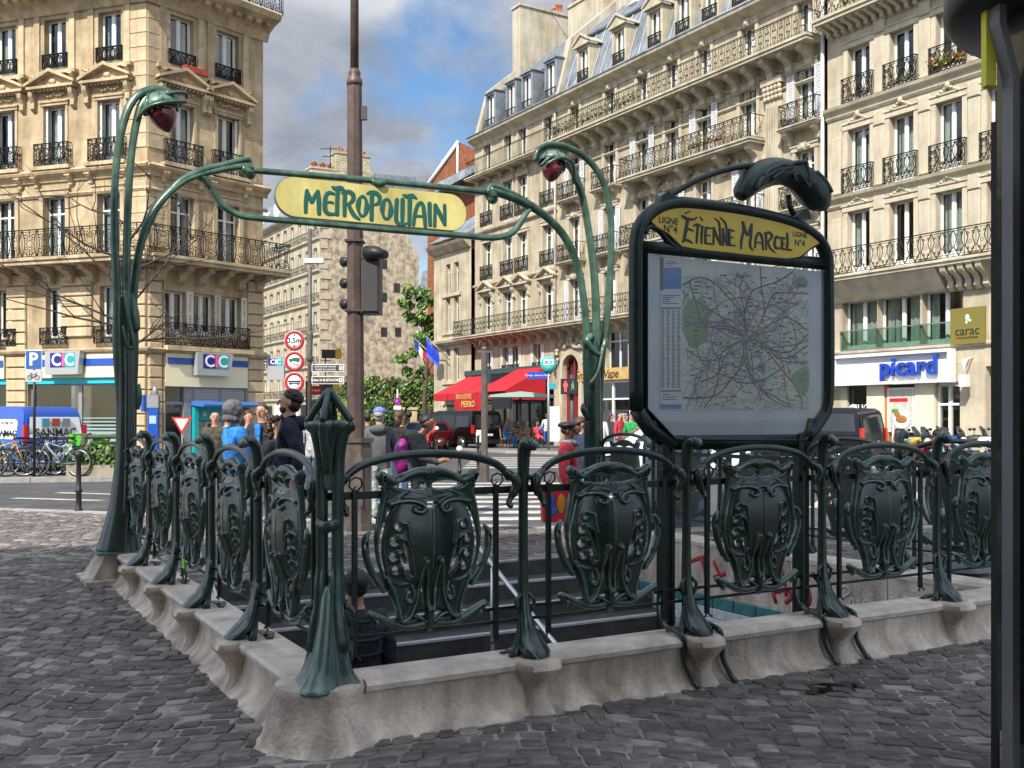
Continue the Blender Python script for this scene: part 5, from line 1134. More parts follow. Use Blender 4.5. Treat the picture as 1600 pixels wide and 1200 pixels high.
# shop openings
shopsL = [(FL.u(-200), FL.u(-92)), (FL.u(-66), FL.u(10)), (FL.u(43), FL.u(200))]
shopR = (FR.u(256), FR.u(384))
for a, b in shopsL: FL.op.append((a, b, .0, 3.55))
FR.op.append((*shopR, .0, 3.55))
for F, a, b in ((FL, LE, 0), (FR, 0, RE)):
    F.rooms(a, b, 3.6, ZT, 1.2); 
    F.build_wall(a, b, 0, ZT, .34)
    # string courses, cornice, main balcony
    q0, q1 = (a, b + .16) if F is FL else (a - .10, b + .16)
    F.mould(q0, q1, Zf[2]-.34, [(.06, -.14), (.10, 0), (.26, .10), (.30, .18), (.10, .30)], 'string_course')
    F.mould(q0, q1, Zf[2]-1.0, [(.05, 0), (.10, .08), (.04, .14)], 'string_course')
    F.mould(q0, q1, Zf[0]+2.62, [(.06, 0), (.12, .10), (.05, .16)], 'string_course')
    F.mould(q0, q1, Zf[0]-.28, [(.05, 0), (.20, .08), (.24, .16), (.06, .22)], 'string_course')
    F.mould(q0, q1, ZT-.35, [(.08, -.3), (.14, -.15), (.20, 0), (.50, .18), (.85, .30), (.95, .48), (.9, .55), (.1, .58)], 'cornice')
    n = int((b-a)/.42)
    dent = MB()
    for i in range(n): dent.box(a + (b-a)*(i+.3)/n, a + (b-a)*(i+.75)/n, -.62, -.10, ZT-.28, ZT-.08)
    F.add('cornice_blocks', dent, F.trim)
    # wall over the cornice and mansard
balcony(FL, LE, .62, Zf[1], 1.0, .95, 'scroll', .62, thick=.24, rh=.95)
balcony(FR, -.30, RE+.55, Zf[1], 1.0, .95, 'scroll', .62, thick=.24, rh=.95)
cme = console_me(.26, .52, .75, STONE_CB)
for k in range(14): part('console', cme, None, CICg, FL.M @ T(-.35 - .88*k, 0, Zf[1]-.26))
for k in range(6): part('console', cme, None, CICg, FR.M @ T(.40 + .80*k, 0, Zf[1]-.26))
# rusticated piers: each stone its own block
def pier(F, x0, x1, z0, z1, h=.40):
    n = round((z1-z0)/h); hh = (z1-z0)/n; me = MB().bev(0, x1-x0, -.10, 0, .018, hh-.018, .03).mesh('stone_block', STONE_CB)
    for i in range(n): part('stone_block', me, None, F.p, F.M @ T(x0, 0, z0 + hh*i))
for a, b in ((FL.u(12), FL.u(42)), (FL.u(-91), FL.u(-67)), (FL.u(206), -.02)): pier(FL, a, b, .45, 6.55)
pier(FL, FL.u(97), FL.u(145), 4.3, 6.4, .34)
pier(FR, .02, .52, .45, 6.55); pier(FR, .56, FR.u(256)-.02, .45, 6.55); pier(FR, FR.u(385)+.02, RE-.02, .45, 6.55)
# quoin strips above
for z0, z1 in ((7.3, 9.5), (10.6, 15.4)):
    for F, a, b in ((FL, -.95, -.01), (FR, .01, .85)):
        n = int((z1-z0)/.48); me = MB().bev(0, b-a, -.035, 0, .008, (z1-z0)/n-.008, .012).mesh('quoin_block', STONE_CB)
        for i in range(n): part('quoin_block', me, None, F.p, F.M @ T(a, 0, z0 + (z1-z0)*i/n))
# shopfronts
def cicsign(F, xc, z, w=1.45, h=.80):
    b = MB().prism([(-w/2, 0), (w/2-.1, 0), (w/2, h), (-w/2+.08*0, h)], 'y', -.42, -.19); s_ = F.add('bank_sign', b, mat('silver_sign_box', (.40, .41, .42), .4, .3), T(xc, 0, z), 'grey box sign reading CIC')
    b = MB().box(-.50, -.02, -.428, -.421, h*.30, h*.92); part('blue_field', b, NAVYP, s_); b = MB().box(.12, .52, -.4285, -.421, h*.30, h*.92); part('teal_field', b, TEALP, s_); b = MB().box(-.018, .118, -.427, -.421, h*.30, h*.92); part('middle_field', b, flat('violet_print', (.10, .06, .40)), s_)
    text('C', .58, WHITEP, s_, T(-.24, -.43, h*.60), bold=.012); text('C', .58, WHITEP, s_, T(.30, -.43, h*.60), bold=.012); text('I', .58, flat('pink_print', (.85, .12, .22)), s_, T(.045, -.43, h*.60), bold=.02)
for (a, b), sx in zip(shopsL, (None, None, 111)):
    FL.add('fascia', MB().box(a, b, -.12, .12, 2.92, 3.86), CREAM); FL.add('blue_stripe', MB().box(a+.05, b-.02, -.150, -.121, 3.32, 3.56), BLUE)
    FL.add('teal_strip', MB().box(a, b, -.02, .10, 2.72, 2.915), flat('turquoise_strip', (.01, .46, .55)))
    if sx: cicsign(FL, FL.u(sx), 3.02)
    n = max(1, round((b-a)/2.1)); 
    for i in range(n):
        x0, x1 = a + (b-a)*i/n, a + (b-a)*(i+1)/n; w2 = (x1-x0); z1 = 2.715; z0 = .35
        fr_ = MB(); fr_.box(0, .08, .16, .22, z0, z1); fr_.box(w2-.08, w2, .16, .22, z0, z1); fr_.box(.081, w2-.081, .16, .22, z0, z0+.08); fr_.box(.081, w2-.081, .16, .22, z1-.06, z1)
        o = FL.add('shop_window', fr_, GREY, T(x0, 0, 0)); part('pane', MB().quad((.08, .19, z0+.08), (w2-.08, .19, z0+.08), (w2-.08, .19, z1-.06), (.08, .19, z1-.06)), GLASS, o)
        fs = MB()
        for k in range(7): fs.box(.1, w2-.1, .195, .2, 1.52 - .13*k, 1.52 - .13*k + (.035 + .012*k))
        part('frosted_bands', fs, flat('frosted_film', (.55, .6, .6), .5), o)
    FL.add('stall_riser', MB().box(a, b, .10, .24, 0, .35), STONE_G)
    FL.add('shop_interior', MB().quad((a, 3.2, 0), (b, 3.2, 0), (b, 3.2, 3.6), (a, 3.2, 3.6)).quad((a, .4, 2.9), (a, 3.2, 2.9), (b, 3.2, 2.9), (b, .4, 2.9)), mat('bank_interior', (.16, .16, .15), .8, var=.7, vscale=.9))
    for k in range(3): FL.add('interior_panel', MB().box(a + .4 + k*1.2, a + 1.3 + k*1.2, 1.6, 1.7, .3, 1.9 + .2*(k % 2)), (WHITE, DGREY, flat('teal_panel', (.02, .25, .27)))[k % 3])
a, b = shopR
FR.add('fascia', MB().box(a, b, -.12, .12, 2.62, 3.92), CREAM); FR.add('blue_stripe', MB().box(a+.08, b-.0, -.150, -.121, 3.38, 3.60), BLUE); cicsign(FR, FR.u(326), 3.02)
FR.add('louvre_frame', MB().box(FR.u(300), b, .06, .16, 1.95, 2.615), GREY)
me = MB().box(0, (b-FR.u(300))/2-.14, 0, .05, 0, .030).mesh('louvre_slat', mat('silver_slat', (.5, .5, .5), .4, .5))
for k in range(9):
    for q in (0, 1): part('louvre_slat', me, None, CICg, FR.M @ T(FR.u(300)+.08+q*(b-FR.u(300))/2, .02, 2.02+.062*k))
x1 = FR.u(300)
fd = MB(); fd.box(a+.02, a+.12, .08, .2, 0, 2.61); fd.box(x1-.30, x1-.02, .02, .2, 0, 2.61); fd.box(a+.121, x1-.301, .1, .16, 2.0, 2.1); o = FR.add('door_frame', fd, GREY); part('pane', MB().quad((a+.12, .14, 0), (x1-.3, .14, 0), (x1-.3, .14, 2.6), (a+.12, .14, 2.6)), GLASS, o)
FR.add('shop_interior', MB().quad((a, 2.2, 0), (b, 2.2, 0), (b, 2.2, 3.6), (a, 2.2, 3.6)), MATS['bank_interior'])
atm = root('cash_machine', 'turquoise cash machine booth with a blue canopy in the bank front', 'cash machine', FR.W @ Vector((0, 0, 0)), AR)
TQ = flat('turquoise_panel', (.01, .36, .40), .4, var=.05); x0 = x1+.02
part('booth', MB().box(x0, x0+.16, -.12, .20, 0, 1.94).box(x0+.16, b-.1, -.02, .20, 1.45, 1.94).box(x0+.16, b-.1, .08, .20, 0, .75), TQ, atm)
part('canopy', MB().prism([(.0, 1.98), (-.75, 1.92), (-.78, 2.0), (-.75, 2.07), (.0, 2.14)], 'x', x0-.05, b+.15), flat('blue_canopy', (.05, .16, .48), .4, coat=.3), atm)
part('screen_panel', MB().box(x0+.2, b-.5, .05, .09, .78, 1.42), flat('machine_grey', (.30, .31, .30), .5, var=.3, vscale=5), atm)
part('machine', MB().box(x0+.5, x0+1.15, .0, .05, .85, 1.4), flat('machine_steel', (.40, .41, .41), .35), atm); part('screen', MB().box(x0+.6, x0+1.0, -.008, -.001, 1.1, 1.35), flat('dim_screen', (.03, .05, .09), .2), atm)
for q in (x0+.45, x0+1.6): part('round_light', MB().ring((q, -.03, 1.68), .055, .018, 'y', 14, 6).lathe([(.0, 0)], 3, (q, 0, 0)) if False else MB().ring((q, -.03, 1.68), .06, .02, 'y', 14, 6), WHITEP, atm)
hs_ = root('hanging_bank_sign', 'grey projecting CIC sign hanging off the right end of the bank', 'sign', FR.W @ Vector((RE+.1, -.05, 0)), 0)
part('sign_box', MB().box(.05, .68, -.09, .09, 2.95, 3.80), MATS['silver_sign_box'], hs_); part('blue_field', MB().box(.12, .38, -.097, -.091, 3.48, 3.74), NAVYP, hs_); part('teal_field', MB().box(.383, .63, -.097, -.091, 3.48, 3.74), TEALP, hs_)
text('CIC', .24, WHITEP, hs_, T(.375, -.10, 3.61), bold=.006); part('bracket', MB().box(-.08, .05, -.02, .02, 3.6, 3.66), GREY, hs_)
# side return and roof
bk = Front(CICg, T(*(FR.M @ Vector((RE, 0, 0)))) @ RZ(AR+90), STONE_C, STONE_CB); bk.build_wall(0, 14, 0, ZT)
rf = MB(); FRm, FLm = FR.M, FL.M
p = [FLm @ Vector((LE, .2, ZT+.2)), FLm @ Vector((0, .2, ZT+.2)), FRm @ Vector((RE, .2, ZT+.2)), FRm @ Vector((RE, 12, ZT+.2)), FLm @ Vector((LE, 14, ZT+.2))]
q = [FLm @ Vector((LE, 1.6, ZT+3.2)), FLm @ Vector((-.8, 1.6, ZT+3.2)), FRm @ Vector((RE-1.2, 1.6, ZT+3.2)), FRm @ Vector((RE-1.2, 11, ZT+3.2)), FLm @ Vector((LE, 13, ZT+3.2))]
rf._add(p + q, [(0, 1, 6, 5), (1, 2, 7, 6), (2, 3, 8, 7), (5, 6, 7, 8, 9), (0, 5, 9, 4), (3, 4, 9, 8)]); part('roof', rf, ZINC, CICg)
FR.add('roof_rail', rail_mesh(RE+.3, .9, 'scroll', .5, .3), None, T(RE/2+.3, -.6, ZT+.28)); FL.add('roof_rail', rail_mesh(14, .9, 'scroll', .6, .3), None, T(-7, -.6, ZT+.28))
fb = part('flower_box', MB().box(-.45, .45, -.32, -.10, -.02, .18), flat('red_plastic', (.35, .05, .03)), CICg, FR.M @ T(FR.u(300), 0, Zf[3]))
hc = struct('water_meter_tower', MB().box(0,0.01,0,0.01,0,0.01), GREY) if False else None
for x, z, h in ((213, 0, 0),): pass
ad = root('info_totem', 'narrow blue information post standing against the stone pier of the bank', 'info post', at(240, 32.0, SW)); part('column', MB().box(-.16, .16, -.08, .08, 0, 1.75), BLUE, ad); part('head', MB().box(-.18, .18, -.1, .1, 1.75, 2.15).ball((.05, 0, 2.22), .10, .1, .22, 8, 5), GREY, ad); part('screen', MB().box(-.11, .11, -.088, -.081, 1.25, 1.5), flat('pale_screen', (.3, .45, .6)), ad)
# ================================================================ street front on the right: central building and frozen-food shop building
ZE = 18.15
CB = root('balconied_apartment_building', 'cream stone apartment building with zinc mansard and long iron balconies, centre right', 'building', fw(0, 0), -58.6)
FM = Front(CB, Matrix(), STONE_M, STONE_MB)
UL = FM.u(742); UM = FM.u(872); U1 = FM.u(1289)
zf = [3.95, 6.45, 9.60, 12.78, 15.92]
xm2 = [899, 954, 1005, 1051, 1101, 1170, 1259]; xm1 = [762, 794, 817, 857]
for i, x in enumerate(xm1):
    xc = FM.u(x)
    for k, z in enumerate(zf[1:4]):
        h = 2.25; window(FM, xc, z+.05, 1.0, h, 'french'); surround(FM, xc, z+.05, 1.0, h, t=.17, p=.06, sill=(k > 0))
        if k == 0: pediment(FM, xc, z+2.55, 1.7)
        if k > 0:
            brail(FM, xc, z+.08, 1.3, .85, 'scroll', .4, out=.16, ends=.14)
    window(FM, xc, zf[4]+.08, .85, 1.75, 'french'); surround(FM, xc, zf[4]+.08, .85, 1.75, t=.15, p=.05, sill=False)
for i, x in enumerate(xm2):
    xc = FM.u(x)
    window(FM, xc, zf[4]+.08, .80, 1.60, 'french'); surround(FM, xc, zf[4]+.08, .80, 1.60, t=.18, p=.07, sill=False, key=True)
    for k, z in enumerate(zf[1:4]):
        window(FM, xc, z+.05, .95, 2.2, 'french'); surround(FM, xc, z+.05, .95, 2.2, t=.17, p=.07, sill=False, key=(k != 2))
        if (i + k) % 2 == 0:
            for s in (-1, 1): shutter(FM, xc + s*.70, z+.06, .36, 2.15, y=-.075)
    if i in (0, 1, 6): 
        for z in zf[2:4]: pediment(FM, xc, z-.62+2.75-2.9+.0, 1.8, seg=True) if False else None
        for z in (zf[2], zf[3]): balcony(FM, xc-.95, xc+.95, z, 1, .55, 'scroll', .45, thick=.14, cons=[xc-.7, xc+.7], cw_=.2, ch=.55, rh=.9)
xs_ = [FM.u(x) for x in xm2]
for z in (zf[2], zf[3]):
    balcony(FM, xs_[2]-.8, xs_[5]+.9, z, 1, .85, 'scroll', .5, thick=.2, cons=[xs_[2]-.5, (xs_[2]+xs_[3])/2, (xs_[3]+xs_[4])/2, (xs_[4]+xs_[5])/2, xs_[5]+.6], cw_=.30, ch=.85, rh=.95)
    for a in ((xs_[2]+xs_[3])/2, (xs_[3]+xs_[4])/2, (xs_[4]+xs_[5])/2):   # carved garlands between the brackets
        b = MB()
        for i in range(9): b.ball((a - .75 + i*.19, -.08, z-.62 - .22*math.sin(math.pi*i/8)), .12, .09, .11, 7, 5)
        for i in range(5): b.ball((a -.3 + i*.15, -.12, z-.48 + .05*math.cos(i*3)), .09, .09, .09, 7, 5)
        FM.add('carved_garland', b, STONE_MB)
balcony(FM, UM+.05, U1-.05, zf[4], 1, .95, 'oval', .36, thick=.22, cons=[UM + .6 + (U1-UM-1.2)*i/17 for i in range(18)], cw_=.30, ch=.80, rh=.92)
for i in range(17):
    a = UM + .6 + (U1-UM-1.2)*(i+.5)/17; b = MB()
    for k in range(5): b.ball((a-.3+k*.15, -.05, zf[4]-.62-.10*math.sin(math.pi*k/4)), .085, .06, .07, 6, 4)
    b.ring((a, -.03, zf[4]-1.18), .14, .03, 'y', 12, 5); b.ball((a, -.02, zf[4]-1.18), .07, .05, .07, 6, 4); FM.add('frieze_ornament', b, STONE_MB)
FM.mould(UM, U1, zf[4]-1.5, [(.04, 0), (.10, .08), (.04, .14)], 'string_course'); FM.mould(UM, U1, zf[4]-.95, [(.03, 0), (.08, .06), (.03, .1)], 'string_course')
balcony(FM, UL, UM-.05, zf[4]-.05, 1, .7, 'plain', .5, thick=.16, cons=[UL+.6+ (UM-UL-1)*i/6 for i in range(7)], cw_=.16, ch=.32, rh=.95)
balcony(FM, FM.u(728), U1-.05, zf[1], 1, .95, 'oval', .40, thick=.2, cons=[UL + .5 + (U1-UL-1)*i/26 for i in range(27)], cw_=.22, ch=.5, rh=.95)
for z in zf[2:4]:
    FM.mould(UL, UM-.02, z-.2, [(.05, -.08), (.16, .0), (.18, .08), (.05, .14)], 'string_course')
for x in (1210,):                                              # giant fluted pilaster
    xc = FM.u(1212); b = MB().box(xc-.42, xc+.42, -.14, 0, 6.9, 14.2)
    for k in range(6): b.box(xc-.36+.13*k, xc-.29+.13*k, -.175, -.141, 7.2, 13.9)
    b.box(xc-.55, xc+.55, -.30, 0, 14.75, 15.0)
    for k in range(5):
        for j in range(3): b.ball((xc-.4+.2*k, -.17-.03*j, 14.25+.18*j), .12, .10, .12, 7, 5)
    FM.add('pilaster', b, STONE_MB)
for z in (zf[2], zf[3]):   # capped corner strips between the two halves
    pass
FM.add('rain_pipe', MB().tube([(UM-.12, -.12, 3.8), (UM-.12, -.12, ZE)], .055, 8), STONE_G); FM.add('rain_pipe', MB().tube([(U1+.02, -.16, .2), (U1+.02, -.16, ZE+.6)], .07, 8), flat('white_pipe', (.6, .6, .58), var=.1))
for x in (762, 792, 805, 840): 
    xc = FM.u(x); window(FM, xc, zf[0]+.1, .8, 1.55, 'bare'); brail(FM, xc, zf[0]+.1, .95, .55, 'lattice', .3, out=.06, ends=.05); shutter(FM, xc+.55, zf[0]+.1, .22, 1.5, y=-.01); shutter(FM, xc-.55, zf[0]+.1, .22, 1.5, y=-.01)
for x in (964, 1010, 1060, 1120, 1190, 1255):
    xc = FM.u(x); window(FM, xc, zf[0]-.05, 1.7, 1.9, 'cross', curtain=False)
# arched carriage door
xd = FM.u(893); FM.op.append((xd-.75, xd+.75, 0, 4.9))
ar = MB(); n = 14
for i in range(n):
    a0, a1 = math.pi*i/n, math.pi*(i+1)/n
    ar.prism([(1.02*math.cos(a0), 4.1+1.02*math.sin(a0)), (.74*math.cos(a0), 4.1+.74*math.sin(a0)), (.74*math.cos(a1), 4.1+.74*math.sin(a1)), (1.02*math.cos(a1), 4.1+1.02*math.sin(a1))][::-1], 'y', -.10, .2)
    if i < n: ar.prism([(.745*math.cos(a0), 4.1+.745*math.sin(a0)), (.745*math.cos(a0), 4.91), (.745*math.cos(a1), 4.91), (.745*math.cos(a1), 4.1+.745*math.sin(a1))], 'y', -.003, .2) if abs(math.cos(a0)-math.cos(a1)) > .02 else None
ar.box(-1.02, -.745, -.10, .2, 0, 4.1); ar.box(.745, 1.02, -.10, .2, 0, 4.1); FM.add('door_arch', ar, STONE_MB, T(xd, 0, 0))
RD = flat('dark_red_paint', (.22, .012, .015), .35)
d = MB().box(-.74, .74, .22, .28, 0, 2.7).box(-.74, -.62, .20, .26, 2.7, 4.6).box(.62, .74, .20, .26, 2.7, 4.6).box(-.06, .06, .18, .26, 2.7, 4.8); d.ring((0, .22, 4.1), .66, .07, 'y', 12, 6, 0, math.pi); dd = FM.add('carriage_door', d, RD, T(xd, 0, 0)); part('pane', MB().box(-.62, .62, .26, .27, 2.7, 4.8), PANE, dd)
b = MB()
for k in range(40):
    a = wr.uniform(0, math.pi); r = wr.uniform(1.05, 1.6); b.ball((xd + r*math.cos(a)*1.1, -.12, 4.3 + r*math.sin(a)*.9), wr.uniform(.09, .16), .12, wr.uniform(.08, .15), 6, 4)
FM.add('carved_door_crown', b, STONE_MB)
# shops on the ground floor
FM.op += [(UL+.6, UM-.4, 0, 3.3), (FM.u(905), FM.u(1010), 0, 3.4), (FM.u(1030), FM.u(1130), 0, 3.4), (FM.u(1160), FM.u(1270), 0, 3.4)]
def shopfront(F, a, b, z1, n, m, inter=ROOM):
    f = MB(); f.box(a, b, .1, .2, 0, .35); f.box(a, b, .1, .2, z1-.12, z1); f.box(a, b, .12, .18, z1*.72, z1*.72+.08)
    for i in range(n+1): x = a + (b-a)*i/n; f.box(x-.05, x+.05, .09, .21, .351, z1-.121)
    o = F.add('shop_window', f, m); part('pane', MB().quad((a, .15, .35), (b, .15, .35), (b, .15, z1-.1), (a, .15, z1-.1)), GLASS, o); F.add('shop_interior', MB().quad((a-.5, 2.6, 0), (b+.5, 2.6, 0), (b+.5, 2.6, z1+.1), (a-.5, 2.6, z1+.1)), inter)
shopfront(FM, UL+.6, UM-.4, 3.3, 6, BLK); shopfront(FM, FM.u(905), FM.u(1010), 3.4, 4, WHITE, mat('bright_shop_interior', (.20, .20, .18), .8, var=.8, vscale=1)); shopfront(FM, FM.u(1030), FM.u(1130), 3.4, 4, WHITE); shopfront(FM, FM.u(1160), FM.u(1270), 3.4, 4, BLK)
WOOD = mat('varnished_oak_fascia', (.42, .25, .08), .45, col2=(.60, .40, .15), vscale=2)
FM.add('shop_fascia', MB().box(FM.u(905), FM.u(1030), -.12, -.004, 3.42, 4.0), WOOD)
text('Smoke', .62, BLACKP, CB, FM.M @ T(FM.u(917), -.13, 3.70), shear=.3); text('Vape', .62, BLACKP, CB, FM.M @ T(FM.u(957), -.13, 3.70), shear=.3)
FM.rooms(UL, U1, 3.8, ZE, 1.2); FM.build_wall(UL, U1, 0, ZE, .32)
# left end face of the building
FMend = Front(CB, T(UL, 0, 0) @ RZ(-90) @ T(-12, 0, 0), STONE_M, STONE_MB); FMend.build_wall(0, 12, 0, ZE)
FM.mould(UL-.02, U1, ZE-.28, [(.05, -.2), (.12, 0), (.35, .14), (.55, .26), (.58, .36), (.1, .40)], 'cornice')
FM.add('gutter', MB().tube([(UL, -.55, ZE+.16), (U1, -.55, ZE+.16)], .07, 6), ZINC)
# roofs: left half dark slate mansard, right half zinc with stone dormers
def roof(F, x0, x1, z0, zb, db, zt, dt, mlow, mtop, seam=.75):
    F.add('mansard_slope', MB().quad((x0, -.1, z0), (x1, -.1, z0), (x1, db, zb), (x0, db, zb)), mlow)
    F.add('roof_slope', MB().quad((x0, db-.05, zb+.02), (x1, db-.05, zb+.02), (x1, dt, zt), (x0, dt, zt)).quad((x1, dt, zt), (x0, dt, zt), (x0, 13, zt-2), (x1, 13, zt-2)), mtop)
    me = MB().tube([(0, db-.07, zb+.05), (0, dt, zt+.04)], .022, 4, smooth=False).mesh('roof_seam', mtop); n = int((x1-x0)/seam)
    for i in range(n+1): part('roof_seam', me, None, F.p, F.M @ T(x0 + (x1-x0)*i/n, 0, 0))
    F.add('break_moulding', MB().tube([(x0, db-.08, zb+.02), (x1, db-.08, zb+.02)], .09, 6), ZINC)
roof(FM, UL+.5, UM, ZE+.12, ZE+2.7, .85, ZE+6.4, 5.2, SLATE, ZINC)
roof(FM, UM, U1, ZE+.12, ZE+3.2, .95, ZE+7.2, 5.4, ZINC, ZINC)
me = MB().tube([(0, -.13, ZE+.15), (0, .92, ZE+3.2)], .016, 4, smooth=False).mesh('roof_seam', ZINC)
for i in range(24): part('roof_seam', me, None, CB, FM.M @ T(UM + (U1-UM)*i/24, 0, 0))
def gable_end(x, zb, db, zt, dt, w=.35):
    FM.add('parapet_wall', MB().prism([(-.25, ZE+.1), (db-.25, zb+.35), (dt, zt+.45), (13, zt-1.5), (13, ZE-.2), (-.1, ZE-.2)][::-1], 'x', x-w/2, x+w/2), CONC)
gable_end(UL+.45, ZE+2.7, .85, ZE+6.4, 5.2); gable_end(UM, ZE+3.2, .95, ZE+7.2, 5.4, .5)
def dormer(F, xc, z, w, h, stone):
    b = MB(); t = .16; x = w/2
    b.box(-x-t, -x, -.12, 1.0, 0, h); b.box(x, x+t, -.12, 1.0, 0, h); b.box(-x-t, x+t, -.12, 1.2, h+.002, h+.12)
    if stone:
        b.box(-x-t-.1, x+t+.1, -.28, .3, h+.122, h+.22); b.prism([(-x-t-.12, h+.222), (x+t+.12, h+.222), (x+t+.1, h+.30), (0, h+.68), (-x-t-.1, h+.30)], 'y', -.25, .8); b.prism([(-x-t-.12, h+.225), (x+t+.12, h+.225), (0, h+.74)], 'y', -.32, -.251) if False else None
        for s in (-1, 1): b.prism([(s*(x+t+.17), h+.23), (s*(x+t+.17), h+.32), (0, h+.78), (0, h+.66)][::s], 'y', -.33, -.251)
    else: b.box(-x-t-.06, x+t+.06, -.2, 1.25, h+.122, h+.18)
    F.add('dormer', b, STONE_MB if stone else ZINC, T(xc, 0, z))
    fm, pm_ = win_mesh(w, h, 'french'); o = part('window', fm, None, F.p, F.M @ T(xc, .05, z) @ Matrix.Diagonal((w/(round(w*20)/20), 1, h/(round(h*10)/10), 1))); part('pane', pm_, None, o); part('curtain', curtain_mesh(w, h, 1), None, o)
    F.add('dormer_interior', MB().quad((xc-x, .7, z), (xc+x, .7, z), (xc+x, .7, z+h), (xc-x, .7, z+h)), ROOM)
    brail(F, xc, z+.05, w+.1, .62 if stone else .5, 'scroll' if stone else 'plain', .35, out=.16, ends=.14)
for x in (769, 801, 826, 863): dormer(FM, FM.u(x), ZE+.35, .85, 1.95, False)
for x in (914, 970, 1026, 1070, 1112, 1160, 1215, 1265): dormer(FM, FM.u(x), ZE+.35, .80, 1.75, True)
def chimney(parent, M, w, d, z0, z1, n, pm=CONC, nm='chimney'):
    c = part(nm, MB().box(0, w, 0, d, z0, z1).box(-.08, w+.08, -.08, d+.08, z1+.003, z1+.18), pm, parent, M)
    pot = MB().lathe([(.14, 0), (.12, .06), (.11, .5), (.135, .52), (.13, .60), (.0, .60)], 8).mesh('chimney_pot', POT)
    for i in range(n): part('chimney_pot', pot, None, c, T(.25 + (w-.5)*i/max(1, n-1), d/2 + .1*((i*7) % 3-1), z1+.182) @ Matrix.Diagonal((1, 1, .8 + .35*((i*5) % 3)/2, 1)))
    return c
chimney(CB, FM.M @ T(UL+.25, 2.5, 0), .9, 6.0, ZE, ZE+8.4, 3); chimney(CB, FM.M @ T(UL+3.2, 4.6, 0) , 4.0, .8, ZE+4, ZE+7.9, 6)
chimney(CB, FM.M @ T(UM-1.0, 3.0, 0), .9, 5.0, ZE, ZE+10.4, 4); chimney(CB, FM.M @ T(UM+.8, 3.2, 0), 1.9, 3.0, ZE+3, ZE+11.5, 4)
FM.add('roof_guardrail', MB().tube([(UL+.8, 3, ZE+9), (UL+.8, 3, ZE+10.3), (UL+8, 4.6, ZE+9.9)], .035, 5).tube([(UL+3.5, 4, ZE+8.2), (UL+3.5, 4, ZE+10.1)], .03, 5).tube([(UL+6.5, 4.5, ZE+8), (UL+6.5, 4.5, ZE+10)], .03, 5), GREY)
for x in (UM+3.0, UM+6.5, UM+11): FM.add('roof_light', MB().box(x, x+.8, 0, 1.2, 0, .1), WHITE, T(0, 2.3, ZE+4.5) @ T(x, 0, 0) @ RX(42) @ T(-x, 0, 0))
# flowers on the balconies
def blooms(name, mlist, spots, rad, n, lab=None, leaf=.05, seed=1, parent=None, kind=None, squash=.7):
    r2 = random.Random(seed); mb = MB()
    for (x, y, z) in spots:
        for i in range(n):
            p = Vector((r2.gauss(0, rad*.5), r2.gauss(0, rad*.35), abs(r2.gauss(0, rad*squash)))); d = Vector((r2.gauss(0, 1), r2.gauss(0, 1), r2.gauss(0, .7))).normalized(); e = d.orthogonal().normalized(); f = d.cross(e); s = leaf*r2.uniform(.6, 1.4)
            c = Vector((x, y, z)) + p; mb.cur = r2.choices(range(len(mlist)), [6] + [2]*(len(mlist)-1))[0]
            mb._add([c - e*s, c - f*s*.6, c + e*s, c + f*s*.6], [(0, 1, 2, 3)])
    mb.cur = 0; return mb
LEAF = mat('leaf_green', (.035, .085, .018), .55, col2=(.09, .17, .035), vscale=3); LEAF2 = mat('leaf_bright', (.12, .22, .03), .5, col2=(.22, .36, .06), vscale=3); LEAF3 = mat('leaf_dark', (.015, .040, .012), .6, col2=(.04, .08, .022), vscale=3)
RFL = flat('red_petals', (.50, .02, .03)); OFL = flat('orange_leaves', (.40, .13, .03))
def bplants(F, xs, z, y, n, cols, seed, rad=.22):
    part('balcony_plants', blooms('', cols, [(x, y, z) for x in xs], rad, n, seed=seed), cols, F.p, F.M, kind='stuff')
bplants(FM, [UM+.8+.5*i for i in range(14)], zf[4]+.25, -.8, 70, [LEAF, RFL, LEAF2], 3, .3); bplants(FM, [xs_[4]+.3*i for i in range(7)], zf[3]+.3, -.75, 60, [LEAF, RFL, OFL], 4); bplants(FM, [xs_[2]+.6*i for i in range(4)], zf[2]+.3, -.75, 60, [LEAF3, RFL], 5)
# ---- frozen-food shop building
PB = root('frozen_food_shop_building', 'pale stone building on the right with the picard shop at street level', 'building', fw(0, 0), -58.6)
FP = Front(PB, Matrix(), STONE_P, STONE_PB)
U2 = FP.u(1293); U3 = FP.u(1800); zp = [3.95, 6.72, 9.72, 13.0, 16.25]
cols_ = [(1343, 1.12), (1410, 1.12), (1484, 1.12), (1566, 1.12), (1655, 1.12)]
for i, (x, w_) in enumerate(cols_):
    xc = FP.u(x); w2 = .98
    for k, z in enumerate(zp[1:4]):
        h = (2.35, 2.35, 2.05)[k]; window(FP, xc, z+.03, w2, h, 'bare'); surround(FP, xc, z+.03, w2, h, t=.20, p=.06, sill=False, key=False)
        if k < 2:
            b = MB()
            for q in range(-3, 4): b.ball((q*.12, -.10, h+.36 + .09*math.cos(q*.9)), .075, .07, .06, 7, 5)
            b.ball((0, -.13, h+.50), .10, .08, .13, 8, 5); FP.add('carved_crest', b, STONE_PB, T(xc, 0, z))
        b = MB().bev(-.22, .22, -.10, 0, .1, 2.2, .03).bev(-.24, .24, -.13, 0, 2.22, 2.75, .04); FP.add('panelled_pilaster', b, STONE_PB, T((xc + FP.u(cols_[i+1][0] if i < 4 else 1755))/2, 0, z))
        if k > 0: brail(FP, xc, z+.05, 1.34, .92, 'lattice', .34, out=.20, ends=.18)
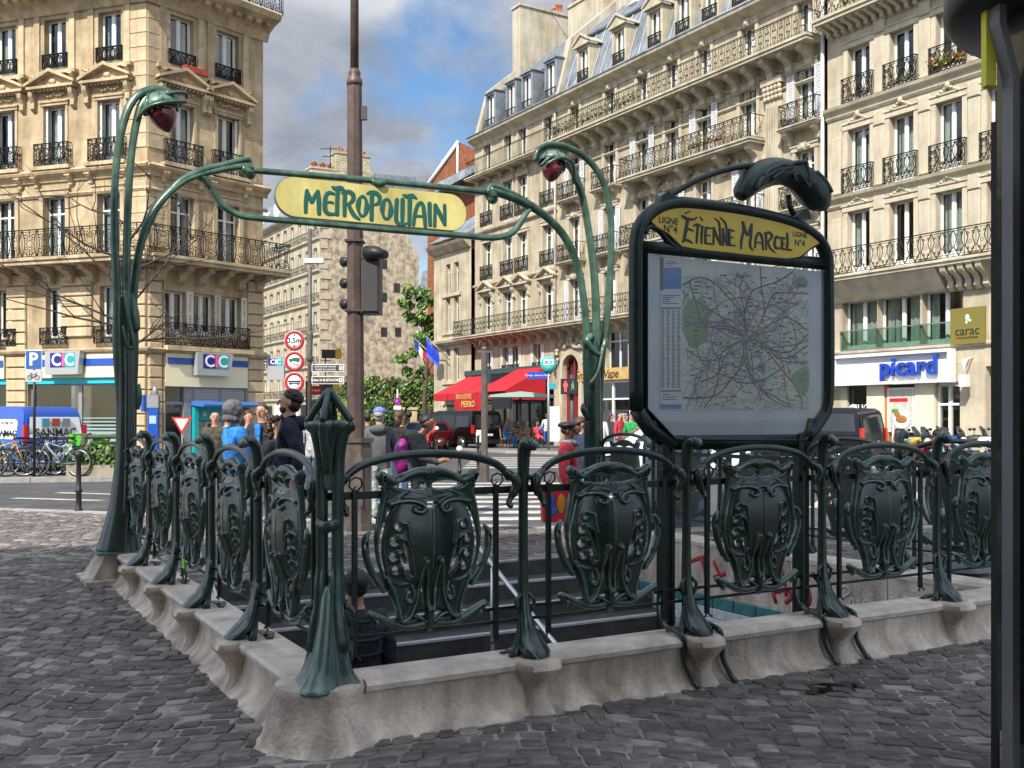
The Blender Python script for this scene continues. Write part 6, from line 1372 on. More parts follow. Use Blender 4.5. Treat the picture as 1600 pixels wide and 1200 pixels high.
FP.add('panelled_pilaster', MB().bev(-.2, .2, -.1, 0, .1, 2.2, .03), STONE_PB, T(FP.u(1309), 0, zp[1])); FP.add('panelled_pilaster', MB().bev(-.2, .2, -.1, 0, .1, 2.2, .03), STONE_PB, T(FP.u(1309), 0, zp[2]))
balcony(FP, U2+.05, U3, zp[1], 1, .75, 'lattice', .40, thick=.20, rh=.95)
FP.add('balcony_soffit', MB().prism([(-.002, -.95), (-.10, -.90), (-.66, -.22), (-.66, -.2), (-.002, -.2)], 'x', U2+.3, FP.u(1480)), STONE_PB, T(0, 0, zp[1]))
for k in range(5): FP.add('console', console_me(.2, .8, .68, STONE_PB), None, T(FP.u(1492) + .32*k, 0, zp[1]-.2))
for z in (zp[2]-.12, zp[3]-.1): FP.mould(U2, U3, z, [(.04, -.30), (.10, -.22), (.12, -.10), (.26, .02), (.30, .12), (.05, .18)], 'string_course')
balcony(FP, U2+.05, U3, zp[4], 1, .85, 'lattice', .40, thick=.24, cons=[U2+.25+.34*i for i in range(36)], cw_=.16, ch=.36, rh=.95)
bplants(FP, [FP.u(1410)-.3+.2*i for i in range(5)], zp[3]+.15, -.15, 30, [LEAF3, LEAF, OFL], 8, .2); bplants(FP, [FP.u(1484)-.5+.2*i for i in range(6)], zp[3]+.25, -.18, 90, [LEAF, LEAF2, OFL, RFL], 9, .25); bplants(FP, [FP.u(1343)+.4*i for i in range(3)], zp[4]+.2, -.7, 80, [LEAF2, LEAF], 10)
bplants(FP, [FP.u(1343)-.3+.2*i for i in range(4)], zp[3]+.15, -.15, 22, [LEAF3, OFL], 12, .2)
FP.rooms(U2, U3, 3.3, 19, 1.2)
# first floor wide windows with glass guards
for x, w2 in ((1343, 1.55), (1404, 1.75), (1472, 1.55)):
    xc = FP.u(x); window(FP, xc, 4.06, w2, 1.75, 'bare', curtain=True, rev=.3)
    FP.add('glass_guard', MB().box(-w2/2-.05, w2/2+.05, -.06, -.045, -.02, .62), glass('green_glass_guard', (.70, .85, .80)), T(xc, 0, 4.08)); FP.add('guard_rail', MB().box(-w2/2-.08, w2/2+.08, -.075, -.03, .62, .66).box(-w2/2-.02, w2/2+.02, -.10, -.0, -.12, -.03), SILV, T(xc, 0, 4.08))
xa, xb = FP.u(1312), FP.u(1497)
FP.op += [(FP.u(1324), FP.u(1355), 0, 2.75), (FP.u(1385), FP.u(1430), 0, 2.75), (FP.u(1463), FP.u(1500), 0, 2.75), (FP.u(1540), FP.u(1700), 0, 3.2)]
for a, b in ((1324, 1355), (1385, 1430)):
    shopfront(FP, FP.u(a), FP.u(b), 2.72, 1, DGREY, mat('warm_shop_interior', (.20, .09, .05), .8, var=.8, vscale=1))
shopfront(FP, FP.u(1463), FP.u(1500), 2.72, 2, WHITE, mat('dark_red_interior', (.10, .02, .015), .8, var=.5))
FP.add('orange_panel', MB().box(FP.u(1384), FP.u(1390), -.05, .2, .3, 2.7), flat('orange_paint', (.55, .19, .03)))
for k, (a, b) in enumerate(((1357, 1384), (1432, 1462))): FP.add('cream_pier', MB().box(FP.u(a), FP.u(b), -.10, -.002, 0, 2.78), flat('cream_stucco', (.68, .64, .48), .8, var=.06))
FP.mould(U2, U3, 3.86, [(.04, 0), (.10, .05), (.12, .12), (.04, .16)], 'string_course')
FP.build_wall(U2, U3, 0, 20, .32)
SB = flat('white_fascia_panel', (.70, .72, .73), .4, var=.03)
FP.add('shop_fascia', MB().box(xa, xb, -.42, -.12, 2.72, 2.82).box(xa, xa+.12, -.42, -.12, 2.821, 3.72).box(xb-.12, xb, -.42, -.12, 2.821, 3.72).box(xa, xb, -.42, -.12, 3.721, 3.83).box(xa+.12, xb-.12, -.24, -.12, 2.82, 3.72), SB, None, 'white shopfront fascia reading picard')
text('picard', .92, mat('royal_blue_letters', (.015, .06, .42), .35), PB, FP.M @ T(xa + (xb-xa)*.66, -.36, 3.29), depth=.05, bold=.018, spacing=1.02)
po = FP.add('poster', MB().box(-.55, .55, -.02, .02, 0, 1.55), WHITEP, T(FP.u(1409), -.05, 1.05), 'framed food poster')
part('print', MB().box(-.48, .48, -.026, -.021, .08, 1.48), mat('food_photo_print', (.42, .44, .40), .4, col2=(.62, .60, .52), vscale=4), po); b = MB(); b.M = T(.05, -.03, .45) @ RX(90); b.lathe([(.36, 0), (.34, .004), (.0, .004)], 16); part('dish', b, flat('dish_white', (.7, .7, .66)), po)
part('food', MB().ball((.05, -.035, .45), .24, .01, .15, 10, 5).ball((-.12, -.035, .62), .14, .01, .1, 10, 5), flat('food_brown', (.35, .16, .05), var=.4, vscale=20), po); part('salad', MB().ball((-.2, -.036, .75), .16, .01, .08, 8, 4), flat('salad_green', (.12, .28, .04)), po); part('red_strip', MB().box(-.45, .3, -.028, -.0265, 1.05, 1.18), REDP, po)
text('EUCY', .36, WHITEP, PB, FP.M @ T(FP.u(1347), .08, 1.9)); FP.add('window_sticker', MB().ring((0, 0, 0), .2, .05, 'y', 6, 4).box(-.25, .25, -.02, 0, -.04, .04).box(-.04, .04, -.021, 0, -.25, .25), WHITEP, T(FP.u(1331), .06, 1.8))
cs = FP.add('insurance_sign', MB().box(-.62, .62, -.16, -.08, 0, 1.18), flat('olive_sign', (.19, .155, .03), .5), T(FP.u(1516), 0, 3.95), 'olive square sign reading carac')
text('carac', .42, BLACKP, cs, T(0, -.165, .42)); text('MUTUELLE D\'EPARGNE', .075, BLACKP, cs, T(0, -.165, .2)); part('emblem', MB().ball((0, -.165, .85), .09, .01, .12, 8, 5).ball((.09, -.165, .75), .07, .01, .05, 8, 5).ball((-.03, -.165, .70), .05, .01, .07, 8, 5), flat('pale_green_print', (.45, .62, .48)), cs)
FP.add('wall_lantern', MB().box(-.12, .12, -.5, -.25, -.35, .05).tube([(-.05, 0, .6), (-.08, -.35, .5), (0, -.38, .05)], .025, 5).tube([(.05, 0, .62), (.05, -.4, .5), (0, -.38, .05)], .025, 5), WHITE, T(FP.u(1518), 0, 2.9))
FP.add('teal_banner', MB().box(0, .35, -.55, -.45, 2.2, 4.1), flat('cyan_banner', (.02, .33, .48)), T(FP.u(1297), 0, 0))
FP.mould(U2, U3, 19.8, [(.05, 0), (.4, .15), (.5, .3), (.05, .35)], 'cornice')
part('roof', MB().prism([(-.1, 20), (1.2, 23), (12, 23), (12, 20)][::-1], 'x', U2, U3), ZINC, PB, FP.M)
# ---------------------------------------------------------------- building behind the camera whose roof shades the plaza
SH = root('apartment_block', 'tall pale stone apartment block on the near side of the square, shading the plaza', 'building', (-15.9 + .25, -10.7, 0), 14)
Fs = Front(SH, T(19.5, 0, 0) @ RZ(180), STONE_P, STONE_PB)
sm, _p = win_mesh(1.1, 2.2, 'bare'); 
for k in range(7):
    for i in range(10):
        Fs.op.append((1.4 + i*2.7, 2.6 + i*2.7, .6 + k*3.5, 2.9 + k*3.5)); 
        if i % 2 == 0 and k < 6: o = part('window', sm, None, SH, Fs.M @ T(2.0 + i*2.7, .22, .6 + k*3.5)); part('pane', _p, None, o)
Fs.build_wall(0, 28, 0, 25.0); Fs.rooms(0, 28, 0, 25, 1.0)
for k in range(6): Fs.mould(0, 28, 3.4 + 3.5*k, [(.05, 0), (.2, .1), (.22, .2), (.05, .25)], 'string_course')
part('roof', MB().prism([(-.3, 25.01), (.9, 26.9), (12, 27.2), (12, 25.01)][::-1], 'x', 0, 28), ZINC, SH, Fs.M)
part('rear_wall', MB().quad((0, 12, 0), (28, 12, 0), (28, 12, 25), (0, 12, 25)).quad((0, 0, 0), (0, 12, 0), (0, 12, 25), (0, 0, 25)).quad((28, 0, 0), (28, 12, 0), (28, 12, 25), (28, 0, 25)), STONE_P, SH, Fs.M)
# ---------------------------------------------------------------- far buildings
Bp = at(500, 95.0)
FB = root('side_street_building', 'far stone building down the side street, with a rough bare party wall and chimneys', 'building', Bp, -58.6)
BL = Front(FB, Matrix(), STONE_M, STONE_MB)
for k in range(6):
    z = 3.6 + 3.0*k
    for i in range(14):
        xc = -1.3 - 2.15*i; wf = MB(); window(BL, xc, z, .95, 2.05, 'bare', rev=.2)
    BL.mould(-33, 0, z-.25, [(.05, -.05), (.22, .05), (.22, .12), (.03, .18)], 'string_course')
    brail(BL, -16.5, z, 32.6, .75, 'plain' if k != 4 else 'plain', .55, out=.22, ends=.2)
for i in range(12): BL.add('shop_bay', MB().box(-2.4-2.7*i, -.5-2.7*i, -.05, -.004, .2, 2.9), BLK if i % 2 else WHITE)
BL.rooms(-33, -.3, 3, 21.4, .9); BL.build_wall(-33, 0, 0, 21.6)
BL.mould(-33, .1, 21.3, [(.1, -.1), (.5, .15), (.6, .3), (.1, .35)], 'cornice')
part('roof', MB().prism([(-.3, 21.66), (1.6, 25), (10, 25.4), (10, 21.66)][::-1], 'x', -33, -.2), ZINC, FB, BL.M)
for i in range(5): dormer_b = BL.add('dormer', MB().box(-4-5*i, -2.8-5*i, .2, 2, 21.9, 24), WHITE)
RUB = mat('rubble_party_wall', (.25, .19, .13), .95, bump=1.5, bscale=2.2, col2=(.58, .50, .36), vscale=1.6, streak=.25, ramp=(.38, .58))
ru = onplane(FB.matrix_world @ RZ(90), 655, 655)[0]
PW = RZ(90)
zt = lambda x, y: onplane(FB.matrix_world @ PW, x, y)
pts = [(0.02, 0)] + [(ru, 0)] + [zt(655, 402), zt(640, 372), zt(600, 300), zt(582, 268), zt(500, 268)] + [(0.02, zt(500, 268)[1])]
part('party_wall', MB().prism(pts, 'y', 0, .5), RUB, FB, PW)
for x, y in ((600, 518), (622, 518), (620, 449), (600, 464), (600, 412)):
    a, b = zt(x, y); part('small_window', MB().box(a-.32, a+.32, -.02, .1, b-.5, b+.4), ROOM, FB, PW)
rj = random.Random(4); qm = MB().box(0, .7, -.06, .1, 0, .55).mesh('quoin', STONE_MB)
for k in range(26): part('quoin', qm, None, FB, PW @ T(.05, 0, .4 + .95*k) @ Matrix.Diagonal((1 + .5*(k % 2), 1, 1, 1)))
a0, z0 = zt(526, 268); a1, _ = zt(580, 268)
chimney(FB, PW @ T(a0, .2, 0), a1-a0, 1.6, z0-.3, zt(526, 238)[1], 9, mat('rubble_chimney', (.40, .35, .22), .95, bump=1.2, bscale=4, col2=(.60, .55, .40), vscale=1.2, brick=(.5, .25, .04, .6)))
chimney(FB, PW @ T(zt(487, 268)[0], .1, 0), 2.4, 1.4, z0-4, zt(487, 262)[1], 8)
part('antenna', MB().tube([(zt(518, 260)[0], .3, z0-1), (zt(518, 260)[0], .3, z0+2.4)], .05, 4).tube([(zt(518, 260)[0]-1.0, .3, z0+2.0), (zt(518, 260)[0]+.4, .3, z0+2.2)], .04, 4).tube([(zt(518, 260)[0]-.8, .3, z0+1.3), (zt(518, 260)[0]+.3, .3, z0+1.5)], .04, 4), BLK, FB, PW)
# flag building between the side street and the big front
A_ = root('flag_building', 'plain stone annex with two flags over its arched doorway, left of the red awning', 'building', fw(FM.u(742), 0), -58.6)
FA = Front(A_, T(0, -.25, 0), STONE_CB if False else STONE_M, STONE_MB)
LA = FA.u(678)
for z0_, z1_ in ((7.0, 9.1), (9.35, 11.2), (3.9, 5.9)):
    for x in (700, 713): window(FA, FA.u(x), z0_, .62, z1_-z0_, 'cross')
    FA.add('window_surround', MB().box(FA.u(692), FA.u(721), -.10, -.0, z0_-.22, z0_-.02), STONE_MB)
FA.mould(LA-.1, -.02, 6.3-.2, [(.1, 0), (.4, .15), (.45, .3), (.05, .4)], 'string_course'); FA.mould(LA-.1, -.02, 12.1, [(.1, -.2), (.5, .15), (.6, .3), (.05, .4)], 'cornice')
FA.rooms(LA, 0, 3, 12, .8); xa_ = FA.u(706); FA.op.append((xa_-.8, xa_+.8, 0, 2.4)); FA.build_wall(LA, 0, 0, 12.2)
ar = MB()
for i in range(10):
    a0_, a1_ = math.pi*i/10, math.pi*(i+1)/10; ar.prism([(1.1*math.cos(a0_), 2.4+1.1*math.sin(a0_)), (.8*math.cos(a0_), 2.4+.8*math.sin(a0_)), (.8*math.cos(a1_), 2.4+.8*math.sin(a1_)), (1.1*math.cos(a1_), 2.4+1.1*math.sin(a1_))][::-1], 'y', -.14, -.002)
FA.add('door_arch', ar, STONE_MB, T(xa_, 0, 0)); dm = MB(); dm.prism([(.79*math.cos(math.pi*i/10), 2.4+.79*math.sin(math.pi*i/10)) for i in range(11)], 'y', -.03, -.004); FA.add('arched_fanlight', dm, DGREY, T(xa_, 0, 0)); FA.add('door', MB().box(-.8, .8, .1, .2, 0, 2.4), DGREY, T(xa_, 0, 0))
FAe = Front(A_, T(LA, -.25, 0) @ RZ(-90) @ T(-9, 0, 0), STONE_M, STONE_MB); FAe.build_wall(0, 9, 0, 12.2)
part('roof', MB().prism([(-.3, 12.7), (4, 15.5), (9, 12.7)][::-1], 'x', LA-.2, 0), ZINC, A_, T(0, -.25, 0))
BRK = mat('red_brick', (.24, .085, .04), .9, bump=.5, var=.3, vscale=3, brick=(.24, .08, .012, .8))
gb = root('brick_gable_building', 'red brick gable rising behind the roofs left of the mansard', 'building', at(700, 84)); 
gz = lambda y: zat(y, 84)
gxx = lambda x: (x-700)/F0*84
part('gable_wall', MB().prism([(gxx(668), 0), (gxx(760), 0), (gxx(760), gz(240)), (gxx(716), gz(222)), (gxx(668), gz(290))], 'y', 0, 6), BRK, gb)
part('roof_edge', MB().tube([(gxx(716), -.05, gz(221)), (gxx(667), -.05, gz(290))], .16, 5).tube([(gxx(715), -.05, gz(223)), (gxx(715), -.05, gz(300))], .1, 5), WHITE, gb); part('roof', MB().prism([(gxx(678), gz(296)), (gxx(745), gz(262)), (gxx(745), gz(274)), (gxx(682), gz(308))][::-1], 'y', -1.5, -.1), ZINC, gb)
ob = root('distant_apartment_block', 'distant pale building glimpsed at the end of the street beside the tree', 'building', at(668, 130)); part('wall', MB().box(-.9, 6, 0, 8, 0, 18), STONE_M, ob); part('roof', MB().prism([(-1.1, 18), (6, 18), (5.2, 20.5), (-.6, 20.5)], 'y', .2, 8), ZINC, ob)
for z in (6, 9.5, 13): part('window', MB().box(.1, 1.0, -.05, -.01, z, z+2), ROOM, ob)
# ---------------------------------------------------------------- greenery
def foliage(name, label, cat, loc, clumps, n, size, mats, seed, trunk=None, group=None):
    rt_ = root(name, label, cat, loc, 0, group); r2 = random.Random(seed); mb = MB()
    for (cx, cy, cz, rx, ry, rz_) in clumps:
        for i in range(n):
            d = Vector((r2.gauss(0, 1), r2.gauss(0, 1), r2.gauss(0, 1))).normalized()*(r2.random()**.45); c = Vector((cx + d.x*rx, cy + d.y*ry, cz + d.z*rz_))
            e = Vector((r2.gauss(0, 1), r2.gauss(0, 1), r2.gauss(0, .6))).normalized(); f = e.orthogonal().normalized(); g = e.cross(f); s = size*r2.uniform(.5, 1.5)
            mb.cur = r2.randrange(len(mats)); mb._add([c - f*s, c - g*s*.6, c + f*s, c + g*s*.6], [(0, 1, 2, 3)])
    mb.cur = 0; part('crown' if cat == 'tree' else 'leaves', mb, mats, rt_)
    if trunk: part('trunk', trunk, mat('bark', (.09, .07, .055), .9, bump=.8, var=.4, vscale=4), rt_)
    return rt_
rg = random.Random(21)
cl = [(rg.gauss(-.1, .75), rg.gauss(0, 1.0), 6.2 + rg.uniform(-2.6, 4.6), rg.uniform(.3, .75), .7, rg.uniform(.25, .6)) for _ in range(34)]
tr = MB().tube([(.2, 0, 0), (.1, 0, 3), (.3, 0, 6), (0, 0, 9)], [.22, .18, .12, .05], 7)
for k in range(9): a = k*2.1; tr.tube([(.2, 0, 3+.6*k), (.2+1.0*math.cos(a), 1.0*math.sin(a), 4.2+.65*k)], [.07, .03], 5)
foliage('street_tree', 'bright green spring tree standing left of the flag building', 'tree', at(661, 74), cl, 130, .15, [LEAF, LEAF2, LEAF3, LEAF2], 31, tr)
gw = root('garden_wall', 'old garden wall overgrown with ivy at the foot of the party wall', 'wall', at(610, 82)); part('wall', MB().box(-3.6, 3.9, 0, .5, 0, 3.4), RUB, gw)
for k in range(4): part('gate_pier', MB().box(1.2+1.0*k, 1.7+1.0*k, -6, -5.5, 0, 2.2).box(1.1+1.0*k, 1.8+1.0*k, -6.1, -5.4, 2.201, 2.4), STONE_CB, gw)
part('gate_bars', MB().box(1.7, 4.2, -5.8, -5.7, .2, 1.7), BLK, gw)
foliage('ivy_hedge', 'ivy and climbing greenery over the garden wall', 'hedge', at(608, 80), [(-3.4 + .45*i, -.2, 3.6 + .7*math.sin(i*1.7) , .8, .6, .8) for i in range(17)] + [(-3.2 + .45*i, -.5, 2.2, .8, .6, .9) for i in range(16)], 190, .16, [LEAF2, LEAF, LEAF3, LEAF, LEAF2, LEAF3, LEAF, flat('ivy_rust', (.20, .11, .03))], 32)
foliage('dark_shrub', 'rounded dark green shrub in front of the ivy wall', 'shrub', at(592, 66), [(-.6 + .5*i, 0, 1.5 + .4*math.sin(i*2), 1.0, .8, 1.0) for i in range(4)] + [(0, 0, .8, 1.6, .8, .9)], 420, .11, [LEAF3, LEAF3, LEAF], 33)
foliage('yellow_shrub', 'yellow green shrub behind the direction signs', 'shrub', at(552, 60), [(-.5 + .5*i, 0, 1.6 + .4*math.sin(i*2), .9, .8, 1.2) for i in range(3)], 300, .12, [LEAF2, flat('yellow_leaf', (.28, .28, .04))], 34)
# bare tree in front of the bank
bt = root('bare_tree', 'leafless young tree with spreading twigs in front of the bank, behind the left tall lamp', 'tree', at(197, 21.5))
r2 = random.Random(9); twig = MB()
def px3(x, y, dy=0): return ((x - 197)/F0*(21.5+dy) + 0, dy, zat(y, 21.5+dy))
part('trunk', MB().tube([(0, 0, 0), (.02, 0, 1.5), (0, 0, 3.2), (.03, 0, 4.6), (0, 0, 6.3)], [.09, .075, .06, .045, .02], 8), mat('dark_bark', (.05, .038, .030), .9, var=.3), bt)
def branch(p, d, L_, r, depth):
    pts = [p]; dd = d.copy()
    for i in range(5):
        dd = (dd + Vector((r2.gauss(0, .16), r2.gauss(0, .16), r2.gauss(.02, .14)))).normalized(); pts.append(pts[-1] + dd*L_/5)
    twig.tube(pts, [r*(1-.7*i/5) for i in range(6)], 4 if depth > 0 else 5, smooth=True)
    if depth < 3:
        for k in range(2 if depth else 4):
            i = r2.randint(1, 5); nd = (dd + Vector((r2.gauss(0, .7), r2.gauss(0, .5), r2.gauss(.1, .5)))).normalized(); branch(pts[i], nd, L_*r2.uniform(.4, .65), r*.5, depth+1)
for z, a, l in ((2.9, -.5, 1.6), (3.1, 0.1, 2.5), (3.5, 2.9, 2.4), (3.8, .6, 2.2), (4.2, 2.5, 2.2), (4.6, .3, 2.0), (4.9, 3.3, 2.2), (5.2, 1.0, 1.7), (5.6, 2.3, 1.6), (3.4, 3.5, 2.6)): branch(Vector((0, 0, z)), Vector((math.cos(a), .3*r2.gauss(0, 1), .35 + .3*abs(math.sin(a)))).normalized(), l, .030, 0)
part('crown', twig, MATS['dark_bark'], bt)
# ---------------------------------------------------------------- mast with the traffic light
ms = root('traffic_light_mast', 'tall brown steel mast with a traffic light, standing behind the corner post', 'mast', at(558, 13.6))
def ngon(r, n=8): return [(r*math.cos(2*math.pi*(i+.5)/n), r*math.sin(2*math.pi*(i+.5)/n)) for i in range(n)]
m = MB().prism(ngon(.20), 'z', 0, 1.19).prism(ngon(.225), 'z', 1.191, 1.25).prism(ngon(.235), 'z', 0, .10); part('base', m, mat('mast_base_paint', (.075, .062, .056), .5, .2, col2=(.15, .12, .10), vscale=5, streak=.4), ms)
part('base_door', MB().box(-.10, .10, -.192, -.186, .35, 1.0), MATS['mast_base_paint'], ms)
m = MB(); m.tube([(-.02, 0, 1.25), (-.035, 0, 6.0)], [.118, .098], 8, smooth=False); m.tube([(-.035, 0, 6.0), (-.035, 0, 9.2)], [.058, .05], 8)
m.lathe([(.10, 5.95), (.11, 6.0), (.095, 6.05), (.075, 6.08), (.085, 6.12), (.06, 6.18)], 12, (-.035, 0, 0)); part('pole', m, BRONZE, ms)
part('clamp', MB().box(-.15, .09, -.13, .13, 3.86, 3.89).box(-.15, .09, -.13, .13, 2.93, 2.96).box(.05, .13, -.03, .03, 5.50, 5.68), DGREY, ms)
tl = part('traffic_light', MB().bev(.07, .32, -.17, .17, 2.90, 3.62, .03).prism([(.07, 3.62), (.32, 3.62), (.29, 3.76), (.07, 3.78)], 'y', -.16, .16), DGREY, ms)
m = MB(); m.tube([(.16, -.13, 3.70), (.29, -.19, 3.69), (.40, -.24, 3.66)], [.13, .12, .10], 12, ry=[.10, .09, .06]); part('visor', m, BLK, tl)
for z in (3.62, 3.33, 3.05): part('visor', MB().tube([(-.12, .05, z), (-.20, .12, z)], [.05, .075], 10), BLK, tl)
# ---------------------------------------------------------------- signs and posts
def pole(name, label, cat, x, Y, h, r, m, group=None):
    o = root(name, label, cat, at(x, Y), 0, group); part('pole', MB().tube([(0, 0, 0), (0, 0, h)], r, 10), m, o); return o
cm = pole('camera_pole', 'slender grey brown pole carrying a white surveillance camera, left of the mast', 'pole', 484, 30, zat(358, 30), .065, BROWN2)
part('collar', MB().lathe([(.08, 3.2), (.11, 3.3), (.08, 3.4), (.1, 4.0), (.08, 4.1)], 10), BROWN2, cm); part('camera', MB().bev(-.15, .42, -.1, .1, zat(412, 30), zat(404, 30), .02).box(-.05, .05, -.05, .05, zat(418, 30), zat(412, 30)), WHITEP, cm)
ds = root('direction_signs', 'two brown direction signs with white lettering right of the camera pole', 'sign', at(484, 29.7))
for y0, y1, t1, t2 in ((569, 581, 'JARDIN DES HALLES', 'MUSEE DU LOUVRE'), (588, 600, 'Eglise St EUSTACHE', None)):
    za, zb = zat(y1, 29.7), zat(y0, 29.7); b = part('sign_panel', MB().box(.06, 1.0, -.02, .02, za, zb), WHITEP, ds); part('panel_face', MB().box(.08, .98, -.026, -.021, za+.02, zb-.02), flat('dark_brown_sign', (.05, .03, .03)), b)
    if t2: text(t1, .070, WHITEP, b, T(.46, -.028, zb-.075)); text(t2, .070, WHITEP, b, T(.46, -.028, za+.065))
    else: text(t1, .095, WHITEP, b, T(.45, -.028, (za+zb)/2), bold=.002)
    part('arrow_box', MB().box(.86, .96, -.029, -.027, za+.05, zb-.05), WHITEP, b); text('R', .12, BLACKP, b, T(.91, -.031, (za+zb)/2))
rs = root('restriction_signs', 'post with three round red and white road signs, topmost reading 3,5m', 'road sign', at(460, 31)); part('pole', MB().tube([(0, .03, 0), (0, .03, 4.15)], .035, 8), GREY, rs)
for k, y in enumerate((532, 564.5, 597)):
    z = zat(y, 31); b = MB(); b.M = T(0, 0, z) @ RX(90); b.lathe([(.31, -.01), (.31, .012), (.0, .012)], 28); s_ = part('sign_disc', b, WHITEP, rs); b = MB().ring((0, -.016, z), .255, .045, 'y', 28, 4); b.v = [(x, max(-.02, min(-.012, y_)), z_) for x, y_, z_ in b.v]; part('red_ring', b, REDP, s_)
    if k == 0: text('3,5m', .21, BLACKP, s_, T(0, -.022, z), bold=.004); part('arrow', MB().prism([(-.04, z+.19), (.04, z+.19), (0, z+.12)], 'y', -.022, -.015).prism([(-.04, z-.19), (0, z-.12), (.04, z-.19)], 'y', -.022, -.015), BLACKP, s_)
    elif k == 1:
        b = MB().box(-.06, .17, -.022, -.015, z-.0, z+.11).box(-.16, -.065, -.022, -.015, z-.0, z+.08); b.ring((-.11, -.02, z-.01), .015, .012, 'y', 8, 4).ring((.1, -.02, z-.01), .015, .012, 'y', 8, 4); part('lorry_symbol', b, flat('dark_green_print', (.02, .10, .07)), s_); text('+1.9 m', .085, BLACKP, s_, T(0, -.022, z-.10))
    else: b = MB().box(-.19, .19, -.022, -.015, z+.0, z+.05).box(-.17, .17, -.022, -.015, z-.05, z-.02).ring((-.11, -.02, z-.07), .012, .012, 'y', 8, 4).ring((.11, -.02, z-.07), .012, .012, 'y', 8, 4); part('coach_symbol', b, BLACKP, s_)
ip = root('news_stand_panel', 'small glazed street stand with a red header left of the corner post', 'kiosk', at(491, 44)); part('frame', MB().box(-.35, -.30, -.1, .1, 0, 3.0).box(.30, .35, -.1, .1, 0, 3.0).box(-.35, .35, -.12, .12, 3.0, 3.15), DGREY, ip); part('header', MB().box(-.3, .3, -.08, .08, 2.55, 2.95), REDP, ip); text('Journaux', .16, WHITEP, ip, T(0, -.085, 2.75)); part('glass', MB().box(-.29, .29, -.02, .02, .1, 2.5), GLASS, ip); part('posters', MB().box(-.25, .25, .05, .07, 1.2, 2.3), flat('poster_grey', (.4, .42, .42), var=.5, vscale=8), ip)
for (x, y, lab) in ((518, 553, 'upper'), (514, 606, 'lower')):
    o = root('street_clock_sign', 'small yellow edged sign box, %s of the two beside the direction signs' % lab, 'sign', at(x, 48)); z = zat(y, 48); part('box', MB().box(-.45, .45, -.1, .1, z-.2, z+.2), DGREY, o); part('yellow_end', MB().box(.20, .46, -.11, -.101, z-.25, z+.25), flat('yellow_sign', (.65, .42, .05)), o); part('arm', MB().tube([(-.3, .05, 0), (-.3, .05, z)], .03, 6), DGREY, o)
np_ = pole('no_parking_sign', 'round purple and red no parking sign on a white post by the ivy wall', 'road sign', 621, 62, zat(608, 62), .04, WHITEP); z = zat(627, 62); b = MB(); b.M = T(0, -.06, z) @ RX(90); b.lathe([(.23, -.01), (.23, .01), (.0, .01)], 20); part('sign_disc', b, flat('violet_blue', (.10, .02, .42)), np_); b = MB().ring((0, -.08, z), .20, .03, 'y', 20, 4); part('red_ring', b, REDP, np_); part('plate', MB().box(-.22, .22, -.08, -.06, z-.5, z-.28), WHITEP, np_)
gp_ = root('square_post', 'grey brown square metal post in the middle of the crossing, right of the red car', 'post', at(757, 24.6)); part('pole', MB().prism(ngon(.085, 8), 'z', 0, 3.1).prism(ngon(.13, 8), 'z', 0, .5), BROWN2, gp_); part('head', MB().box(-.17, .17, -.05, .05, 3.1, 3.16).tube([(-.16, 0, 3.16), (-.10, 0, 3.4), (0, 0, 3.3), (.1, 0, 3.42), (.16, 0, 3.16)], .012, 5).ball((0, 0, 3.2), .07), BROWN2, gp_)
def bollard(x, Y, h, label, white=True, grp='bollards along the crossing'):
    o = root('bollard', label, 'bollard', at(x, Y), 0, grp if white else None)
    part('post', MB().lathe([(.065, 0), (.065, .05), (.045, .08), (.042, h*.35), (.055, h*.36), (.055, h*.40), (.04, h*.42), (.036, h*.93), (.05, h*.94), (.03, h*.97)], 12), BLK, o)
    part('ball', MB().ball((0, 0, h), .07, n=12, m=8), WHITEP if white else BLK, o)
bollard(682.5, 33, 1.2, 'black bollard with white ball top beside the red car'); bollard(718, 23.4, .82, 'low black bollard with white ball top nearest the zebra stripes'); bollard(747, 29.8, 1.05, 'black bollard with white ball top just left of the square post')
bollard(123, 16.3, .93, 'plain black bollard at the plaza edge left of the lamp', False)
cb = root('wall_box', 'cream utility box on a short post beside the middle bollard', 'box', at(751, 33)); part('box', MB().box(-.14, .14, -.1, .1, .75, 1.15), flat('cream_box', (.6, .56, .42)), cb); part('post', MB().tube([(0, 0, 0), (0, 0, .75)], .03, 6), BLK, cb)
ps = root('parking_sign', 'blue P parking sign with a bicycle plate below, on a black post at left', 'road sign', at(53, 24.6)); part('pole', MB().tube([(0, .02, 0), (0, .02, zat(548, 24.6))], .035, 8), BLK, ps)
za, zb = zat(577, 24.4), zat(546, 24.4); pc = part('panel', MB().bev(-.20, .20, -.02, .0, za, zb, .012), WHITEP, ps); part('blue_face', MB().box(-.185, .185, -.026, -.021, za+.02, zb-.02), flat('sign_blue', (.02, .10, .35)), pc); text('P', .42, WHITEP, pc, T(-.0, -.03, (za+zb)/2), bold=.012)
za, zb = zat(597, 24.4), zat(578, 24.4); pc = part('bicycle_plate', MB().bev(-.20, .20, -.02, .0, za, zb, .012), flat('grey_plate', (.45, .46, .46)), ps); zc = (za+zb)/2
b = MB().ring((-.09, -.024, zc-.03), .052, .008, 'y', 14, 4).ring((.09, -.024, zc-.03), .052, .008, 'y', 14, 4)
for p in ([(-.09, zc-.03), (-.05, zc+.05), (.05, zc+.05), (.0, zc-.04), (-.09, zc-.03)], [(-.0, zc-.04), (-.06, zc+.07)], [(.09, zc-.03), (.05, zc+.08), (.08, zc+.09)], [(-.08, zc+.07), (-.04, zc+.07)]): b.tube([(x, -.024, z) for x, z in p], .007, 4)
part('bicycle_symbol', b, BLACKP, pc)
